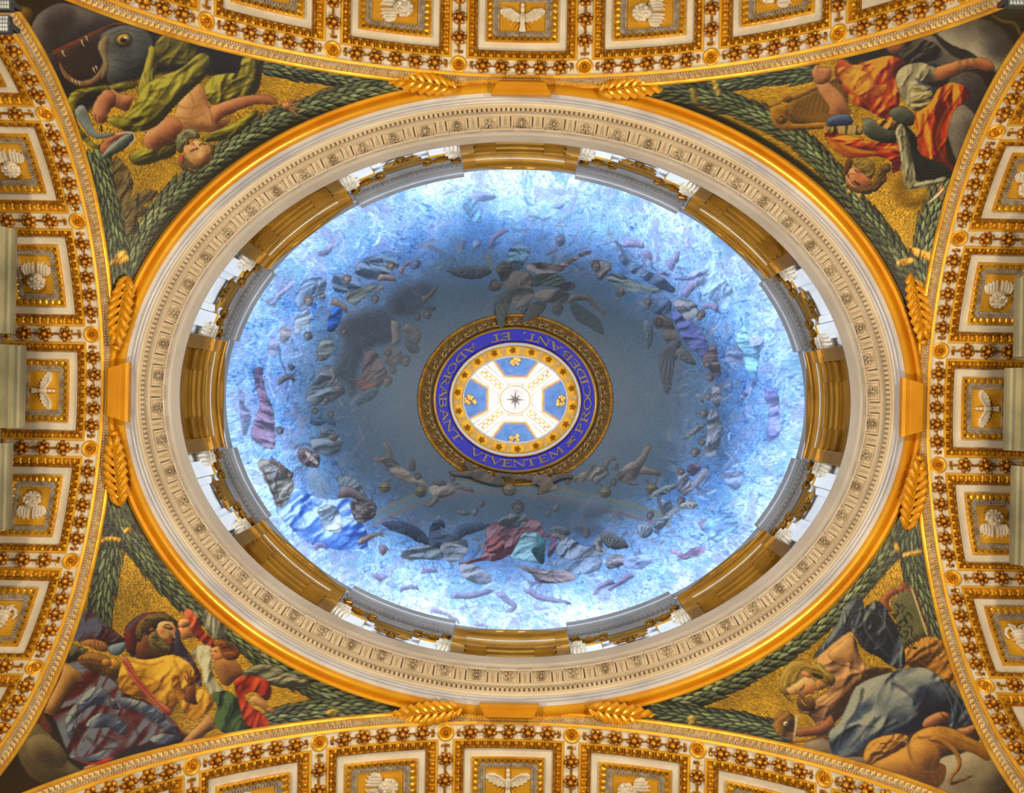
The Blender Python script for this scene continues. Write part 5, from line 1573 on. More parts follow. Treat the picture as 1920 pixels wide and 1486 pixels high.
CV.stroke([(180, 410), (185, 450), (210, 500)], 30, (60, 28, 16), 0.9); CV.stroke([(265, 590), (320, 640), (400, 640)], 22, (70, 36, 18), 0.9); CV.stroke([(310, 570), (350, 610), (400, 620)], 30, (44, 22, 14), 0.9)
CV.stroke([(315, 360), (360, 400), (410, 410)], 26, (120, 40, 30), 0.9); CV.stroke([(210, 480), (250, 430), (300, 440)], 26, (150, 82, 50), 0.7); CV.stroke([(200, 560), (260, 640), (330, 660)], 40, (204, 162, 112), 0.5); CV.oval(440, 550, 50, 40, 0, (190, 104, 62), soft=2, a=0.6); CV.oval(590, 620, 36, 30, 0, (120, 56, 36), r=2)
for q in ([(70, 662), (150, 618), (162, 662)], [(182, 680), (266, 770), (174, 816)], [(335, 780), (450, 800), (396, 932)], [(478, 812), (562, 824), (562, 922)], [(610, 780), (680, 760), (690, 850)]):
    CV.fill(q, (186, 160, 76), lo=(130, 96, 30), hi=(224, 204, 130), sharp=True, r=2)
CV.frame(1280, 0, SK1)
CV.label('gold_ground')
CV.fill([(1170, 980), (1230, 960), (1250, 1060), (1300, 1090), (1370, 1060), (1370, 1110), (1290, 1160), (1200, 1140), (1160, 1060)], (120, 86, 14), a=0.7, soft=4, gold=0.4)

# ======== bottom left: bearded man in yellow and red-blue with an angel
CV.frame(0, 980, SK2)
CV.label('dark_background')
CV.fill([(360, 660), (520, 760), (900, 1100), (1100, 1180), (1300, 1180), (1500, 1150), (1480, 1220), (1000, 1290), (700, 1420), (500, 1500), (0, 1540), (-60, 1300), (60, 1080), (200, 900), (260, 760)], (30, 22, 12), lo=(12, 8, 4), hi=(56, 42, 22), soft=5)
CV.label('leaf_garland', None, 'painted green laurel garland')
CV.garland([(650, -160), (640, -40), (620, 60), (600, 180), (575, 320), (552, 430), (540, 540)], 128, 7)
CV.garland([(600, -190), (640, -60), (700, 60), (790, 180), (900, 320), (1020, 430), (1180, 540), (1330, 650), (1480, 760), (1650, 870), (1820, 960), (1980, 1020), (2120, 1050)], 112, 8)
CV.garland([(1440, 1100), (1560, 1075), (1700, 1050), (1850, 1035), (2000, 1040), (2120, 1050)], 100, 9)
CV.ribbon([(555, 95), (600, 75), (665, 85), (660, 110), (600, 100), (560, 122)]); CV.ribbon([(680, 40), (740, 10), (760, 30), (700, 60)]); CV.ribbon([(1800, 1040), (1850, 1020), (1860, 1060), (1820, 1070)], (120, 120, 40))
CV.label('cloud', None, 'painted grey-brown cloud')
CV.fill([(95, 1120), (150, 1060), (230, 1110), (290, 1180), (350, 1250), (380, 1310), (480, 1380), (580, 1420), (570, 1460), (420, 1460), (250, 1440), (150, 1380), (100, 1280), (85, 1190)], (92, 80, 50), lo=(36, 30, 16), hi=(140, 126, 86), r=22)
CV.fill([(150, 1190), (240, 1160), (330, 1220), (370, 1300), (330, 1350), (220, 1340), (150, 1280)], (104, 90, 56), lo=(46, 38, 20), hi=(146, 130, 90), r=18)
CV.oval(240, 1270, 70, 45, 0.4, (64, 46, 24), soft=9, a=0.6)
CV.label('saint_figure', None, 'painted bearded man in a yellow tunic with a red and blue cloak')
CV.label('saint_figure', 'cloak')
RB = dict(lo=(52, 8, 4), hi=(112, 116, 126))
CV.fill([(420, 520), (480, 480), (560, 530), (640, 600), (700, 650), (680, 700), (560, 700), (440, 660), (390, 620)], (72, 20, 22), r=12, fold=(0.9, 26, 0.9), lo=(42, 6, 6), hi=(86, 90, 108))
CV.fill([(690, 620), (720, 540), (800, 500), (880, 500), (960, 560), (1000, 650), (1060, 740), (1110, 840), (1100, 900), (980, 760), (850, 700), (740, 760)], (66, 40, 52), r=12, fold=(0.8, 24, 0.7), lo=(48, 8, 8), hi=(90, 98, 120))
CV.fill([(240, 900), (330, 800), (450, 760), (560, 820), (660, 900), (700, 960), (820, 980), (930, 1060), (1000, 1150), (990, 1200), (850, 1230), (720, 1240), (640, 1290), (520, 1310), (400, 1290), (340, 1180), (300, 1080), (220, 980)], (88, 18, 12), r=20, fold=(0.7, 40, 0.95), **RB)
for pg in ([(430, 980), (520, 900), (600, 940), (660, 1030), (560, 1000), (480, 1020), (400, 1090), (370, 1060)], [(470, 1110), (540, 1050), (640, 1060), (700, 1120), (680, 1170), (600, 1130), (520, 1130)], [(660, 960), (800, 990), (900, 1060), (990, 1170), (900, 1130), (780, 1050), (680, 1020)],
           [(360, 1080), (400, 1060), (410, 1160), (380, 1190)], [(380, 1270), (470, 1290), (600, 1240), (520, 1310), (420, 1310)], [(820, 1190), (900, 1160), (1000, 1180), (900, 1220)]):
    CV.fill(pg, (84, 94, 114), lo=(44, 50, 66), hi=(150, 154, 146), r=8, fold=(0.8, 14, 0.5))
CV.folds([[(430, 1000), (420, 1100), (460, 1200)], [(600, 960), (640, 1060), (720, 1110)], [(700, 1000), (820, 1080), (940, 1160)], [(560, 1170), (640, 1200), (690, 1260)], [(480, 1180), (560, 1240), (640, 1240)], [(740, 1120), (760, 1200), (700, 1240)], [(520, 500), (600, 590), (650, 640)], [(730, 560), (700, 640), (720, 720)]], 18, (40, 6, 4), (128, 132, 138), 0.65)
CV.fill([(400, 1290), (500, 1320), (620, 1290), (600, 1330), (480, 1330)], (150, 40, 14), r=4)
CV.label('saint_figure', 'leg_and_feet')
CV.limb([(410, 790), (370, 880), (300, 1000), (270, 1060)], 110, 60, (140, 100, 44), lo=(62, 38, 14), hi=(188, 150, 86))
CV.fill([(200, 1010), (250, 1060), (290, 1140), (270, 1160), (220, 1110), (170, 1060)], (110, 56, 22), r=5)
CV.fill([(470, 1340), (540, 1330), (580, 1390), (540, 1410), (480, 1400), (460, 1370)], (136, 96, 50), r=7)
for i in range(4): CV.stroke([(480 + 22 * i, 1385), (484 + 22 * i, 1405)], 6, (70, 42, 18), 0.9)
CV.label('saint_figure', 'basket')
CV.fill([(430, 740), (520, 710), (620, 750), (670, 800), (640, 860), (540, 830), (460, 790)], (112, 76, 24), lo=(44, 26, 6), hi=(160, 118, 50), r=9)
for i in range(9): CV.stroke([(450 + 24 * i, 740 + 4 * i), (470 + 22 * i, 800 + 5 * i)], 6, (50, 30, 8), 0.8)
for i in range(3): CV.stroke([(440, 755 + 22 * i), (540, 760 + 26 * i), (650, 810 + 20 * i)], 5, (58, 36, 10), 0.8)
CV.oval(630, 780, 40, 30, 0.5, (156, 116, 40), r=5); CV.oval(590, 770, 30, 22, 0.3, (146, 104, 36), r=5)
CV.fill([(310, 720), (380, 670), (470, 690), (480, 710), (380, 740), (330, 750)], (86, 84, 60), lo=(40, 38, 24), hi=(128, 124, 92), r=6, fold=(0.6, 9, 0.6))
CV.fill([(440, 660), (500, 640), (580, 660), (600, 700), (560, 710), (480, 680)], (150, 104, 56), lo=(70, 42, 18), hi=(190, 142, 86), r=5)
for i in range(4): CV.stroke([(520 + 20 * i, 650 + 6 * i), (530 + 22 * i, 700 + 3 * i)], 8, (84, 50, 22), 0.7)
CV.fill([(600, 680), (690, 655), (700, 680), (660, 730), (610, 720)], (100, 112, 126), lo=(50, 58, 70), hi=(146, 156, 166), r=5)
CV.label('saint_figure', 'yellow_tunic')
YEL = dict(lo=(104, 62, 8), hi=(214, 176, 66))
CV.fill([(690, 740), (780, 750), (900, 730), (980, 730), (1060, 790), (1080, 880), (1060, 960), (980, 1000), (930, 1060), (860, 1010), (760, 960), (670, 930), (650, 860)], (176, 132, 26), r=18, fold=(0.9, 26, 0.4), **YEL)
CV.folds([[(720, 760), (830, 780), (900, 760)], [(700, 840), (820, 850), (900, 900)], [(960, 760), (1000, 860), (960, 940)], [(700, 900), (800, 920), (880, 980)], [(1020, 790), (1050, 870), (1030, 940)]], 14, (128, 74, 10), (220, 186, 80), 0.7)
CV.fill([(670, 750), (700, 740), (760, 840), (850, 950), (945, 1030), (930, 1060), (840, 990), (740, 880)], (166, 92, 62), lo=(90, 30, 14), hi=(196, 140, 106), r=5)
CV.stroke([(680, 760), (760, 870), (860, 980), (930, 1050)], 6, (130, 20, 8), 0.9)
CV.fill([(950, 840), (990, 860), (1010, 930), (1060, 980), (1100, 910), (1170, 960), (1170, 1010), (1100, 1080), (1040, 1080), (1000, 1010), (960, 920)], (170, 122, 24), r=9, fold=(0.4, 16, 0.5), **YEL)
CV.label('saint_figure', 'hand')
CV.limb([(1050, 1000), (1050, 930), (1050, 890)], 66, 56, (104, 58, 26), lo=(54, 26, 10), hi=(150, 96, 50))
CV.hand(1050, 880, 66, -1.35, (112, 62, 28), 0.35)
CV.label('saint_figure', 'head')
FT = 140 / 1214.0
CV.frame(230, 1130, FT)
CV.fill([(40, 620), (45, 400), (200, 265), (400, 165), (570, 150), (720, 170), (700, 300), (420, 320), (300, 400), (240, 560), (230, 760), (90, 820)], (86, 22, 20), lo=(44, 8, 8), hi=(128, 50, 40), r=8)
CV.stroke([(70, 440), (130, 350), (230, 270), (340, 215)], 56, (74, 84, 104), 0.85, w2=20); CV.fill([(880, 300), (930, 360), (940, 560), (1000, 760), (1080, 900), (980, 860), (880, 800), (830, 680), (870, 520)], (50, 46, 66), lo=(22, 18, 26), hi=(92, 98, 124), r=6)
CV.fill([(215, 720), (330, 540), (480, 540), (560, 740), (780, 800), (620, 880), (400, 920), (260, 900)], (92, 52, 22), lo=(44, 22, 8), hi=(140, 90, 44), r=8)
CV.fill([(560, 330), (700, 290), (800, 310), (862, 390), (878, 480), (832, 510), (858, 572), (800, 592), (792, 650), (700, 700), (590, 610), (540, 480)], (180, 142, 86), lo=(110, 72, 36), hi=(214, 182, 122), r=7)
CV.fill([(225, 580), (215, 420), (300, 280), (420, 200), (560, 165), (720, 175), (850, 255), (912, 350), (880, 410), (800, 315), (700, 290), (590, 330), (550, 430), (470, 400), (430, 480), (340, 500), (300, 630)], (72, 56, 26), lo=(24, 18, 8), hi=(130, 108, 62), r=5)
CV.fill([(470, 480), (560, 460), (600, 560), (680, 590), (765, 680), (805, 720), (760, 795), (640, 810), (520, 790), (440, 700), (410, 580)], (92, 78, 42), lo=(38, 30, 14), hi=(150, 130, 82), r=5)
curls([[(440, 220), (520, 240), (580, 220)], [(360, 280), (440, 270), (500, 310)], [(600, 220), (700, 230), (760, 270)], [(780, 250), (850, 300), (880, 360)], [(260, 420), (290, 500), (270, 570)], [(480, 560), (560, 560), (560, 640)], [(560, 650), (640, 640), (660, 720)], [(500, 660), (560, 700), (640, 770)], [(680, 700), (740, 720), (750, 770)]], 24, [(134, 114, 66), (30, 22, 10)])
CV.stroke([(700, 405), (745, 410), (790, 430)], 36, (40, 22, 14), 0.95); CV.stroke([(715, 412), (730, 420)], 14, (190, 180, 160), 0.9); CV.stroke([(655, 390), (740, 348), (815, 412)], 18, (64, 40, 20), 0.9)
CV.stroke([(800, 450), (835, 510), (850, 560)], 22, (204, 168, 112), 0.8); CV.stroke([(765, 540), (800, 560), (830, 575)], 18, (70, 40, 20), 0.8); CV.stroke([(700, 590), (740, 620), (775, 645)], 28, (150, 50, 34), 0.95); CV.oval(640, 470, 55, 40, 0, (190, 98, 46), soft=2, a=0.65); CV.oval(470, 440, 36, 34, 0, (130, 62, 36), r=2)
CV.frame(0, 980, SK2)
CV.label('angel', None, 'painted winged angel in red and green beside the bearded man')
CV.label('angel', 'wing')
CV.fill([(1130, 480), (1160, 400), (1180, 470), (1220, 540), (1250, 600), (1240, 640), (1180, 640), (1130, 580), (1115, 520)], (122, 122, 104), lo=(52, 54, 48), hi=(174, 172, 150), r=6, fold=(0.1, 7, 0.7))
CV.fill([(1330, 840), (1390, 790), (1480, 780), (1600, 830), (1720, 880), (1680, 910), (1560, 910), (1460, 880), (1400, 860)], (118, 116, 92), lo=(50, 50, 40), hi=(164, 160, 132), r=6, fold=(1.3, 7, 0.7))
CV.label('angel', 'robe')
CV.fill([(1010, 500), (1040, 470), (1090, 520), (1120, 590), (1180, 650), (1170, 690), (1100, 650), (1050, 590), (1030, 540)], (164, 62, 34), lo=(90, 20, 8), hi=(204, 120, 76), r=8, fold=(0.6, 12, 0.6))
CV.fill([(1060, 720), (1110, 670), (1170, 690), (1170, 760), (1180, 850), (1240, 930), (1270, 990), (1200, 980), (1130, 900), (1110, 800)], (146, 142, 112), lo=(60, 66, 56), hi=(196, 192, 160), r=9, fold=(0.2, 12, 0.7))
CV.fill([(1170, 940), (1260, 930), (1340, 1000), (1400, 1100), (1370, 1170), (1240, 1160), (1180, 1100), (1200, 1020)], (36, 54, 30), lo=(10, 18, 10), hi=(84, 108, 66), r=11, fold=(0.4, 22, 0.7))
CV.fill([(1290, 870), (1370, 840), (1460, 860), (1500, 920), (1470, 980), (1400, 930), (1350, 960), (1400, 1020), (1460, 1060), (1500, 1150), (1440, 1150), (1350, 1100), (1320, 1000)], (156, 44, 14), lo=(76, 12, 4), hi=(200, 96, 48), r=11, fold=(0.5, 18, 0.75))
CV.label('angel', 'body')
CV.fill([(1180, 770), (1260, 730), (1320, 780), (1340, 830), (1300, 860), (1260, 900), (1210, 870)], (140, 96, 46), lo=(66, 40, 16), hi=(180, 134, 76), r=9)
CV.limb([(1380, 960), (1430, 990), (1490, 1030)], 56, 30, (176, 132, 74), lo=(90, 56, 24), hi=(214, 176, 116)); CV.hand(1480, 1025, 36, 0.5, (176, 130, 74), 0.3)
CV.limb([(1040, 640), (1020, 590), (1010, 560)], 70, 50, (166, 116, 66)); CV.fill([(980, 560), (1000, 530), (1040, 530), (1050, 560), (1010, 580)], (180, 130, 78), r=4)
CV.limb([(1180, 1080), (1110, 1140), (1040, 1200), (1000, 1240)], 80, 40, (160, 118, 62), lo=(78, 48, 20), hi=(200, 160, 100))
CV.fill([(980, 1240), (1030, 1215), (1060, 1225), (1040, 1245), (990, 1255)], (160, 118, 62), r=4)
CV.label('angel', 'head')
CV.frame(360, 1120, 160 / 1090.0)
CV.fill([(290, 620), (350, 530), (430, 555), (540, 600), (615, 690), (590, 775), (480, 805), (400, 765), (360, 690), (320, 655)], (108, 60, 20), lo=(44, 20, 6), hi=(168, 108, 46), r=4)
CV.fill([(238, 672), (330, 618), (372, 690), (400, 765), (350, 795), (270, 785), (248, 730)], (186, 130, 74), lo=(120, 62, 28), hi=(220, 176, 118), r=4)
curls([[(330, 580), (390, 570), (420, 610)], [(400, 640), (470, 630), (520, 670)], [(420, 710), (500, 700), (560, 720)], [(450, 590), (520, 620), (560, 660)]], 22, [(170, 108, 44), (46, 22, 8)])
CV.stroke([(285, 672), (310, 690)], 16, (70, 34, 16), 0.9); CV.stroke([(240, 672), (262, 690)], 12, (120, 66, 34), 0.9); CV.stroke([(255, 738), (275, 742)], 14, (140, 50, 34), 0.9)
CV.frame(0, 980, SK2)

# ======== bottom right: youth in blue writing among lions
CV.frame(1280, 980, SK2)
CV.label('dark_background')
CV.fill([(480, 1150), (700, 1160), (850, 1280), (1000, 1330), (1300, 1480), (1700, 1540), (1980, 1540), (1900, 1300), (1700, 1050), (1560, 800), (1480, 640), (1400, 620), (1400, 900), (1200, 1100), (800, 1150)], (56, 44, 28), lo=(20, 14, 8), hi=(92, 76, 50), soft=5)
CV.label('leaf_garland', None, 'painted green laurel garland')
CV.garland([(1350, -160), (1270, -40), (1190, 70), (1110, 190), (1010, 300), (900, 420), (780, 530), (650, 640), (500, 740), (340, 830), (180, 910), (20, 980), (-160, 1010)], 124, 10, rev=True)
CV.garland([(1250, -200), (1270, -20), (1250, 60), (1250, 160), (1285, 300), (1330, 430), (1370, 560), (1400, 660)], 118, 11)
CV.garland([(-160, 1020), (0, 1050), (140, 1075), (280, 1090), (420, 1120), (560, 1160), (620, 1180)], 96, 12, rev=True)
CV.ribbon([(1140, 90), (1160, 80), (1200, 150), (1180, 160)]); CV.ribbon([(1215, 170), (1310, 150), (1320, 170), (1225, 190)]); CV.ribbon([(30, 1070), (70, 1060), (80, 1110), (40, 1120)], (110, 110, 50))
CV.label('cloud', None, 'painted grey cloud under the lion')
CV.fill([(670, 1240), (700, 1200), (800, 1190), (860, 1280), (1000, 1290), (1020, 1330), (900, 1330), (740, 1300)], (122, 108, 84), lo=(56, 48, 36), hi=(166, 152, 124), r=14)
CV.fill([(1380, 1440), (1420, 1300), (1560, 1260), (1640, 1180), (1600, 1100), (1640, 1020), (1690, 1060), (1700, 1180), (1780, 1240), (1830, 1310), (1800, 1420), (1700, 1500), (1500, 1500)], (130, 118, 92), lo=(58, 54, 46), hi=(180, 166, 134), r=24)
CV.fill([(1470, 880), (1540, 830), (1590, 920), (1580, 1000), (1540, 1020)], (108, 96, 76), r=12)
CV.label('lion', None, 'painted lion peering behind the youth, left')
CV.fill([(500, 1100), (530, 1040), (590, 1040), (620, 1090), (610, 1160), (550, 1180), (510, 1150)], (126, 88, 24), lo=(60, 38, 8), hi=(166, 124, 50), r=7, fold=(0.7, 6, 0.7))
CV.oval(570, 1107, 12, 12, 0, (190, 190, 160), r=2); CV.oval(572, 1107, 5, 6, 0, (20, 14, 8), r=1)
CV.label('lion', None, 'painted lion head beside the tablet')
CV.fill([(1210, 760), (1220, 700), (1280, 650), (1370, 625), (1460, 670), (1520, 760), (1530, 840), (1490, 890), (1420, 860), (1340, 800), (1270, 800)], (150, 104, 30), lo=(70, 42, 8), hi=(196, 148, 66), r=14, fold=(0.9, 10, 0.6))
CV.folds([[(1330, 680), (1400, 720), (1440, 800)], [(1380, 650), (1460, 720), (1490, 820)], [(1300, 760), (1360, 800), (1430, 850)]], 9, (70, 42, 8), (200, 150, 66), 0.7)
CV.stroke([(1245, 775), (1290, 755), (1320, 750)], 9, (50, 30, 8), 0.9); CV.oval(1278, 690, 12, 8, 0, (40, 24, 6), r=1); CV.oval(1375, 660, 24, 20, 0.3, (170, 120, 44), r=4)
CV.label('tablet', None, 'painted stone tablet with letters')
CV.fill([(1150, 430), (1255, 350), (1345, 610), (1290, 650), (1215, 690)], (100, 98, 62), lo=(70, 68, 40), hi=(128, 126, 88), r=4, sharp=True)
CV.stroke([(1258, 352), (1345, 612)], 12, (176, 166, 116), 1.0, sm=False); CV.stroke([(1275, 352), (1362, 612)], 8, (120, 30, 14), 1.0, sm=False)
# the lettering of the tablet: Hebrew strokes, then two Latin lines
def tl(cx, cy, u, v):
    a = -0.62
    return (cx + u * math.cos(a) - v * math.sin(a), cy + u * math.sin(a) + v * math.cos(a))
INK = (18, 16, 10)
def ink(cx, cy, segs, w=8):
    for sg in segs:
        CV.stroke([tl(cx, cy, *p) for p in sg], w, INK, 1.0, sm=False)
FV = 160 / 1090.0
CV.frame(1670, 1080, FV)
for ln in ([(62, 350), (92, 375), (100, 405)], [(95, 398), (150, 368), (176, 400), (138, 455)], [(85, 440), (102, 478), (20, 500)], [(18, 485), (62, 540), (40, 552)], [(60, 512), (100, 475)], [(216, 462), (262, 500), (276, 545)], [(168, 522), (236, 462)], [(172, 520), (214, 588)],
           [(130, 580), (172, 552), (206, 598), (164, 642)], [(38, 590), (52, 610), (92, 640)], [(76, 640), (118, 590), (140, 610)], [(92, 650), (134, 640), (112, 705)], [(222, 640), (262, 650), (280, 690), (266, 738)], [(165, 712), (210, 694), (218, 728), (178, 806)], [(130, 745), (156, 782)]):
    CV.stroke(ln, 22, INK, 1.0, sm=False, w2=14)
CV.frame(1280, 980, SK2)
def latin(text, x0, y0, x1, y1, sz):
    G = {'D': [[(0, 0), (0, 1)], [(0, 1), (.5, .9), (.6, .5), (.5, .1), (0, 0)]], 'A': [[(0, 0), (.3, 1), (.6, 0)], [(.12, .35), (.48, .35)]], 'N': [[(0, 0), (0, 1), (.6, 0), (.6, 1)]], 'I': [[(0, 0), (0, 1)]], 'E': [[(.5, 0), (0, 0), (0, 1), (.5, 1)], [(0, .5), (.4, .5)]],
         'L': [[(0, 1), (0, 0), (.5, 0)]], 'C': [[(.6, .85), (.3, 1), (0, .5), (.3, 0), (.6, .15)]], 'P': [[(0, 0), (0, 1), (.5, .9), (.5, .55), (0, .5)]], 'V': [[(0, 1), (.3, 0), (.6, 1)]], 'T': [[(.3, 0), (.3, 1)], [(0, 1), (.6, 1)]]}
    d = np.array([x1 - x0, y1 - y0], float); L = np.linalg.norm(d); d /= L
    up = np.array([d[1], -d[0]])
    n = len(text)
    for i, ch in enumerate(text):
        b = np.array([x0, y0]) + d * L * i / n
        for sg in G[ch]:
            CV.stroke([tuple(b + d * p[0] * sz * 0.9 + up * p[1] * sz) for p in sg], 9, INK, 1.0, sm=False, soft=0.5)
CV.frame(1670, 1080, FV)
latin('DANIEL', 168, 922, 372, 738, 46)
latin('CAPVI', 244, 915, 396, 800, 40)
CV.frame(1280, 980, SK2)
CV.label('youth_figure', None, 'painted fair-haired youth in blue writing with a pen')
CV.label('youth_figure', 'raised_hand')
CV.limb([(1130, 500), (1110, 450), (1130, 400), (1190, 370)], 60, 36, (140, 76, 36), lo=(70, 32, 12), hi=(182, 118, 66)); CV.hand(1200, 365, 60, -0.3, (150, 84, 42), 0.3)
CV.label('youth_figure', 'blue_mantle')
BLU = dict(lo=(18, 22, 36), hi=(132, 138, 130))
CV.fill([(720, 745), (780, 660), (860, 540), (900, 450), (970, 405), (1000, 460), (960, 540), (900, 640), (820, 700)], (62, 74, 92), r=12, fold=(0.5, 26, 0.6), **BLU)
CV.fill([(925, 560), (990, 480), (1080, 430), (1150, 520), (1200, 620), (1225, 720), (1220, 800), (1150, 790), (1080, 740), (1000, 700), (950, 620)], (58, 70, 88), r=14, fold=(0.3, 26, 0.9), **BLU)
CV.folds([[(1040, 480), (1010, 580), (1060, 660), (1140, 740)], [(1090, 500), (1140, 600), (1190, 700)], [(990, 500), (960, 600), (1000, 680)], [(960, 430), (900, 540), (820, 660)]], 18, (16, 20, 32), (150, 154, 142), 0.75)
CV.label('youth_figure', 'rose_tunic')
ROS = dict(lo=(60, 38, 24), hi=(206, 164, 104))
CV.fill([(740, 760), (800, 690), (870, 630), (930, 600), (960, 660), (980, 740), (1030, 790), (1140, 800), (1150, 830), (1060, 860), (1000, 900), (920, 1000), (880, 1060), (820, 1120), (760, 1160), (740, 1120), (700, 1060), (640, 1040), (640, 980), (740, 960), (800, 900)], (140, 104, 70), r=17, fold=(0.7, 24, 0.5), **ROS)
CV.fill([(800, 720), (870, 660), (930, 620), (950, 700), (960, 760), (900, 770), (840, 770)], (182, 140, 84), lo=(110, 76, 44), hi=(216, 176, 112), r=10, a=0.9)
CV.folds([[(760, 940), (820, 920), (890, 860)], [(720, 1000), (800, 1010), (870, 960)], [(940, 640), (960, 720), (1010, 790)], [(880, 780), (960, 800), (1020, 850)], [(720, 1060), (790, 1080), (840, 1050)]], 14, (60, 36, 22), (210, 166, 108), 0.65)
CV.limb([(840, 1090), (760, 1140), (690, 1150), (620, 1160)], 70, 40, (140, 88, 48), lo=(70, 38, 16), hi=(180, 126, 76))
CV.hand(620, 1165, 52, 3.0, (146, 92, 50), 0.15); CV.stroke([(628, 1065), (622, 1120), (612, 1195)], 12, (196, 190, 160), 1.0, w2=6)
CV.stroke([(570, 1212), (700, 1195), (810, 1170)], 10, (130, 84, 34), 1.0)
CV.label('youth_figure', 'blue_mantle')
CV.fill([(960, 900), (1030, 860), (1120, 830), (1240, 800), (1340, 800), (1420, 850), (1500, 930), (1560, 1010), (1590, 1100), (1540, 1120), (1460, 1120), (1460, 1060), (1380, 1050), (1310, 1130), (1220, 1170), (1100, 1190), (1010, 1230), (950, 1270), (850, 1290), (810, 1220), (810, 1150), (860, 1100), (900, 1020), (930, 950)], (76, 88, 104), r=26, fold=(0.75, 46, 0.9), lo=(20, 26, 42), hi=(158, 160, 144))
CV.fill([(1020, 900), (1100, 870), (1200, 950), (1280, 1020), (1280, 1060), (1180, 1080), (1080, 1060), (1020, 980)], (132, 138, 130), lo=(70, 80, 92), hi=(166, 168, 150), r=14, a=0.8, soft=5)
CV.fill([(1240, 830), (1340, 830), (1420, 900), (1400, 930), (1300, 900), (1220, 920), (1160, 880)], (120, 126, 122), lo=(60, 70, 84), hi=(160, 162, 146), r=12, a=0.75, soft=4)
CV.fill([(1260, 950), (1340, 900), (1420, 960), (1450, 1030), (1360, 1030)], (30, 36, 54), soft=4, a=0.8)
CV.folds([[(990, 920), (960, 1030), (900, 1120), (860, 1240)], [(1060, 1080), (1000, 1150), (930, 1230)], [(1180, 1100), (1080, 1150), (1000, 1210)], [(1160, 880), (1240, 930), (1320, 1010)], [(1420, 880), (1480, 980), (1500, 1080)], [(1480, 930), (1540, 1020), (1560, 1090)], [(1300, 1060), (1230, 1110), (1140, 1150)]], 20, (16, 20, 34), (160, 164, 152), 0.7)
CV.label('youth_figure', 'feet')
CV.fill([(1320, 1110), (1350, 1070), (1420, 1040), (1465, 1050), (1465, 1080), (1420, 1110), (1340, 1125)], (160, 106, 62), lo=(80, 46, 22), hi=(196, 148, 96), r=6)
for i in range(3): CV.stroke([(1420 + 16 * i, 1048 + 10 * i), (1436 + 12 * i, 1066 + 10 * i)], 6, (90, 50, 26), 0.8)
CV.fill([(1510, 1140), (1560, 1125), (1620, 1105), (1645, 1095), (1610, 1150), (1570, 1170), (1530, 1165)], (164, 108, 66), lo=(84, 48, 24), hi=(198, 150, 100), r=5)
CV.label('youth_figure', 'head')
FU = 130 / 1127.0
CV.frame(1450, 1220, FU)
CV.fill([(90, 560), (140, 350), (280, 185), (450, 155), (600, 215), (760, 205), (870, 310), (970, 400), (1020, 480), (960, 570), (880, 565), (700, 640), (400, 700), (200, 720), (330, 835), (270, 820), (140, 690)], (136, 112, 40), lo=(62, 44, 12), hi=(186, 160, 78), r=7)
CV.fill([(370, 850), (420, 720), (520, 770), (640, 740), (690, 840), (660, 970), (480, 970)], (96, 66, 26), lo=(36, 22, 8), hi=(150, 110, 54), r=5)
CV.fill([(220, 610), (320, 560), (440, 460), (520, 425), (620, 440), (705, 520), (705, 620), (640, 705), (560, 692), (535, 720), (512, 764), (420, 705), (380, 692), (320, 724), (228, 665)], (184, 148, 90), lo=(120, 76, 40), hi=(216, 186, 128), r=7)
CV.fill([(690, 500), (760, 470), (880, 560), (860, 600), (720, 640)], (150, 108, 60), r=4)
CV.fill([(448, 355), (520, 318), (600, 380), (615, 440), (550, 442), (480, 402)], (190, 132, 88), lo=(110, 56, 34), hi=(214, 170, 124), r=3)
CV.fill([(620, 370), (700, 370), (810, 420), (790, 460), (680, 430)], (52, 36, 14), r=3)
curls([[(380, 480), (420, 340), (520, 270), (640, 300)], [(300, 560), (330, 420), (430, 300)], [(640, 300), (740, 330), (830, 420)], [(720, 240), (820, 330), (880, 400)], [(860, 420), (900, 480), (930, 520)], [(180, 560), (220, 400), (320, 290)], [(200, 700), (280, 760), (340, 820)], [(450, 800), (500, 860), (540, 900)], [(240, 560), (300, 520), (360, 500)]], 24, [(70, 50, 16), (196, 172, 92)])
CV.stroke([(430, 650), (470, 610), (500, 560)], 26, (64, 34, 20), 0.9); CV.stroke([(560, 695), (590, 680), (620, 668)], 18, (130, 48, 34), 0.9); CV.oval(575, 590, 60, 44, 0, (204, 112, 60), soft=2, a=0.7); CV.stroke([(540, 720), (555, 690), (540, 670)], 16, (90, 44, 26), 0.8); CV.stroke([(350, 640), (400, 660), (430, 690)], 20, (150, 96, 56), 0.6)
CV.frame(1280, 980, SK2)
CV.label('lion', None, 'painted golden lion crouching with back turned')
LIO = dict(lo=(78, 44, 6), hi=(206, 158, 66))
CV.fill([(1000, 1290), (1020, 1220), (1080, 1180), (1160, 1165), (1235, 1165), (1240, 1230), (1180, 1260), (1120, 1290), (1060, 1330), (1020, 1330)], (146, 104, 28), r=9, fold=(0.8, 9, 0.7), **LIO)
CV.fill([(1040, 1340), (1120, 1290), (1230, 1230), (1280, 1160), (1380, 1120), (1480, 1130), (1580, 1180), (1680, 1230), (1720, 1260), (1680, 1310), (1600, 1270), (1500, 1250), (1420, 1280), (1400, 1320), (1450, 1340), (1440, 1420), (1380, 1470), (1320, 1440), (1220, 1440), (1120, 1400)], (156, 110, 26), r=22, **LIO)
CV.fill([(1240, 1230), (1300, 1180), (1380, 1200), (1420, 1280), (1400, 1350), (1320, 1360), (1260, 1310)], (166, 120, 34), r=16, a=0.9, **LIO)
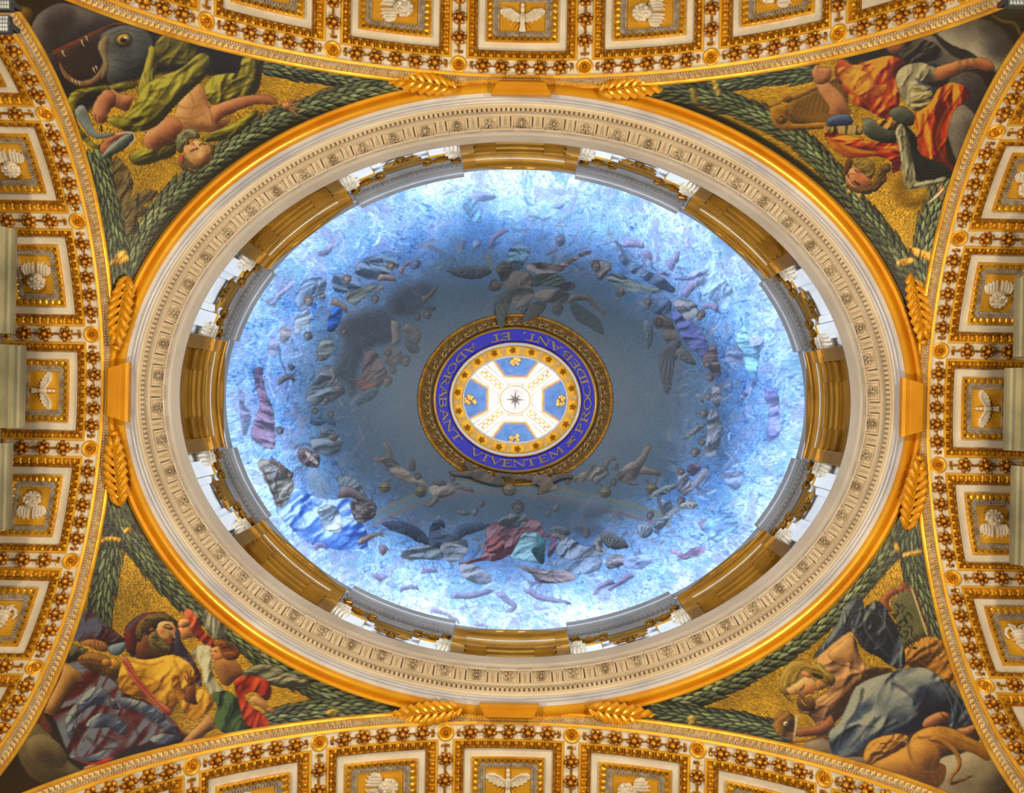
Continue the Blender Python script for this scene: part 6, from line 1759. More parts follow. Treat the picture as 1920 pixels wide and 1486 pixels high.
CV.folds([[(1240, 1220), (1260, 1300), (1320, 1370), (1400, 1380)], [(1300, 1180), (1400, 1180), (1500, 1240)], [(1100, 1350), (1200, 1390), (1300, 1420)], [(1400, 1300), (1380, 1360), (1400, 1440)], [(1500, 1180), (1600, 1220), (1680, 1270)]], 14, (80, 44, 6), (208, 160, 70), 0.65)
CV.limb([(1360, 1180), (1440, 1210), (1510, 1270), (1525, 1340), (1480, 1400), (1490, 1435), (1590, 1395)], 34, 12, (150, 104, 26), **LIO)
CV.stroke([(1480, 1436), (1540, 1420), (1592, 1392)], 14, (60, 40, 14), 0.9, w2=4)
CV.stroke([(1090, 1215), (1130, 1210), (1170, 1200)], 7, (70, 40, 8), 0.8); CV.stroke([(1200, 1190), (1235, 1205)], 10, (150, 140, 110), 0.8)
# ------------------------------------------------------------------ the painted heaven inside the dome
def garland_backing():  # dark green strip painted behind the garlands, along the gilt ring
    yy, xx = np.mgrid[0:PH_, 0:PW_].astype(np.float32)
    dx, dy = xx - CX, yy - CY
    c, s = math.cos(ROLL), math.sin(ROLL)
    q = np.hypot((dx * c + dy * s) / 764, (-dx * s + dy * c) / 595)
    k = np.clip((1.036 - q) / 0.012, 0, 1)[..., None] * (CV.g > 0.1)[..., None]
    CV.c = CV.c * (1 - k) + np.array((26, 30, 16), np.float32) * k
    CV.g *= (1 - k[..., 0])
garland_backing()
def dome_ground():
    yy, xx = np.mgrid[0:PH_, 0:PW_].astype(np.float32)
    dx, dy = xx - CX, yy - CY
    c, s = math.cos(ROLL), math.sin(ROLL)
    u, v = dx * c + dy * s, -dx * s + dy * c
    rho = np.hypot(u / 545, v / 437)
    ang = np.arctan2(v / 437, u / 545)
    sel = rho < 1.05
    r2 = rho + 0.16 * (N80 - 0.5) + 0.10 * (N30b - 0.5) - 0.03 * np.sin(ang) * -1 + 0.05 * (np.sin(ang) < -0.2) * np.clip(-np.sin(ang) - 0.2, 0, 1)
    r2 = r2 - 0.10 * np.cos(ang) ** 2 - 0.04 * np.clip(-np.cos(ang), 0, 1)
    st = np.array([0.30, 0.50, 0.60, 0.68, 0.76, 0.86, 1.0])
    cols = np.array([(74, 90, 102), (76, 96, 114), (84, 112, 144), (94, 134, 188), (122, 164, 214), (172, 204, 236), (216, 232, 248)], np.float32)  # sky colours; the pale rim has some window light painted in
    base = np.stack([np.interp(r2, st, cols[:, i]) for i in range(3)], -1)
    # painted clouds, thin drapery outlines and the sparkle of the tesserae, all stronger towards the rim
    k = np.clip((rho - 0.55) / 0.35, 0, 1)
    cl = (N80b + 0.5 * N30 - 0.75)
    base += (k * cl * 150)[..., None] * np.array([1.0, 0.92, 0.80], np.float32)
    base += ((1 - k) * (N80b - 0.5) * 26)[..., None]
    ph = N80 * 9 + N30b * 2.2
    t = np.abs(ph - np.floor(ph) - 0.5)
    line = np.exp(-(t / 0.035) ** 2) * (N80b > 0.42)
    base -= (line * k * 95)[..., None] * np.array([1.0, 0.85, 0.55], np.float32)
    ph = N30 * 6 + N80b * 4
    t = np.abs(ph - np.floor(ph) - 0.5)
    line = np.exp(-(t / 0.06) ** 2) * (N80 > 0.48)
    base -= (line * k * 80)[..., None] * np.array([1.0, 0.9, 0.6], np.float32)
    base += (k * line[:, ::-1] * 40)[..., None]
    base += ((SPECK - 0.5) * (16 + 84 * k))[..., None]
    pat = np.clip((N30 - 0.56) * 7, 0, 1) * k * 0.5
    base = base * (1 - pat[..., None]) + np.array((112, 116, 158), np.float32) * pat[..., None]
    pat = np.clip((N30b - 0.60) * 8, 0, 1) * k * 0.5
    base = base * (1 - pat[..., None]) + np.array((94, 148, 176), np.float32) * pat[..., None]
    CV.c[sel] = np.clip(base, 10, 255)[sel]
    CV.g[sel] = 0.0
    CV.lab[sel] = 0
dome_ground()
KD = 400 / 1917.0
def D(n):
    ox, oy, s = {1: (420, 320, KD), 2: (420, 600, KD), 3: (480, 860, KD), 4: (800, 870, KD), 5: (1120, 840, KD), 6: (1120, 560, KD), 7: (1120, 340, KD), 8: (760, 340, 400 / 1231.0)}[n]
    CV.frame(ox, oy, s)
FLE = (112, 96, 86)
def bit(pts, col, per=None, a=0.92, r=4, soft=0, **kw):
    kw.setdefault('k', 0.6)
    if per is None and not soft: per = 16
    CV.fill(pts, col, r=r, a=a, soft=soft, fold=None if per is None else (0.8 + 0.013 * (pts[0][0] % 90), per, 0.7), **kw)
def dhead(x, y, r, skin=(104, 88, 78), hair=(44, 36, 30), ang=-PI / 2):
    r = r * 0.80
    rr = random.Random(int(x * 3 + y * 5))
    c, s = math.cos(ang), math.sin(ang)
    hair = [q * 0.6 + p * 0.35 for q, p in zip(hair, skin)]
    tl_ = rr.uniform(-0.5, 0.5)
    CV.oval(x + c * r * 0.18 + tl_ * 4, y + s * r * 0.18, r * rr.uniform(0.85, 1.0), r * rr.uniform(0.8, 1.0), rr.uniform(0, 3), hair, r=2, a=0.85)
    CV.oval(x - c * r * 0.15 - s * tl_ * r * 0.5, y - s * r * 0.2 + c * tl_ * r * 0.5, r * 0.60, r * 0.74, ang + PI / 2, skin, r=2, a=0.9)
    dk = [q * 0.42 for q in skin]
    o = tl_ * 0.5
    for e in (-0.24, 0.22):
        CV.stroke([(x - s * (e + o) * r - c * r * 0.10, y + c * (e + o) * r - s * r * 0.10), (x - s * (e + 0.14 + o) * r - c * r * 0.12, y + c * (e + 0.14 + o) * r - s * r * 0.12)], r * 0.2, dk, 0.75)
    CV.stroke([(x - s * (-0.12 + o) * r - c * r * 0.52, y + c * (-0.12 + o) * r - s * r * 0.55), (x - s * (0.16 + o) * r - c * r * 0.52, y + c * (0.16 + o) * r - s * r * 0.55)], r * 0.14, dk, 0.6)
def wing(pts, col, n=6):
    CV.fill(pts, col, r=4, L=(-0.5, -0.8))
    p = np.asarray(pts, float)
    c = p.mean(0)
    m = len(p) // 2
    for i in range(n):
        t = (i + 0.5) / n
        a = p[0] * (1 - t) + p[m] * t
        CV.stroke([tuple(a * 0.7 + c * 0.3), tuple(p[-1 - int(t * (m - 1))] * 0.85 + c * 0.15)], 2.4 / CV.fr[2], np.asarray(col) * (0.45 if i % 2 else 1.5), 0.75)
def putto(x, y, sz, ang, skin=(104, 84, 70), flip=1):
    """flying child; ang: direction from hips to head"""
    c, s = math.cos(ang), math.sin(ang)
    def T(u, v): return (x + (u * c - v * flip * s) * sz, y + (u * s + v * flip * c) * sz)
    CV.limb([T(-0.5, -0.1), T(-1.0, -0.25), T(-1.35, -0.6)], sz * 0.40, sz * 0.16, skin)
    CV.limb([T(-0.5, 0.15), T(-1.1, 0.25), T(-1.5, 0.1)], sz * 0.42, sz * 0.16, [q * 0.85 for q in skin])
    CV.limb([T(0.4, -0.2), T(0.8, -0.45), T(1.25, -0.4)], sz * 0.26, sz * 0.12, skin)
    CV.limb([T(0.4, 0.2), T(0.7, 0.5), T(1.05, 0.65)], sz * 0.26, sz * 0.12, [q * 0.8 for q in skin])
    CV.fill([T(-0.7, -0.28), T(-0.2, -0.38), T(0.4, -0.34), T(0.62, 0.0), T(0.4, 0.32), T(-0.2, 0.36), T(-0.7, 0.3), T(-0.85, 0.0)], skin, r=5)
    dhead(*T(0.92, 0.05), sz * 0.30, skin, (40, 30, 24), ang)
def censer(x, y, r):
    CV.stroke([(x - r * 0.9, y - r * 1.5), (x, y)], r * 0.12, (40, 32, 24)); CV.stroke([(x + r * 0.9, y - r * 1.5), (x, y)], r * 0.12, (40, 32, 24))
    CV.oval(x, y, r, r * 0.95, 0, (92, 80, 56), r=4); CV.oval(x, y, r * 0.6, r * 0.5, 0, (112, 98, 70), r=3); CV.stroke([(x - r, y), (x + r, y)], r * 0.14, (44, 36, 26), 0.9)

def brushwork(n, lo, hi, seed, alpha, cols, wmin=1.5, wmax=6.0):
    """short curved strokes of drapery, limb and cloud that fill the space between the figures"""
    CV.frame(0, 0, 1.0)
    rr = random.Random(seed)
    done = 0
    while done < n:
        t = rr.uniform(0, 2 * PI); q = rr.uniform(lo, hi)
        x, y = CX + 545 * q * math.cos(t), CY + 437 * q * math.sin(t)
        xi, yi = min(PW_ - 1, max(0, int(x))), min(PH_ - 1, max(0, int(y)))
        a = t + PI / 2 + (N80[yi, xi] - 0.5) * 9 + rr.uniform(-0.5, 0.5)
        L = rr.uniform(8, 34); cv = rr.uniform(-0.9, 0.9)
        p = [(x, y)]
        for k in range(3):
            x += math.cos(a) * L / 3; y += math.sin(a) * L / 3; a += cv / 2
            p.append((x, y))
        CV.stroke(p, rr.uniform(wmin, wmax), cols[rr.randrange(len(cols))], alpha * rr.uniform(0.5, 1.2), soft=1.0, w2=rr.uniform(0.5, 3))
        done += 1
MUTED = [(88, 84, 96), (112, 102, 110), (70, 82, 104), (128, 132, 146), (96, 112, 140), (60, 62, 74), (136, 120, 120), (84, 104, 126)]
PALE = [(120, 122, 170), (150, 140, 176), (104, 150, 196), (210, 226, 244), (226, 238, 250), (128, 132, 160), (90, 132, 190), (176, 204, 232)]
brushwork(750, 0.55, 0.80, 21, 0.55, MUTED, 2, 8)
brushwork(900, 0.74, 1.0, 22, 0.5, PALE, 1.0, 5)
# rainbow behind the throne
CV.label('rainbow')
D(4)
rb = [(-480, 560), (-280, 450), (-80, 370), (200, 290), (480, 250), (760, 250), (1060, 290), (1400, 360), (1700, 430), (2000, 510), (2180, 560)]
for off, col in ((0, (126, 92, 86)), (-38, (112, 118, 112)), (-70, (96, 120, 124)), (-100, (130, 120, 78))):
    CV.stroke([(x, y + off) for x, y in rb], 36, col, 0.55, soft=1.5, lab=(off == 0))
# angels at the top
D(8)
CV.label('angel', None, 'painted dark-winged angel blowing a trumpet')
wing([(240, 512), (330, 498), (450, 488), (512, 505), (480, 545), (400, 568), (300, 548)], (58, 62, 62))
bit([(600, 395), (655, 368), (722, 388), (700, 450), (650, 520), (600, 470)], (86, 112, 124), 9, 0.8)
bit([(540, 480), (580, 465), (640, 505), (720, 535), (742, 600), (690, 640), (620, 655), (585, 620), (550, 560), (526, 520)], (86, 72, 62))
CV.stroke([(472, 428), (490, 470), (512, 540)], 22, (110, 106, 96), 1.0, w2=8)
bit([(585, 640), (700, 590), (745, 635), (700, 668), (630, 690)], (76, 70, 54), 8)
wing([(588, 638), (618, 680), (592, 740), (576, 790), (562, 848), (540, 842), (520, 765), (518, 700), (550, 655)], (50, 54, 52))
CV.limb([(640, 680), (650, 720), (680, 745)], 46, 26, (92, 78, 68))
dhead(525, 600, 50, (92, 72, 60), (36, 28, 22), 2.6)
CV.label('angel', None, 'painted angel with outstretched arm above the oculus')
bit([(700, 482), (780, 468), (870, 482), (960, 440), (1060, 398), (1070, 418), (1000, 444), (935, 492), (870, 535), (760, 535), (705, 510)], (104, 88, 84))
bit([(745, 545), (860, 535), (925, 570), (905, 615), (820, 605), (740, 600)], (62, 66, 56), 8)
bit([(900, 590), (970, 580), (985, 610), (940, 635), (895, 625)], (78, 66, 56))
bit([(640, 725), (680, 660), (745, 648), (720, 695), (690, 742), (650, 752)], (84, 72, 62))
bit([(738, 645), (830, 618), (920, 640), (962, 662), (930, 702), (860, 704), (780, 692)], (94, 80, 70))
CV.limb([(930, 680), (1040, 670), (1100, 722), (1150, 765)], 44, 18, (92, 80, 72)); CV.hand(1135, 752, 34, 0.5, (92, 80, 72), 0.4)
wing([(945, 700), (1000, 708), (1062, 748), (1122, 800), (1148, 872), (1130, 882), (1060, 842), (990, 800), (958, 752)], (42, 50, 52))
wing([(690, 762), (738, 700), (812, 698), (790, 752), (730, 792), (676, 812)], (38, 44, 44))
dhead(880, 732, 50, (92, 74, 62), (34, 28, 22), 1.6)
# dark clouds and cherubs on the left
CV.label('dark_cloud')
D(1)
bit([(1470, 1150), (1600, 1045), (1750, 1000), (1860, 1010), (1860, 1150), (1750, 1260), (1600, 1310), (1480, 1260)], (54, 58, 66), None, 0.9, 8, 5)
bit([(1060, 1486), (1080, 1340), (1250, 1270), (1400, 1235), (1510, 1300), (1540, 1500), (1300, 1560)], (50, 54, 60), None, 0.92, 8, 5)
D(2)
bit([(1060, 20), (1300, -30), (1510, 20), (1500, 190), (1300, 260), (1210, 440), (1190, 640), (1130, 690), (1080, 560), (985, 510), (1000, 400), (1080, 220)], (50, 52, 58), None, 0.94, 8, 5)
CV.label('cherub_group', None, 'painted group of angels tumbling from a dark cloud')
CV.limb([(1540, 0), (1545, 100), (1560, 230)], 74, 80, (112, 100, 90)); CV.limb([(1610, 50), (1700, 100), (1770, 180)], 84, 74, (98, 84, 74))
CV.limb([(1620, 120), (1680, 190), (1740, 200)], 50, 30, (70, 66, 66))
bit([(1260, 330), (1330, 265), (1400, 330), (1450, 420), (1470, 500), (1400, 600), (1290, 645), (1200, 590), (1240, 480)], (84, 62, 52), 12)
bit([(1190, 560), (1270, 540), (1380, 600), (1300, 640), (1220, 610)], (104, 52, 34), 10)
bit([(1440, 260), (1560, 240), (1600, 330), (1540, 420), (1450, 380)], (72, 62, 56), 10)
wing([(1186, 768), (1235, 660), (1320, 608), (1395, 615), (1360, 690), (1270, 742)], (62, 74, 80)); wing([(1640, 200), (1750, 230), (1750, 290), (1690, 300), (1640, 260)], (48, 52, 56))
dhead(1625, 370, 70, (100, 80, 66)); dhead(1475, 552, 62, (112, 90, 74)); dhead(1525, 452, 48, (84, 68, 58)); dhead(1480, 300, 44, (92, 76, 66))
D(1)
CV.limb([(1780, 1180), (1850, 1120), (1917, 1030)], 60, 34, (80, 70, 66)); dhead(1830, 1295, 50, (104, 92, 84)); dhead(1740, 1318, 44, (92, 82, 76)); wing([(1800, 1240), (1860, 1215), (1917, 1230), (1880, 1260)], (50, 54, 58))
# saints and angels of the left side
def saint(n, pts, col, hd=None, per=12, a=0.8, lab=None, skin=(116, 100, 94)):
    D(n)
    CV.label('painted_saint', None, lab)
    bit(pts, col, per, a, 5)
    if hd: dhead(hd[0], hd[1], hd[2], skin, (64, 54, 50), hd[3] if len(hd) > 3 else -PI / 2)
saint(1, [(1100, 1080), (1180, 1050), (1300, 1030), (1400, 1020), (1440, 1060), (1340, 1090), (1250, 1160), (1180, 1210), (1110, 1170)], (94, 92, 78), (1360, 1160, 50), lab='saint in an olive robe')
saint(1, [(930, 1420), (980, 1230), (1060, 1240), (1060, 1330), (1000, 1440), (960, 1450)], (30, 74, 148), None, 9, 0.9, 'fragment of deep blue robe')
CV.limb([(970, 1170), (1040, 1200), (1120, 1270)], 60, 40, (108, 92, 84))
saint(1, [(1250, 800), (1380, 760), (1520, 780), (1580, 850), (1500, 920), (1380, 980), (1240, 960), (1180, 900)], (82, 98, 112), (1500, 860, 50), lab='cloud-borne saint')
saint(1, [(980, 960), (1060, 930), (1180, 960), (1240, 1040), (1120, 1090), (1000, 1090)], (78, 96, 118), (1110, 980, 58), lab='bearded saint')
saint(1, [(640, 1130), (700, 1020), (820, 960), (920, 980), (900, 1100), (820, 1180), (700, 1260)], (104, 118, 140), (760, 1170, 56), lab='kneeling saint')
saint(1, [(370, 1180), (460, 1120), (560, 1020), (640, 980), (640, 1010), (560, 1100), (470, 1190), (460, 1230)], (140, 130, 158), None, 10, 0.6, 'pale flying figure')
saint(1, [(650, 1486), (640, 1350), (740, 1260), (790, 1300), (770, 1400), (700, 1440)], (128, 134, 134), None, 10, 0.7, 'pale drapery')
saint(1, [(850, 740), (930, 680), (970, 590), (995, 600), (980, 690), (940, 750), (880, 770)], (118, 108, 138), None, None, 0.7, 'raised arm')
D(1); CV.limb([(1380, 960), (1480, 960), (1550, 970)], 60, 44, (116, 100, 98)); dhead(880, 1130, 44, (116, 96, 90)); dhead(1730, 840, 52, (104, 98, 110)); CV.limb([(1590, 930), (1620, 860), (1700, 790)], 34, 24, (112, 98, 104))
saint(2, [(740, 720), (760, 640), (830, 520), (880, 430), (960, 420), (1000, 510), (1060, 570), (1080, 650), (1010, 710), (920, 760), (800, 770)], (98, 104, 110), (1035, 622, 56, 0.3), 14, 0.9, 'seated saints by the dark cloud')
dhead(930, 720, 44); dhead(960, 850, 46, (92, 82, 74)); dhead(820, 820, 40); CV.limb([(960, 430), (990, 520), (940, 580)], 46, 30, (112, 104, 98))
saint(2, [(800, 880), (900, 880), (990, 900), (1000, 960), (920, 920), (860, 960), (770, 920)], (54, 78, 104), None, 10, 0.85, 'blue wing')
saint(2, [(770, 1040), (850, 1060), (880, 980), (990, 1000), (1060, 1080), (1040, 1180), (940, 1220), (860, 1200), (800, 1160)], (98, 102, 106), (980, 1060, 52, 0.2), 14, 0.85, 'angel with a harp')
saint(2, [(665, 1180), (740, 1160), (830, 1190), (870, 1240), (850, 1320), (760, 1320), (680, 1270)], (88, 68, 70), None, 14, 0.9, 'crimson robe')
bit([(730, 1180), (790, 1210), (850, 1290), (800, 1290), (750, 1240)], (140, 134, 128))
for i in range(7): CV.stroke([(990 + 4 * i, 1230 + 8 * i), (1155 - 10 * i, 1190 + 22 * i)], 4, (140, 146, 148), 0.7)
saint(2, [(850, 230), (900, 170), (970, 190), (990, 260), (940, 340), (880, 370), (840, 300)], (108, 108, 96), (870, 345, 40), 10, 0.75, 'saint in ochre'); dhead(1080, 105, 46, (96, 82, 78)); dhead(760, 150, 54, (96, 104, 116))
saint(2, [(265, 470), (300, 425), (345, 440), (370, 600), (400, 700), (440, 780), (460, 960), (455, 1140), (400, 1160), (320, 1120), (250, 1060), (280, 900), (330, 760), (290, 620)], (118, 84, 106), None, 14, 0.75, 'saint in crimson at the left rim')
saint(2, [(150, 620), (175, 610), (190, 760), (240, 830), (230, 960), (190, 1040), (160, 980), (150, 800)], (108, 104, 132), None, 12, 0.6, 'pale figure at the left rim')
D(2); CV.limb([(490, 580), (560, 520), (640, 520)], 40, 60, (74, 70, 78)); CV.stroke([(560, 490), (520, 380), (500, 280)], 10, (60, 58, 70), 0.8); CV.stroke([(560, 470), (560, 360), (540, 280)], 8, (150, 160, 180), 0.7)
dhead(610, 430, 40, (84, 80, 88)); dhead(510, 1000, 50, (100, 100, 112)); bit([(410, 190), (470, 170), (510, 260), (460, 330), (400, 300)], (128, 112, 134), 9, 0.6); bit([(510, 70), (600, 60), (610, 130), (560, 200), (510, 190)], (124, 110, 104), 9, 0.7)
saint(3, [(15, 40), (130, 5), (240, 60), (320, 130), (345, 290), (310, 370), (230, 440), (180, 420), (110, 240)], (112, 106, 96), (300, 150, 46), 14, 0.9, 'apostle in a tan tunic')
CV.stroke([(190, 130), (180, 260), (230, 430)], 16, (62, 52, 44), 0.8); CV.stroke([(60, 90), (130, 260), (200, 420)], 16, (70, 56, 46), 0.8); CV.limb([(120, 10), (220, 60), (280, 130)], 44, 34, (96, 80, 70))
D(3)
CV.label('virgin_figure', None, 'painted kneeling woman in a bright blue mantle')
bit([(185, 465), (280, 400), (360, 265), (520, 335), (700, 365), (830, 360), (880, 510), (985, 630), (1005, 780), (880, 810), (700, 810), (480, 755), (330, 640), (220, 520)], (74, 118, 196), 16, 0.92, 10, lo=(34, 62, 130), hi=(186, 212, 240))
bit([(560, 440), (700, 420), (780, 540), (760, 660), (640, 640), (580, 540)], (150, 158, 160), 12, 0.75)
CV.limb([(740, 300), (860, 310), (980, 380), (1090, 440)], 110, 40, (96, 82, 80)); bit([(870, 370), (980, 380), (1060, 430), (1080, 500), (1000, 560), (930, 580), (880, 520)], (84, 72, 70), 9)
dhead(985, 480, 62, (100, 84, 78), (52, 44, 40), -0.6); CV.limb([(910, 750), (1020, 705), (1110, 680)], 56, 34, (112, 92, 88)); CV.hand(1105, 682, 56, -0.2, (112, 92, 88), 0.4)
bit([(720, 170), (800, 150), (900, 190), (1000, 330), (960, 330), (880, 270), (760, 240)], (88, 96, 98), 8, 0.85)
CV.label('cloud_bank')
bit([(460, 110), (520, 85), (600, 150), (660, 270), (640, 330), (540, 300), (470, 200)], (116, 134, 152), None, 0.7, 8, 3)
CV.label('putto', None, 'painted flying putto with a censer, left of the oculus')
D(3); CV.limb([(1240, 110), (1160, 20), (1050, 10)], 100, 34, (110, 92, 78)); CV.limb([(1200, 60), (1190, -60), (1140, -150)], 76, 34, (104, 88, 74))
bit([(1130, 20), (1240, 10), (1330, 80), (1420, 140), (1520, 210), (1560, 245), (1480, 240), (1380, 215), (1290, 185), (1200, 110)], (112, 94, 80), None, 1.0, 7)
wing([(1385, 100), (1390, 20), (1415, -10), (1440, 40), (1430, 110)], (64, 56, 50)); dhead(1460, 165, 44, (80, 66, 56)); censer(1160, 255, 52)
CV.label('putto', None, 'painted putto reaching across the rainbow')
bit([(1560, 255), (1640, 230), (1760, 220), (1830, 230), (1800, 290), (1720, 340), (1620, 350), (1570, 310)], (120, 106, 92), None, 1.0, 7); CV.limb([(1640, 340), (1590, 390), (1530, 430)], 60, 34, (110, 96, 86)); CV.limb([(1800, 240), (1880, 270), (1960, 280)], 44, 30, (100, 84, 72))
wing([(1590, 230), (1620, 180), (1690, 200), (1720, 240), (1650, 250)], (72, 66, 60)); dhead(1770, 175, 44, (80, 66, 56)); censer(1480, 300, 54)
CV.label('eagle', None, 'painted dark eagle with spread wings')
wing([(1145, 575), (1300, 562), (1450, 615), (1530, 690), (1570, 775), (1480, 755), (1350, 690), (1200, 632)], (42, 52, 70), 8)
bit([(1555, 790), (1560, 640), (1600, 575), (1645, 548), (1700, 590), (1690, 625), (1660, 610), (1680, 680), (1760, 690), (1780, 780), (1660, 820)], (40, 50, 66), 9)
D(4); wing([(225, 640), (320, 545), (560, 540), (540, 580), (380, 630), (250, 700)], (52, 62, 82), 8)
CV.label('lion_of_heaven'); bit([(140, 700), (260, 680), (360, 690), (370, 790), (300, 870), (190, 880), (130, 800)], (112, 112, 118), 9, 0.8)
D(3); bit([(1300, 860), (1400, 790), (1560, 780), (1680, 830), (1660, 900), (1500, 900), (1360, 900)], (98, 104, 104), 8, 0.8)
# God enthroned
D(4)
CV.label('enthroned_figure', None, 'painted enthroned bearded man in a red cloak over green')
CV.label('enthroned_figure', 'red_cloak')
bit([(545, 565), (640, 520), (760, 560), (850, 575), (910, 495), (1010, 510), (1060, 600), (1130, 640), (1060, 655), (940, 610), (850, 650), (770, 800), (640, 865), (500, 870), (290, 905), (400, 850), (490, 830), (530, 680)], (128, 78, 84), 12, 0.95, 6, lo=(74, 34, 40), hi=(168, 122, 128))
bit([(560, 690), (640, 640), (700, 690), (680, 790), (600, 800), (540, 780)], (120, 66, 68), 10, 0.9)
bit([(1090, 800), (1120, 700), (1170, 655), (1172, 745), (1110, 835)], (110, 70, 100), 8, 0.85)
CV.label('enthroned_figure', 'green_robe')
bit([(630, 520), (680, 475), (780, 465), (890, 490), (860, 560), (740, 570), (660, 560)], (96, 104, 108), 9, 0.9)
bit([(755, 835), (820, 700), (880, 620), (990, 608), (1060, 700), (1055, 880), (1010, 900), (860, 855)], (112, 148, 156), 14, 0.9)
bit([(990, 620), (1060, 700), (1050, 885), (1010, 890), (940, 770), (1000, 720)], (38, 92, 98), 12, 0.9)
CV.label('enthroned_figure', 'head'); dhead(822, 395, 80, (100, 84, 76), (44, 38, 34)); bit([(740, 440), (820, 470), (890, 440), (900, 500), (820, 530), (740, 510)], (96, 96, 96), 7, 0.9)
CV.limb([(1120, 640), (1190, 650), (1260, 690)], 50, 40, (110, 92, 88)); CV.hand(1220, 670, 48, 0.6, (114, 96, 90), 0.3)
CV.label('angel', None, 'painted praying angel right of the throne')
wing([(1085, 590), (1180, 548), (1270, 575), (1285, 640), (1230, 635), (1165, 605)], (84, 90, 92)); wing([(1555, 655), (1640, 612), (1760, 675), (1805, 755), (1640, 755)], (82, 86, 88), 8)
bit([(1270, 660), (1400, 730), (1500, 720), (1540, 640), (1605, 790), (1560, 830), (1480, 840), (1330, 865), (1190, 830), (1170, 740)], (112, 120, 134), 14, 0.85); dhead(1430, 620, 66, (124, 116, 116), (80, 72, 70)); CV.limb([(1560, 800), (1540, 720), (1530, 650)], 46, 22, (130, 122, 122))
CV.label('cloud_bank')
bit([(1360, 400), (1460, 310), (1600, 300), (1680, 360), (1600, 450), (1440, 490), (1370, 470)], (88, 98, 112), None, 0.7, 8, 4); bit([(1280, 560), (1380, 480), (1520, 520), (1600, 600), (1480, 640), (1340, 620)], (80, 84, 96), None, 0.6, 8, 4)
dhead(1170, 400, 48, (96, 96, 100), (88, 90, 96)); dhead(1090, 450, 44, (92, 92, 96), (84, 86, 92)); dhead(490, 360, 44, (96, 100, 102), (80, 84, 88)); dhead(430, 430, 46, (112, 116, 118), (84, 88, 92)); wing([(260, 400), (330, 410), (400, 450), (340, 465), (290, 440)], (96, 100, 104))
CV.label('throne_cloud'); bit([(790, 905), (900, 915), (1060, 950), (1220, 950), (1345, 1020), (1220, 1065), (1010, 1065), (950, 990), (850, 940)], (112, 98, 104), 12, 0.9); bit([(300, 910), (420, 900), (560, 980), (580, 1060), (460, 1080), (340, 1020)], (128, 124, 132), 12, 0.7)
bit([(1100, 860), (1300, 850), (1560, 840), (1560, 940), (1380, 1000), (1200, 930)], (112, 122, 142), 10, 0.6); bit([(1610, 880), (1680, 815), (1775, 830), (1770, 910), (1640, 945)], (96, 88, 92), 9, 0.85)
CV.label('flying_limb')
LIMC = (118, 106, 140)
for n, pts, w0, w1 in ((4, [(640, 1150), (740, 1230), (800, 1280), (720, 1330)], 64, 30), (4, [(890, 1120), (1000, 1190), (1150, 1220), (1300, 1250)], 64, 24), (4, [(1490, 1180), (1580, 1100), (1680, 1045)], 26, 60), (4, [(1640, 1130), (1750, 1060), (1860, 980)], 26, 54),
                       (4, [(220, 1180), (330, 1190), (450, 1180), (600, 1130)], 60, 40), (4, [(30, 1310), (180, 1350), (300, 1420)], 40, 24), (4, [(430, 1430), (500, 1450), (560, 1470)], 50, 26), (5, [(100, 1270), (210, 1200), (320, 1120)], 24, 60), (5, [(0, 1270), (70, 1220), (140, 1190)], 24, 56),
                       (3, [(1290, 1180), (1380, 1150), (1470, 1170)], 40, 30), (3, [(1480, 1010), (1560, 1005), (1640, 1010)], 40, 30), (3, [(1050, 1020), (1120, 1070), (1180, 1040)], 60, 40), (3, [(520, 800), (580, 770), (650, 800)], 60, 36), (8, [(480, 380), (520, 320), (590, 270)], 20, 40), (8, [(810, 420), (850, 405), (885, 395)], 26, 16),
                       (7, [(640, 780), (700, 700), (720, 620)], 90, 50), (7, [(420, 620), (470, 680), (500, 690)], 60, 40), (7, [(240, 560), (330, 560), (430, 570)], 70, 60), (7, [(780, 1040), (820, 980), (900, 890)], 60, 80), (7, [(930, 1140), (1010, 1120), (1090, 1150)], 60, 60)):
    D(n); CV.limb(pts, w0, w1, LIMC, a=0.75)
D(3); dhead(1150, 820, 60, (122, 104, 120), (110, 96, 110)); D(5); dhead(960, 690, 60, (128, 110, 146), (116, 104, 146))
# right side
CV.label('putto', None, 'painted putto with a censer, right of the oculus')
D(5); CV.limb([(330, 190), (420, 70), (460, -30)], 90, 50, (110, 94, 80)); CV.limb([(380, 190), (480, 210), (580, 230)], 80, 40, (104, 88, 74)); bit([(180, 240), (260, 150), (340, 115), (390, 170), (360, 260), (280, 310), (210, 300)], (114, 98, 84), None, 1.0, 7)
dhead(150, 310, 44, (98, 82, 70)); CV.limb([(280, 300), (340, 320), (370, 310)], 34, 24, (96, 80, 70)); censer(492, 372, 56)
CV.label('putto', None, 'painted putto curled beside the oculus, right'); CV.limb([(-60, 230), (40, 190), (100, 240)], 80, 40, (96, 80, 68)); CV.limb([(60, 200), (110, 100), (180, 100)], 60, 34, (84, 70, 60)); censer(75, 400, 56); wing([(140, 200), (150, 120), (185, 130), (190, 190)], (76, 78, 80))
D(4); bit([(1440, 60), (1500, 10), (1560, 30), (1600, 100), (1540, 170), (1450, 150), (1330, 160), (1300, 110)], (112, 98, 84), None, 1.0, 7); CV.limb([(1500, 170), (1580, 110), (1640, 80)], 60, 40, (104, 90, 78)); dhead(1260, 150, 48, (100, 84, 72))
saint(5, [(720, 350), (740, 220), (800, 230), (860, 300), (940, 200), (1000, 180), (980, 260), (900, 340), (800, 430), (740, 400)], (124, 118, 128), (750, 215, 44), 12, 0.85, 'angel pair in mauve')
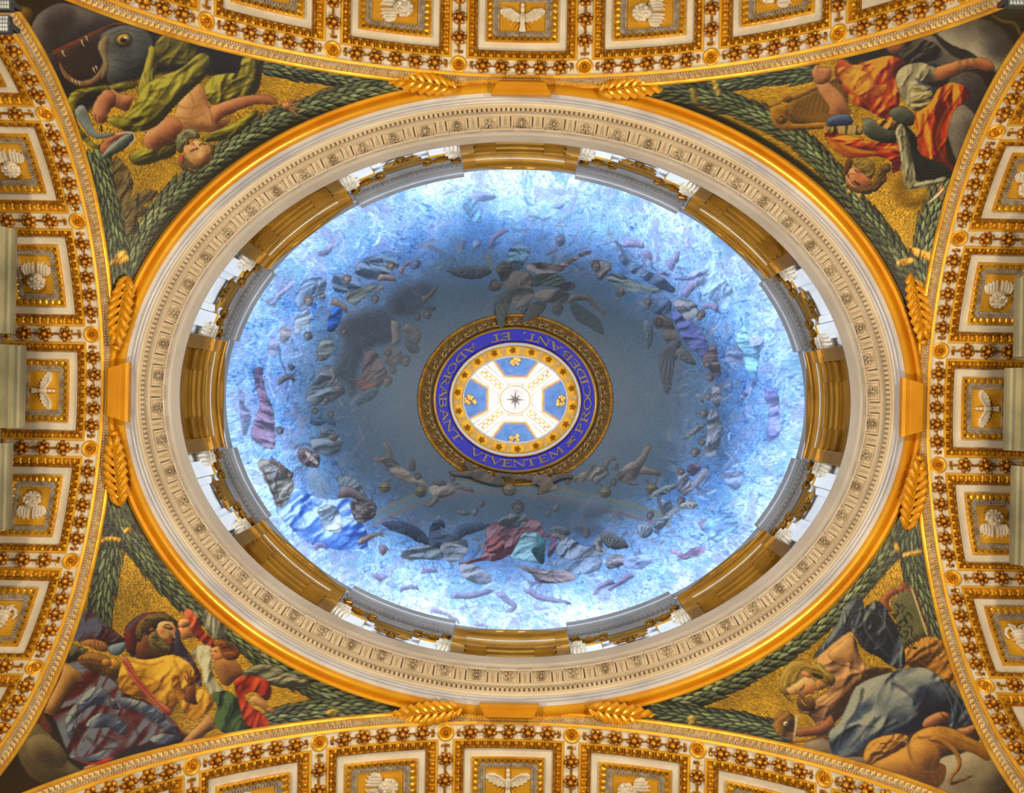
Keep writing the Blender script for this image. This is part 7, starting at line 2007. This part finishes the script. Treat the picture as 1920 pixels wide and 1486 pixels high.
saint(5, [(800, 200), (840, 150), (920, 150), (920, 210), (850, 250)], (112, 82, 98), (890, 45, 46), 9, 0.8, 'rose drapery')
wing([(430, 480), (540, 380), (640, 325), (730, 330), (640, 400), (540, 440)], (104, 110, 112), 8)
saint(5, [(550, 470), (640, 470), (700, 520), (800, 540), (880, 510), (720, 580), (640, 640), (580, 580)], (116, 122, 132), (755, 480, 48), 10, 0.8, 'angel below the rainbow')
CV.stroke([(550, 440), (565, 520), (600, 580)], 34, (84, 86, 92), 0.9); wing([(730, 530), (820, 480), (905, 500), (860, 550)], (124, 124, 122)); dhead(480, 610, 48, (110, 98, 112)); bit([(500, 700), (560, 640), (640, 600), (640, 660), (560, 740)], (108, 116, 128), 8, 0.7); wing([(360, 700), (400, 680), (490, 700), (480, 780), (400, 800)], (112, 124, 140))
saint(5, [(640, 925), (700, 905), (770, 950), (880, 890), (960, 880), (980, 920), (880, 980), (760, 1005), (720, 970)], (150, 112, 156), None, 12, 0.75, 'rose drapery at the lower right rim')
saint(5, [(940, 700), (1100, 580), (1180, 600), (1270, 700), (1180, 780), (1060, 840)], (104, 150, 216), None, 14, 0.6, 'blue drapery'); saint(5, [(1140, 300), (1160, 210), (1250, 200), (1320, 230), (1300, 330), (1240, 380)], (130, 136, 172), None, 10, 0.6, 'pale head')
saint(5, [(240, 1000), (340, 960), (480, 950), (500, 1000), (420, 1080), (260, 1080)], (120, 136, 186), None, 12, 0.7, 'violet robe')
CV.label('angel', None, 'painted dark angel with long folded wings, right')
D(6)
bit([(500, 180), (560, 150), (640, 170), (700, 260), (750, 380), (720, 470), (660, 440), (600, 360), (580, 300), (620, 260), (540, 280), (505, 230)], (74, 64, 58), None, 0.95, 7)
wing([(550, 560), (560, 480), (620, 420), (680, 380), (740, 400), (720, 520), (685, 600), (665, 780), (630, 855), (590, 790), (560, 660)], (70, 66, 70), 8); wing([(700, 480), (760, 440), (830, 500), (885, 600), (790, 570), (720, 530)], (84, 80, 78)); dhead(555, 215, 52, (88, 70, 58), (40, 32, 26), -1.9)
wing([(410, 240), (450, 190), (500, 250), (490, 380), (460, 460), (430, 350)], (84, 92, 102))
saint(6, [(660, 140), (720, 110), (800, 180), (890, 240), (950, 320), (1000, 460), (980, 545), (880, 480), (790, 390), (730, 280)], (72, 78, 128), None, 14, 0.9, 'saint in deep violet')
saint(6, [(680, 40), (780, 0), (880, 40), (900, 130), (820, 200), (740, 120)], (112, 108, 112), (940, 150, 56), 12, 0.85, 'grey saint'); saint(6, [(460, 40), (540, 0), (660, 10), (660, 120), (580, 150), (500, 120)], (64, 80, 106), (465, 35, 46), 10, 0.85, 'dark blue figure')
saint(6, [(940, 560), (1010, 440), (1060, 430), (1090, 560), (1110, 690), (1060, 690), (990, 620)], (112, 88, 84), (1020, 712, 46), 12, 0.85, 'ruddy cherubs')
for q in ((985, 600, 40), (1000, 890, 46), (960, 1035, 56), (1040, 1160, 46), (885, 1390, 56), (940, 1300, 40)): dhead(*q, (122, 104, 100), (66, 58, 56))
wing([(765, 1270), (830, 1190), (950, 1120), (960, 1150), (870, 1230)], (104, 104, 102)); wing([(880, 850), (940, 870), (960, 940), (920, 920)], (112, 118, 124))
saint(6, [(1000, 1000), (1080, 1020), (1120, 1150), (1100, 1300), (1040, 1420), (960, 1400), (980, 1240)], (128, 128, 136), None, 12, 0.75, 'cherub bodies'); saint(6, [(1030, 800), (1090, 780), (1120, 900), (1080, 980), (1040, 900)], (128, 118, 122), None, 10, 0.75, 'putto')
saint(6, [(1240, 360), (1320, 250), (1380, 380), (1460, 420), (1440, 600), (1420, 690), (1340, 660), (1310, 500)], (128, 178, 204), None, 14, 0.65, 'saint in pale green'); saint(6, [(1150, 500), (1220, 450), (1300, 480), (1290, 570), (1220, 600), (1160, 570)], (142, 146, 178), None, 9, 0.6, 'white-haired head')
saint(6, [(1490, 870), (1560, 800), (1630, 870), (1640, 1040), (1640, 1220), (1520, 1280), (1540, 1120), (1540, 960)], (128, 124, 194), None, 14, 0.7, 'violet robe at the right rim'); saint(6, [(1250, 960), (1300, 840), (1380, 730), (1440, 720), (1380, 840), (1300, 900)], (124, 128, 172), None, 9, 0.6, 'bare leg'); saint(6, [(1360, 360), (1450, 320), (1500, 380), (1480, 450), (1400, 430)], (150, 148, 204), None, 9, 0.5, 'mauve figure')
# upper right
saint(7, [(180, 560), (280, 700), (450, 800), (600, 880), (720, 990), (600, 980), (440, 900), (300, 820), (200, 700)], (84, 104, 132), None, 14, 0.8, 'shadowed cloud'); saint(7, [(80, 860), (180, 830), (300, 880), (440, 940), (560, 960), (560, 1000), (420, 1000), (280, 990), (160, 960)], (92, 98, 96), (215, 1000, 50, 1.6), 10, 0.85, 'angel in olive')
saint(7, [(0, 720), (70, 710), (130, 760), (60, 870), (0, 890)], (120, 108, 104), None, 9, 0.8, 'arms'); saint(7, [(900, 860), (1040, 700), (1100, 850), (1220, 980), (1160, 1150), (1040, 1080), (930, 1000)], (150, 176, 210), None, 16, 0.65, 'billowing pale robe'); saint(7, [(480, 760), (620, 830), (760, 860), (860, 800), (1000, 800), (900, 880), (760, 890), (600, 850)], (122, 122, 176), None, 10, 0.7, 'mauve mantle')
D(8); bit([(330, 90), (400, 60), (500, 70), (520, 100), (430, 120)], (112, 120, 164), 9, 0.6); bit([(850, 150), (930, 110), (900, 160)], (84, 116, 170), None, 0.7); dhead(895, 345, 44, (110, 112, 140), (104, 106, 140)); dhead(410, 365, 34, (124, 138, 170), (112, 128, 164)); bit([(360, 80), (420, 130), (440, 240), (380, 220), (340, 150)], (110, 160, 196), 9, 0.6); bit([(1020, 260), (1120, 240), (1180, 300), (1060, 340)], (104, 150, 186), 12, 0.6)
dhead(50, 480, 40, (96, 106, 140), (90, 102, 138)); dhead(1100, 490, 44, (104, 92, 92)); CV.limb([(1110, 560), (1150, 520), (1190, 500)], 30, 26, (110, 100, 100))

brushwork(500, 0.52, 0.84, 31, 0.34, MUTED, 1.0, 4)
brushwork(700, 0.78, 1.0, 32, 0.42, PALE, 0.8, 3)
def roughen(cv, amp, sel=None):
    """lets the outlines waver like laid tesserae"""
    yy, xx = np.mgrid[0:PH_, 0:PW_]
    dx = (N12 - 0.5) * amp * 2 + (N30 - 0.5) * amp * 1.5
    dy = (N12[::-1] - 0.5) * amp * 2 + (N30b - 0.5) * amp * 1.5
    k = 1.0 if sel is None else sel
    xs = np.clip(np.rint(xx + dx * k), 0, PW_ - 1).astype(int); ys = np.clip(np.rint(yy + dy * k), 0, PH_ - 1).astype(int)
    cv.c = cv.c[ys, xs]; cv.g = cv.g[ys, xs]; cv.lab = cv.lab[ys, xs]
# daylight fading towards the crown, put into the colours of sky and figures
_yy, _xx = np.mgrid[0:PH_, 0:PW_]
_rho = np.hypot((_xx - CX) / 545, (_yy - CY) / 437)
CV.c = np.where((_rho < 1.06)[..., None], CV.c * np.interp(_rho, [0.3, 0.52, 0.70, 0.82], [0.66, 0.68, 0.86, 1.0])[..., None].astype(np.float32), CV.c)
_in = (np.hypot((_xx - CX) / 545, (_yy - CY) / 437) < 1.06)
_dk = (~_in) & (CV.g < 0.12)
CV.c = np.where(_dk[..., None], 255 * (np.clip(CV.c, 0, 255) / 255) ** 1.22, CV.c)
roughen(CV, 1.0, np.where(_in, 1.9, 1.0))
CV.c += ((SPECK[:, ::-1] - 0.5) * 22)[..., None]
# ------------------------------------------------------------------ figures that overlap the gilt frame of the oculus: a second, smaller picture
CV2 = Canvas()
OVK = 0.7
CV_KEEP = CV
CV = CV2
D(8)
CV.label('wing_tip', None, 'dark wing tip lying over the gilt frame, left'); wing([(600, 700), (592, 740), (576, 790), (562, 848), (540, 842), (522, 770), (520, 700), (560, 680)], (50, 54, 52))
CV.label('wing_tip', None, 'dark wing tip lying over the gilt frame, right'); wing([(700, 745), (738, 700), (812, 698), (790, 752), (730, 792), (672, 815)], (38, 44, 44))
D(4)
CV.label('stucco_putto', None, 'brown putto sprawled over the lower edge of the gilt frame, left')
bit([(380, 60), (440, 40), (520, 60), (600, 110), (690, 130), (700, 180), (620, 190), (500, 160), (420, 130)], (72, 54, 42), None, 1.0, 7); CV.limb([(430, 80), (330, 90), (210, 80)], 70, 26, (76, 58, 46), a=1.0); CV.limb([(420, 60), (380, 20), (350, -10)], 50, 30, (66, 50, 40)); CV.limb([(620, 110), (700, 100), (790, 110)], 50, 26, (62, 46, 36)); dhead(650, 165, 44, (60, 46, 36), (28, 22, 18))
CV.label('stucco_putto', None, 'brown putto over the lower edge of the gilt frame, right')
bit([(940, 110), (1020, 95), (1120, 120), (1150, 190), (1110, 250), (1040, 290), (1000, 270), (1020, 200), (960, 170)], (88, 66, 52), None, 1.0, 7); CV.limb([(960, 130), (880, 120), (780, 125)], 50, 26, (78, 60, 48)); CV.limb([(1120, 200), (1200, 250), (1280, 310)], 76, 34, (92, 74, 60)); CV.limb([(1120, 140), (1210, 110), (1320, 100)], 60, 40, (66, 52, 42))
CV.label('stucco_censer', None, 'hanging bronze censer below the gilt frame')
censer(748, 230, 56)
CV.c *= OVK
CV = CV_KEEP
# ------------------------------------------------------------------ surfaces that carry the pictures
def project(P):
    """world points (n, 3) -> picture coordinates"""
    h = P[:, 2] - EYE
    x, y = P[:, 0] / h * F_PX, P[:, 1] / h * F_PX
    c, s = math.cos(ROLL), math.sin(ROLL)
    return np.stack([CX + x * c - y * s, CY + x * s + y * c], 1)

def mosaic_mat(name, rough, spec_noise, bscale):
    m = bpy.data.materials.new(name)
    m.use_nodes = True
    nt = m.node_tree
    b = nt.nodes['Principled BSDF']
    at = nt.nodes.new('ShaderNodeAttribute')
    at.attribute_name = 'mosaic'
    nt.links.new(at.outputs['Color'], b.inputs['Base Color'])
    nt.links.new(at.outputs['Alpha'], b.inputs['Metallic'])
    b.inputs['Roughness'].default_value = rough
    tc = nt.nodes.new('ShaderNodeTexCoord')
    v = nt.nodes.new('ShaderNodeTexVoronoi')
    v.inputs['Scale'].default_value = bscale
    nt.links.new(tc.outputs['Object'], v.inputs['Vector'])
    bp = nt.nodes.new('ShaderNodeBump')
    bp.inputs['Strength'].default_value = spec_noise
    bp.inputs['Distance'].default_value = 0.03
    nt.links.new(v.outputs['Distance'], bp.inputs['Height'])
    nt.links.new(bp.outputs['Normal'], b.inputs['Normal'])
    return m
M['mosaic'] = mosaic_mat('smalti_mosaic', 0.42, 0.12, 26)
M['fresco'] = mosaic_mat('dome_mosaic', 0.50, 0.08, 22)

def sample(cv, uv, gain):
    x = np.clip(uv[:, 0], 0, PW_ - 1.001); y = np.clip(uv[:, 1], 0, PH_ - 1.001)
    xi, yi = x.astype(int), y.astype(int)
    fx, fy = (x - xi)[:, None], (y - yi)[:, None]
    c = cv.c
    col = (c[yi, xi] * (1 - fx) + c[yi, xi + 1] * fx) * (1 - fy) + (c[yi + 1, xi] * (1 - fx) + c[yi + 1, xi + 1] * fx) * fy
    l = lin(np.clip(col, 0, 255)) * gain
    g = cv.g[yi, xi]
    lab = cv.lab[np.rint(y).astype(int), np.rint(x).astype(int)]
    return np.clip(l, 0, 0.92), g, lab

def mesh_np(name, co, quads, col, material):
    me = bpy.data.meshes.new(name)
    n, f = len(co), len(quads)
    me.vertices.add(n); me.vertices.foreach_set('co', co.astype(np.float32).ravel())
    me.loops.add(f * 4); me.loops.foreach_set('vertex_index', quads.astype(np.int32).ravel())
    me.polygons.add(f)
    me.polygons.foreach_set('loop_start', np.arange(0, f * 4, 4, dtype=np.int32))
    at = me.color_attributes.new('mosaic', 'FLOAT_COLOR', 'POINT')
    at.data.foreach_set('color', col.astype(np.float32).ravel())
    me.materials.append(material)
    me.update(calc_edges=True)
    me.shade_smooth()
    return me

def picture_surface(root, origin, co, nr, nc, cv, gain, material, default, drop_zero=False, closed=False, flip=False, default_label=None, min_faces=40):
    """co: (nr*nc, 3) grid; splits the faces by the painted label and links every part below root"""
    uv = project(co)
    col, g, lab = sample(cv, uv, gain)
    rgba = np.concatenate([col, g[:, None]], 1)
    i = np.arange(nr - 1)[:, None]; m = nc if closed else nc - 1
    j = np.arange(m)[None, :]
    a = i * nc + j; b = i * nc + (j + 1) % nc
    q = np.stack([a, b, b + nc, a + nc], -1).reshape(-1, 4)
    if flip: q = q[:, ::-1]
    fl = lab[q[:, 0]].astype(int)
    # every separate painted patch becomes a piece of its own; crumbs go to the ground
    comp = components(fl.reshape(nr - 1, m), closed)
    ids, first, cnt = np.unique(comp, return_index=True, return_counts=True)
    lab_of = {int(k): int(fl[f_]) for k, f_ in zip(ids, first)}
    size = {int(k): int(n) for k, n in zip(ids, cnt)}
    ground = sorted([k for k in size if lab_of[k] == 0], key=lambda k: -size[k])
    remap = {}
    for k in size:
        if size[k] < (min_faces if lab_of[k] else 150):
            remap[k] = ground[0] if ground else -1
    if remap:
        keys = np.array(sorted(size)); to = np.array([remap.get(int(k), int(k)) for k in keys])
        comp = to[np.searchsorted(keys, comp)]
    def build(k, name, parent):
        fq = q[comp == k]
        u, inv = np.unique(fq, return_inverse=True)
        me = mesh_np(name, co[u] - np.asarray(origin), inv.reshape(-1, 4), rgba[u], material)
        return link(name, me, parent)
    alive = [int(k) for k in np.unique(comp) if k >= 0]
    if not drop_zero:
        for k in alive:
            if lab_of[k] == 0: build(k, default, root)
    by_part = {}
    for k in sorted(alive, key=lambda k: -size[k]):
        if lab_of[k]: by_part.setdefault(cv.names[lab_of[k]][3], []).append(k)
    for p in sorted(by_part):
        nm = cv.names[p]
        own = [k for k in by_part[p] if lab_of[k] == p]
        subs = [k for k in by_part[p] if lab_of[k] != p]
        mains = [build(k, nm[0], root) for k in own]
        if subs and not mains:
            mains = [link(nm[0], None, root)]
        if nm[2]:
            for o in mains: o['label'] = nm[2]
        for k in subs:
            build(k, cv.names[lab_of[k]][1], mains[0])

def components(L, closed):
    """4-connected patches of equal value, by runs and union-find"""
    nr_, nc_ = L.shape
    parent = []
    def find(i):
        while parent[i] != i:
            parent[i] = parent[parent[i]]; i = parent[i]
        return i
    out = np.zeros(L.shape, np.int64)
    prev = None
    for r in range(nr_):
        row = L[r]
        cut = np.flatnonzero(np.diff(row)) + 1
        st = np.concatenate([[0], cut]); en = np.concatenate([cut, [nc_]])
        base = len(parent)
        parent.extend(range(base, base + len(st)))
        out[r] = np.repeat(np.arange(base, base + len(st)), en - st)
        if closed and row[0] == row[-1]:
            parent[find(base + len(st) - 1)] = find(base)
        if prev is not None:
            same = row == L[r - 1]
            pr = np.unique(np.stack([out[r][same], out[r - 1][same]], 1), axis=0)
            for a_, b_ in pr:
                ra, rb = find(int(a_)), find(int(b_))
                if ra != rb: parent[ra] = rb
        prev = row
    roots = np.array([find(i) for i in range(len(parent))])
    return roots[out].ravel()

# pendentives: every level is an oval arc through the two arches
Y_P, X_P, R_T, R_S = 5.90, 7.58, 7.4 + 0.20, 5.7 + 0.20
ZC_T, ZC_S = 21.0 - 7.4, 21.0 - 5.7
def pendentive(sx, sy, label, nr=300, nc=460):
    hs = 21.198 - (21.198 - 15.2) * np.linspace(0, 1, nr) ** 1.15
    rows = []
    for h in hs:
        xT = math.sqrt(max(R_T ** 2 - (h - ZC_T) ** 2, 0.0)) if h < ZC_T + R_T else 0.0
        yL = math.sqrt(max(R_S ** 2 - (h - ZC_S) ** 2, 0.0)) if h < ZC_S + R_S else 0.0
        xT = min(xT, X_P - 0.01); yL = min(yL, Y_P - 0.004)
        A = np.array([[X_P ** 2, yL ** 2], [xT ** 2, Y_P ** 2]])
        u, v = np.linalg.solve(A, [1, 1])
        u, v = max(u, 1e-6), max(v, 1e-6)
        th = np.linspace(math.atan2(yL, X_P), math.atan2(Y_P, xT), nc)
        r = 1 / np.sqrt(u * np.cos(th) ** 2 + v * np.sin(th) ** 2)
        rows.append(np.stack([sx * r * np.cos(th), sy * r * np.sin(th), np.full(nc, H(h))], 1))
    co = np.concatenate(rows)
    org = (sx * 7.0, sy * 5.4, H(17.0))
    root = thing('pendentive_mosaic', label, 'mosaic', org, (0, 0, 0), 'mosaics of the four pendentives')
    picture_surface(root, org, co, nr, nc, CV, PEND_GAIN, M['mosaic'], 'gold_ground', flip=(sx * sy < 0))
PEND_GAIN = 1.0
pendentive(-1, -1, 'corner mosaic of a man in green cloak with a grey sea monster')
pendentive(1, -1, 'corner mosaic of a crowned king in orange robes with harp and open book')
pendentive(-1, 1, 'corner mosaic of a bearded man in yellow with basket and angel')
pendentive(1, 1, 'corner mosaic of a youth in blue writing among lions')

# dome shell
DOME_GAIN = 1.0
def dome():
    nr, nc = 280, 1700
    r1 = 0.412
    t = np.linspace(0, 1, nr) ** 0.9
    rho = 1 - (1 - r1 * 0.985) * t
    ph = np.linspace(0, 2 * PI, nc, endpoint=False)
    rows = []
    for r in rho:
        a = 7.45 * r
        b = 5.98 * r + 0.24 * (1 - r) / (1 - r1)
        h = 28.35 + 7.24 * math.sqrt(max(0, 1 - r * r))
        rows.append(np.stack([a * np.cos(ph), b * np.sin(ph), np.full(nc, H(h))], 1))
    co = np.concatenate(rows)
    root = thing('dome_painting', 'oval dome painted with blue sky, clouds, angels and saints around an enthroned figure', 'painting', (0, 0, H(28.35)))
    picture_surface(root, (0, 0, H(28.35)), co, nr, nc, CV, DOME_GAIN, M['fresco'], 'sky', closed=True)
dome()
# figures lying over the frame of the oculus
def overlay():
    nr, nc = 60, 700
    ph = np.linspace(0, 2 * PI, nc, endpoint=False)
    rows = []
    for k in np.linspace(0, 1, nr):
        ai, bi = 205 - 50 * k, 182 - 46 * k
        h = 34.74 + 0.06 * k
        rows.append(np.stack([ai * h / F_PX * np.cos(ph), bi * h / F_PX * np.sin(ph), np.full(nc, H(h))], 1))
    co = np.concatenate(rows)
    root = thing('frame_figures', 'dark putti, wings and censer overlapping the gilt frame of the oculus', 'relief', (0, 0, H(34.75)))
    picture_surface(root, (0, 0, H(34.75)), co, nr, nc, CV2, DOME_GAIN, M['fresco'], 'sky', drop_zero=True, closed=True)
overlay()
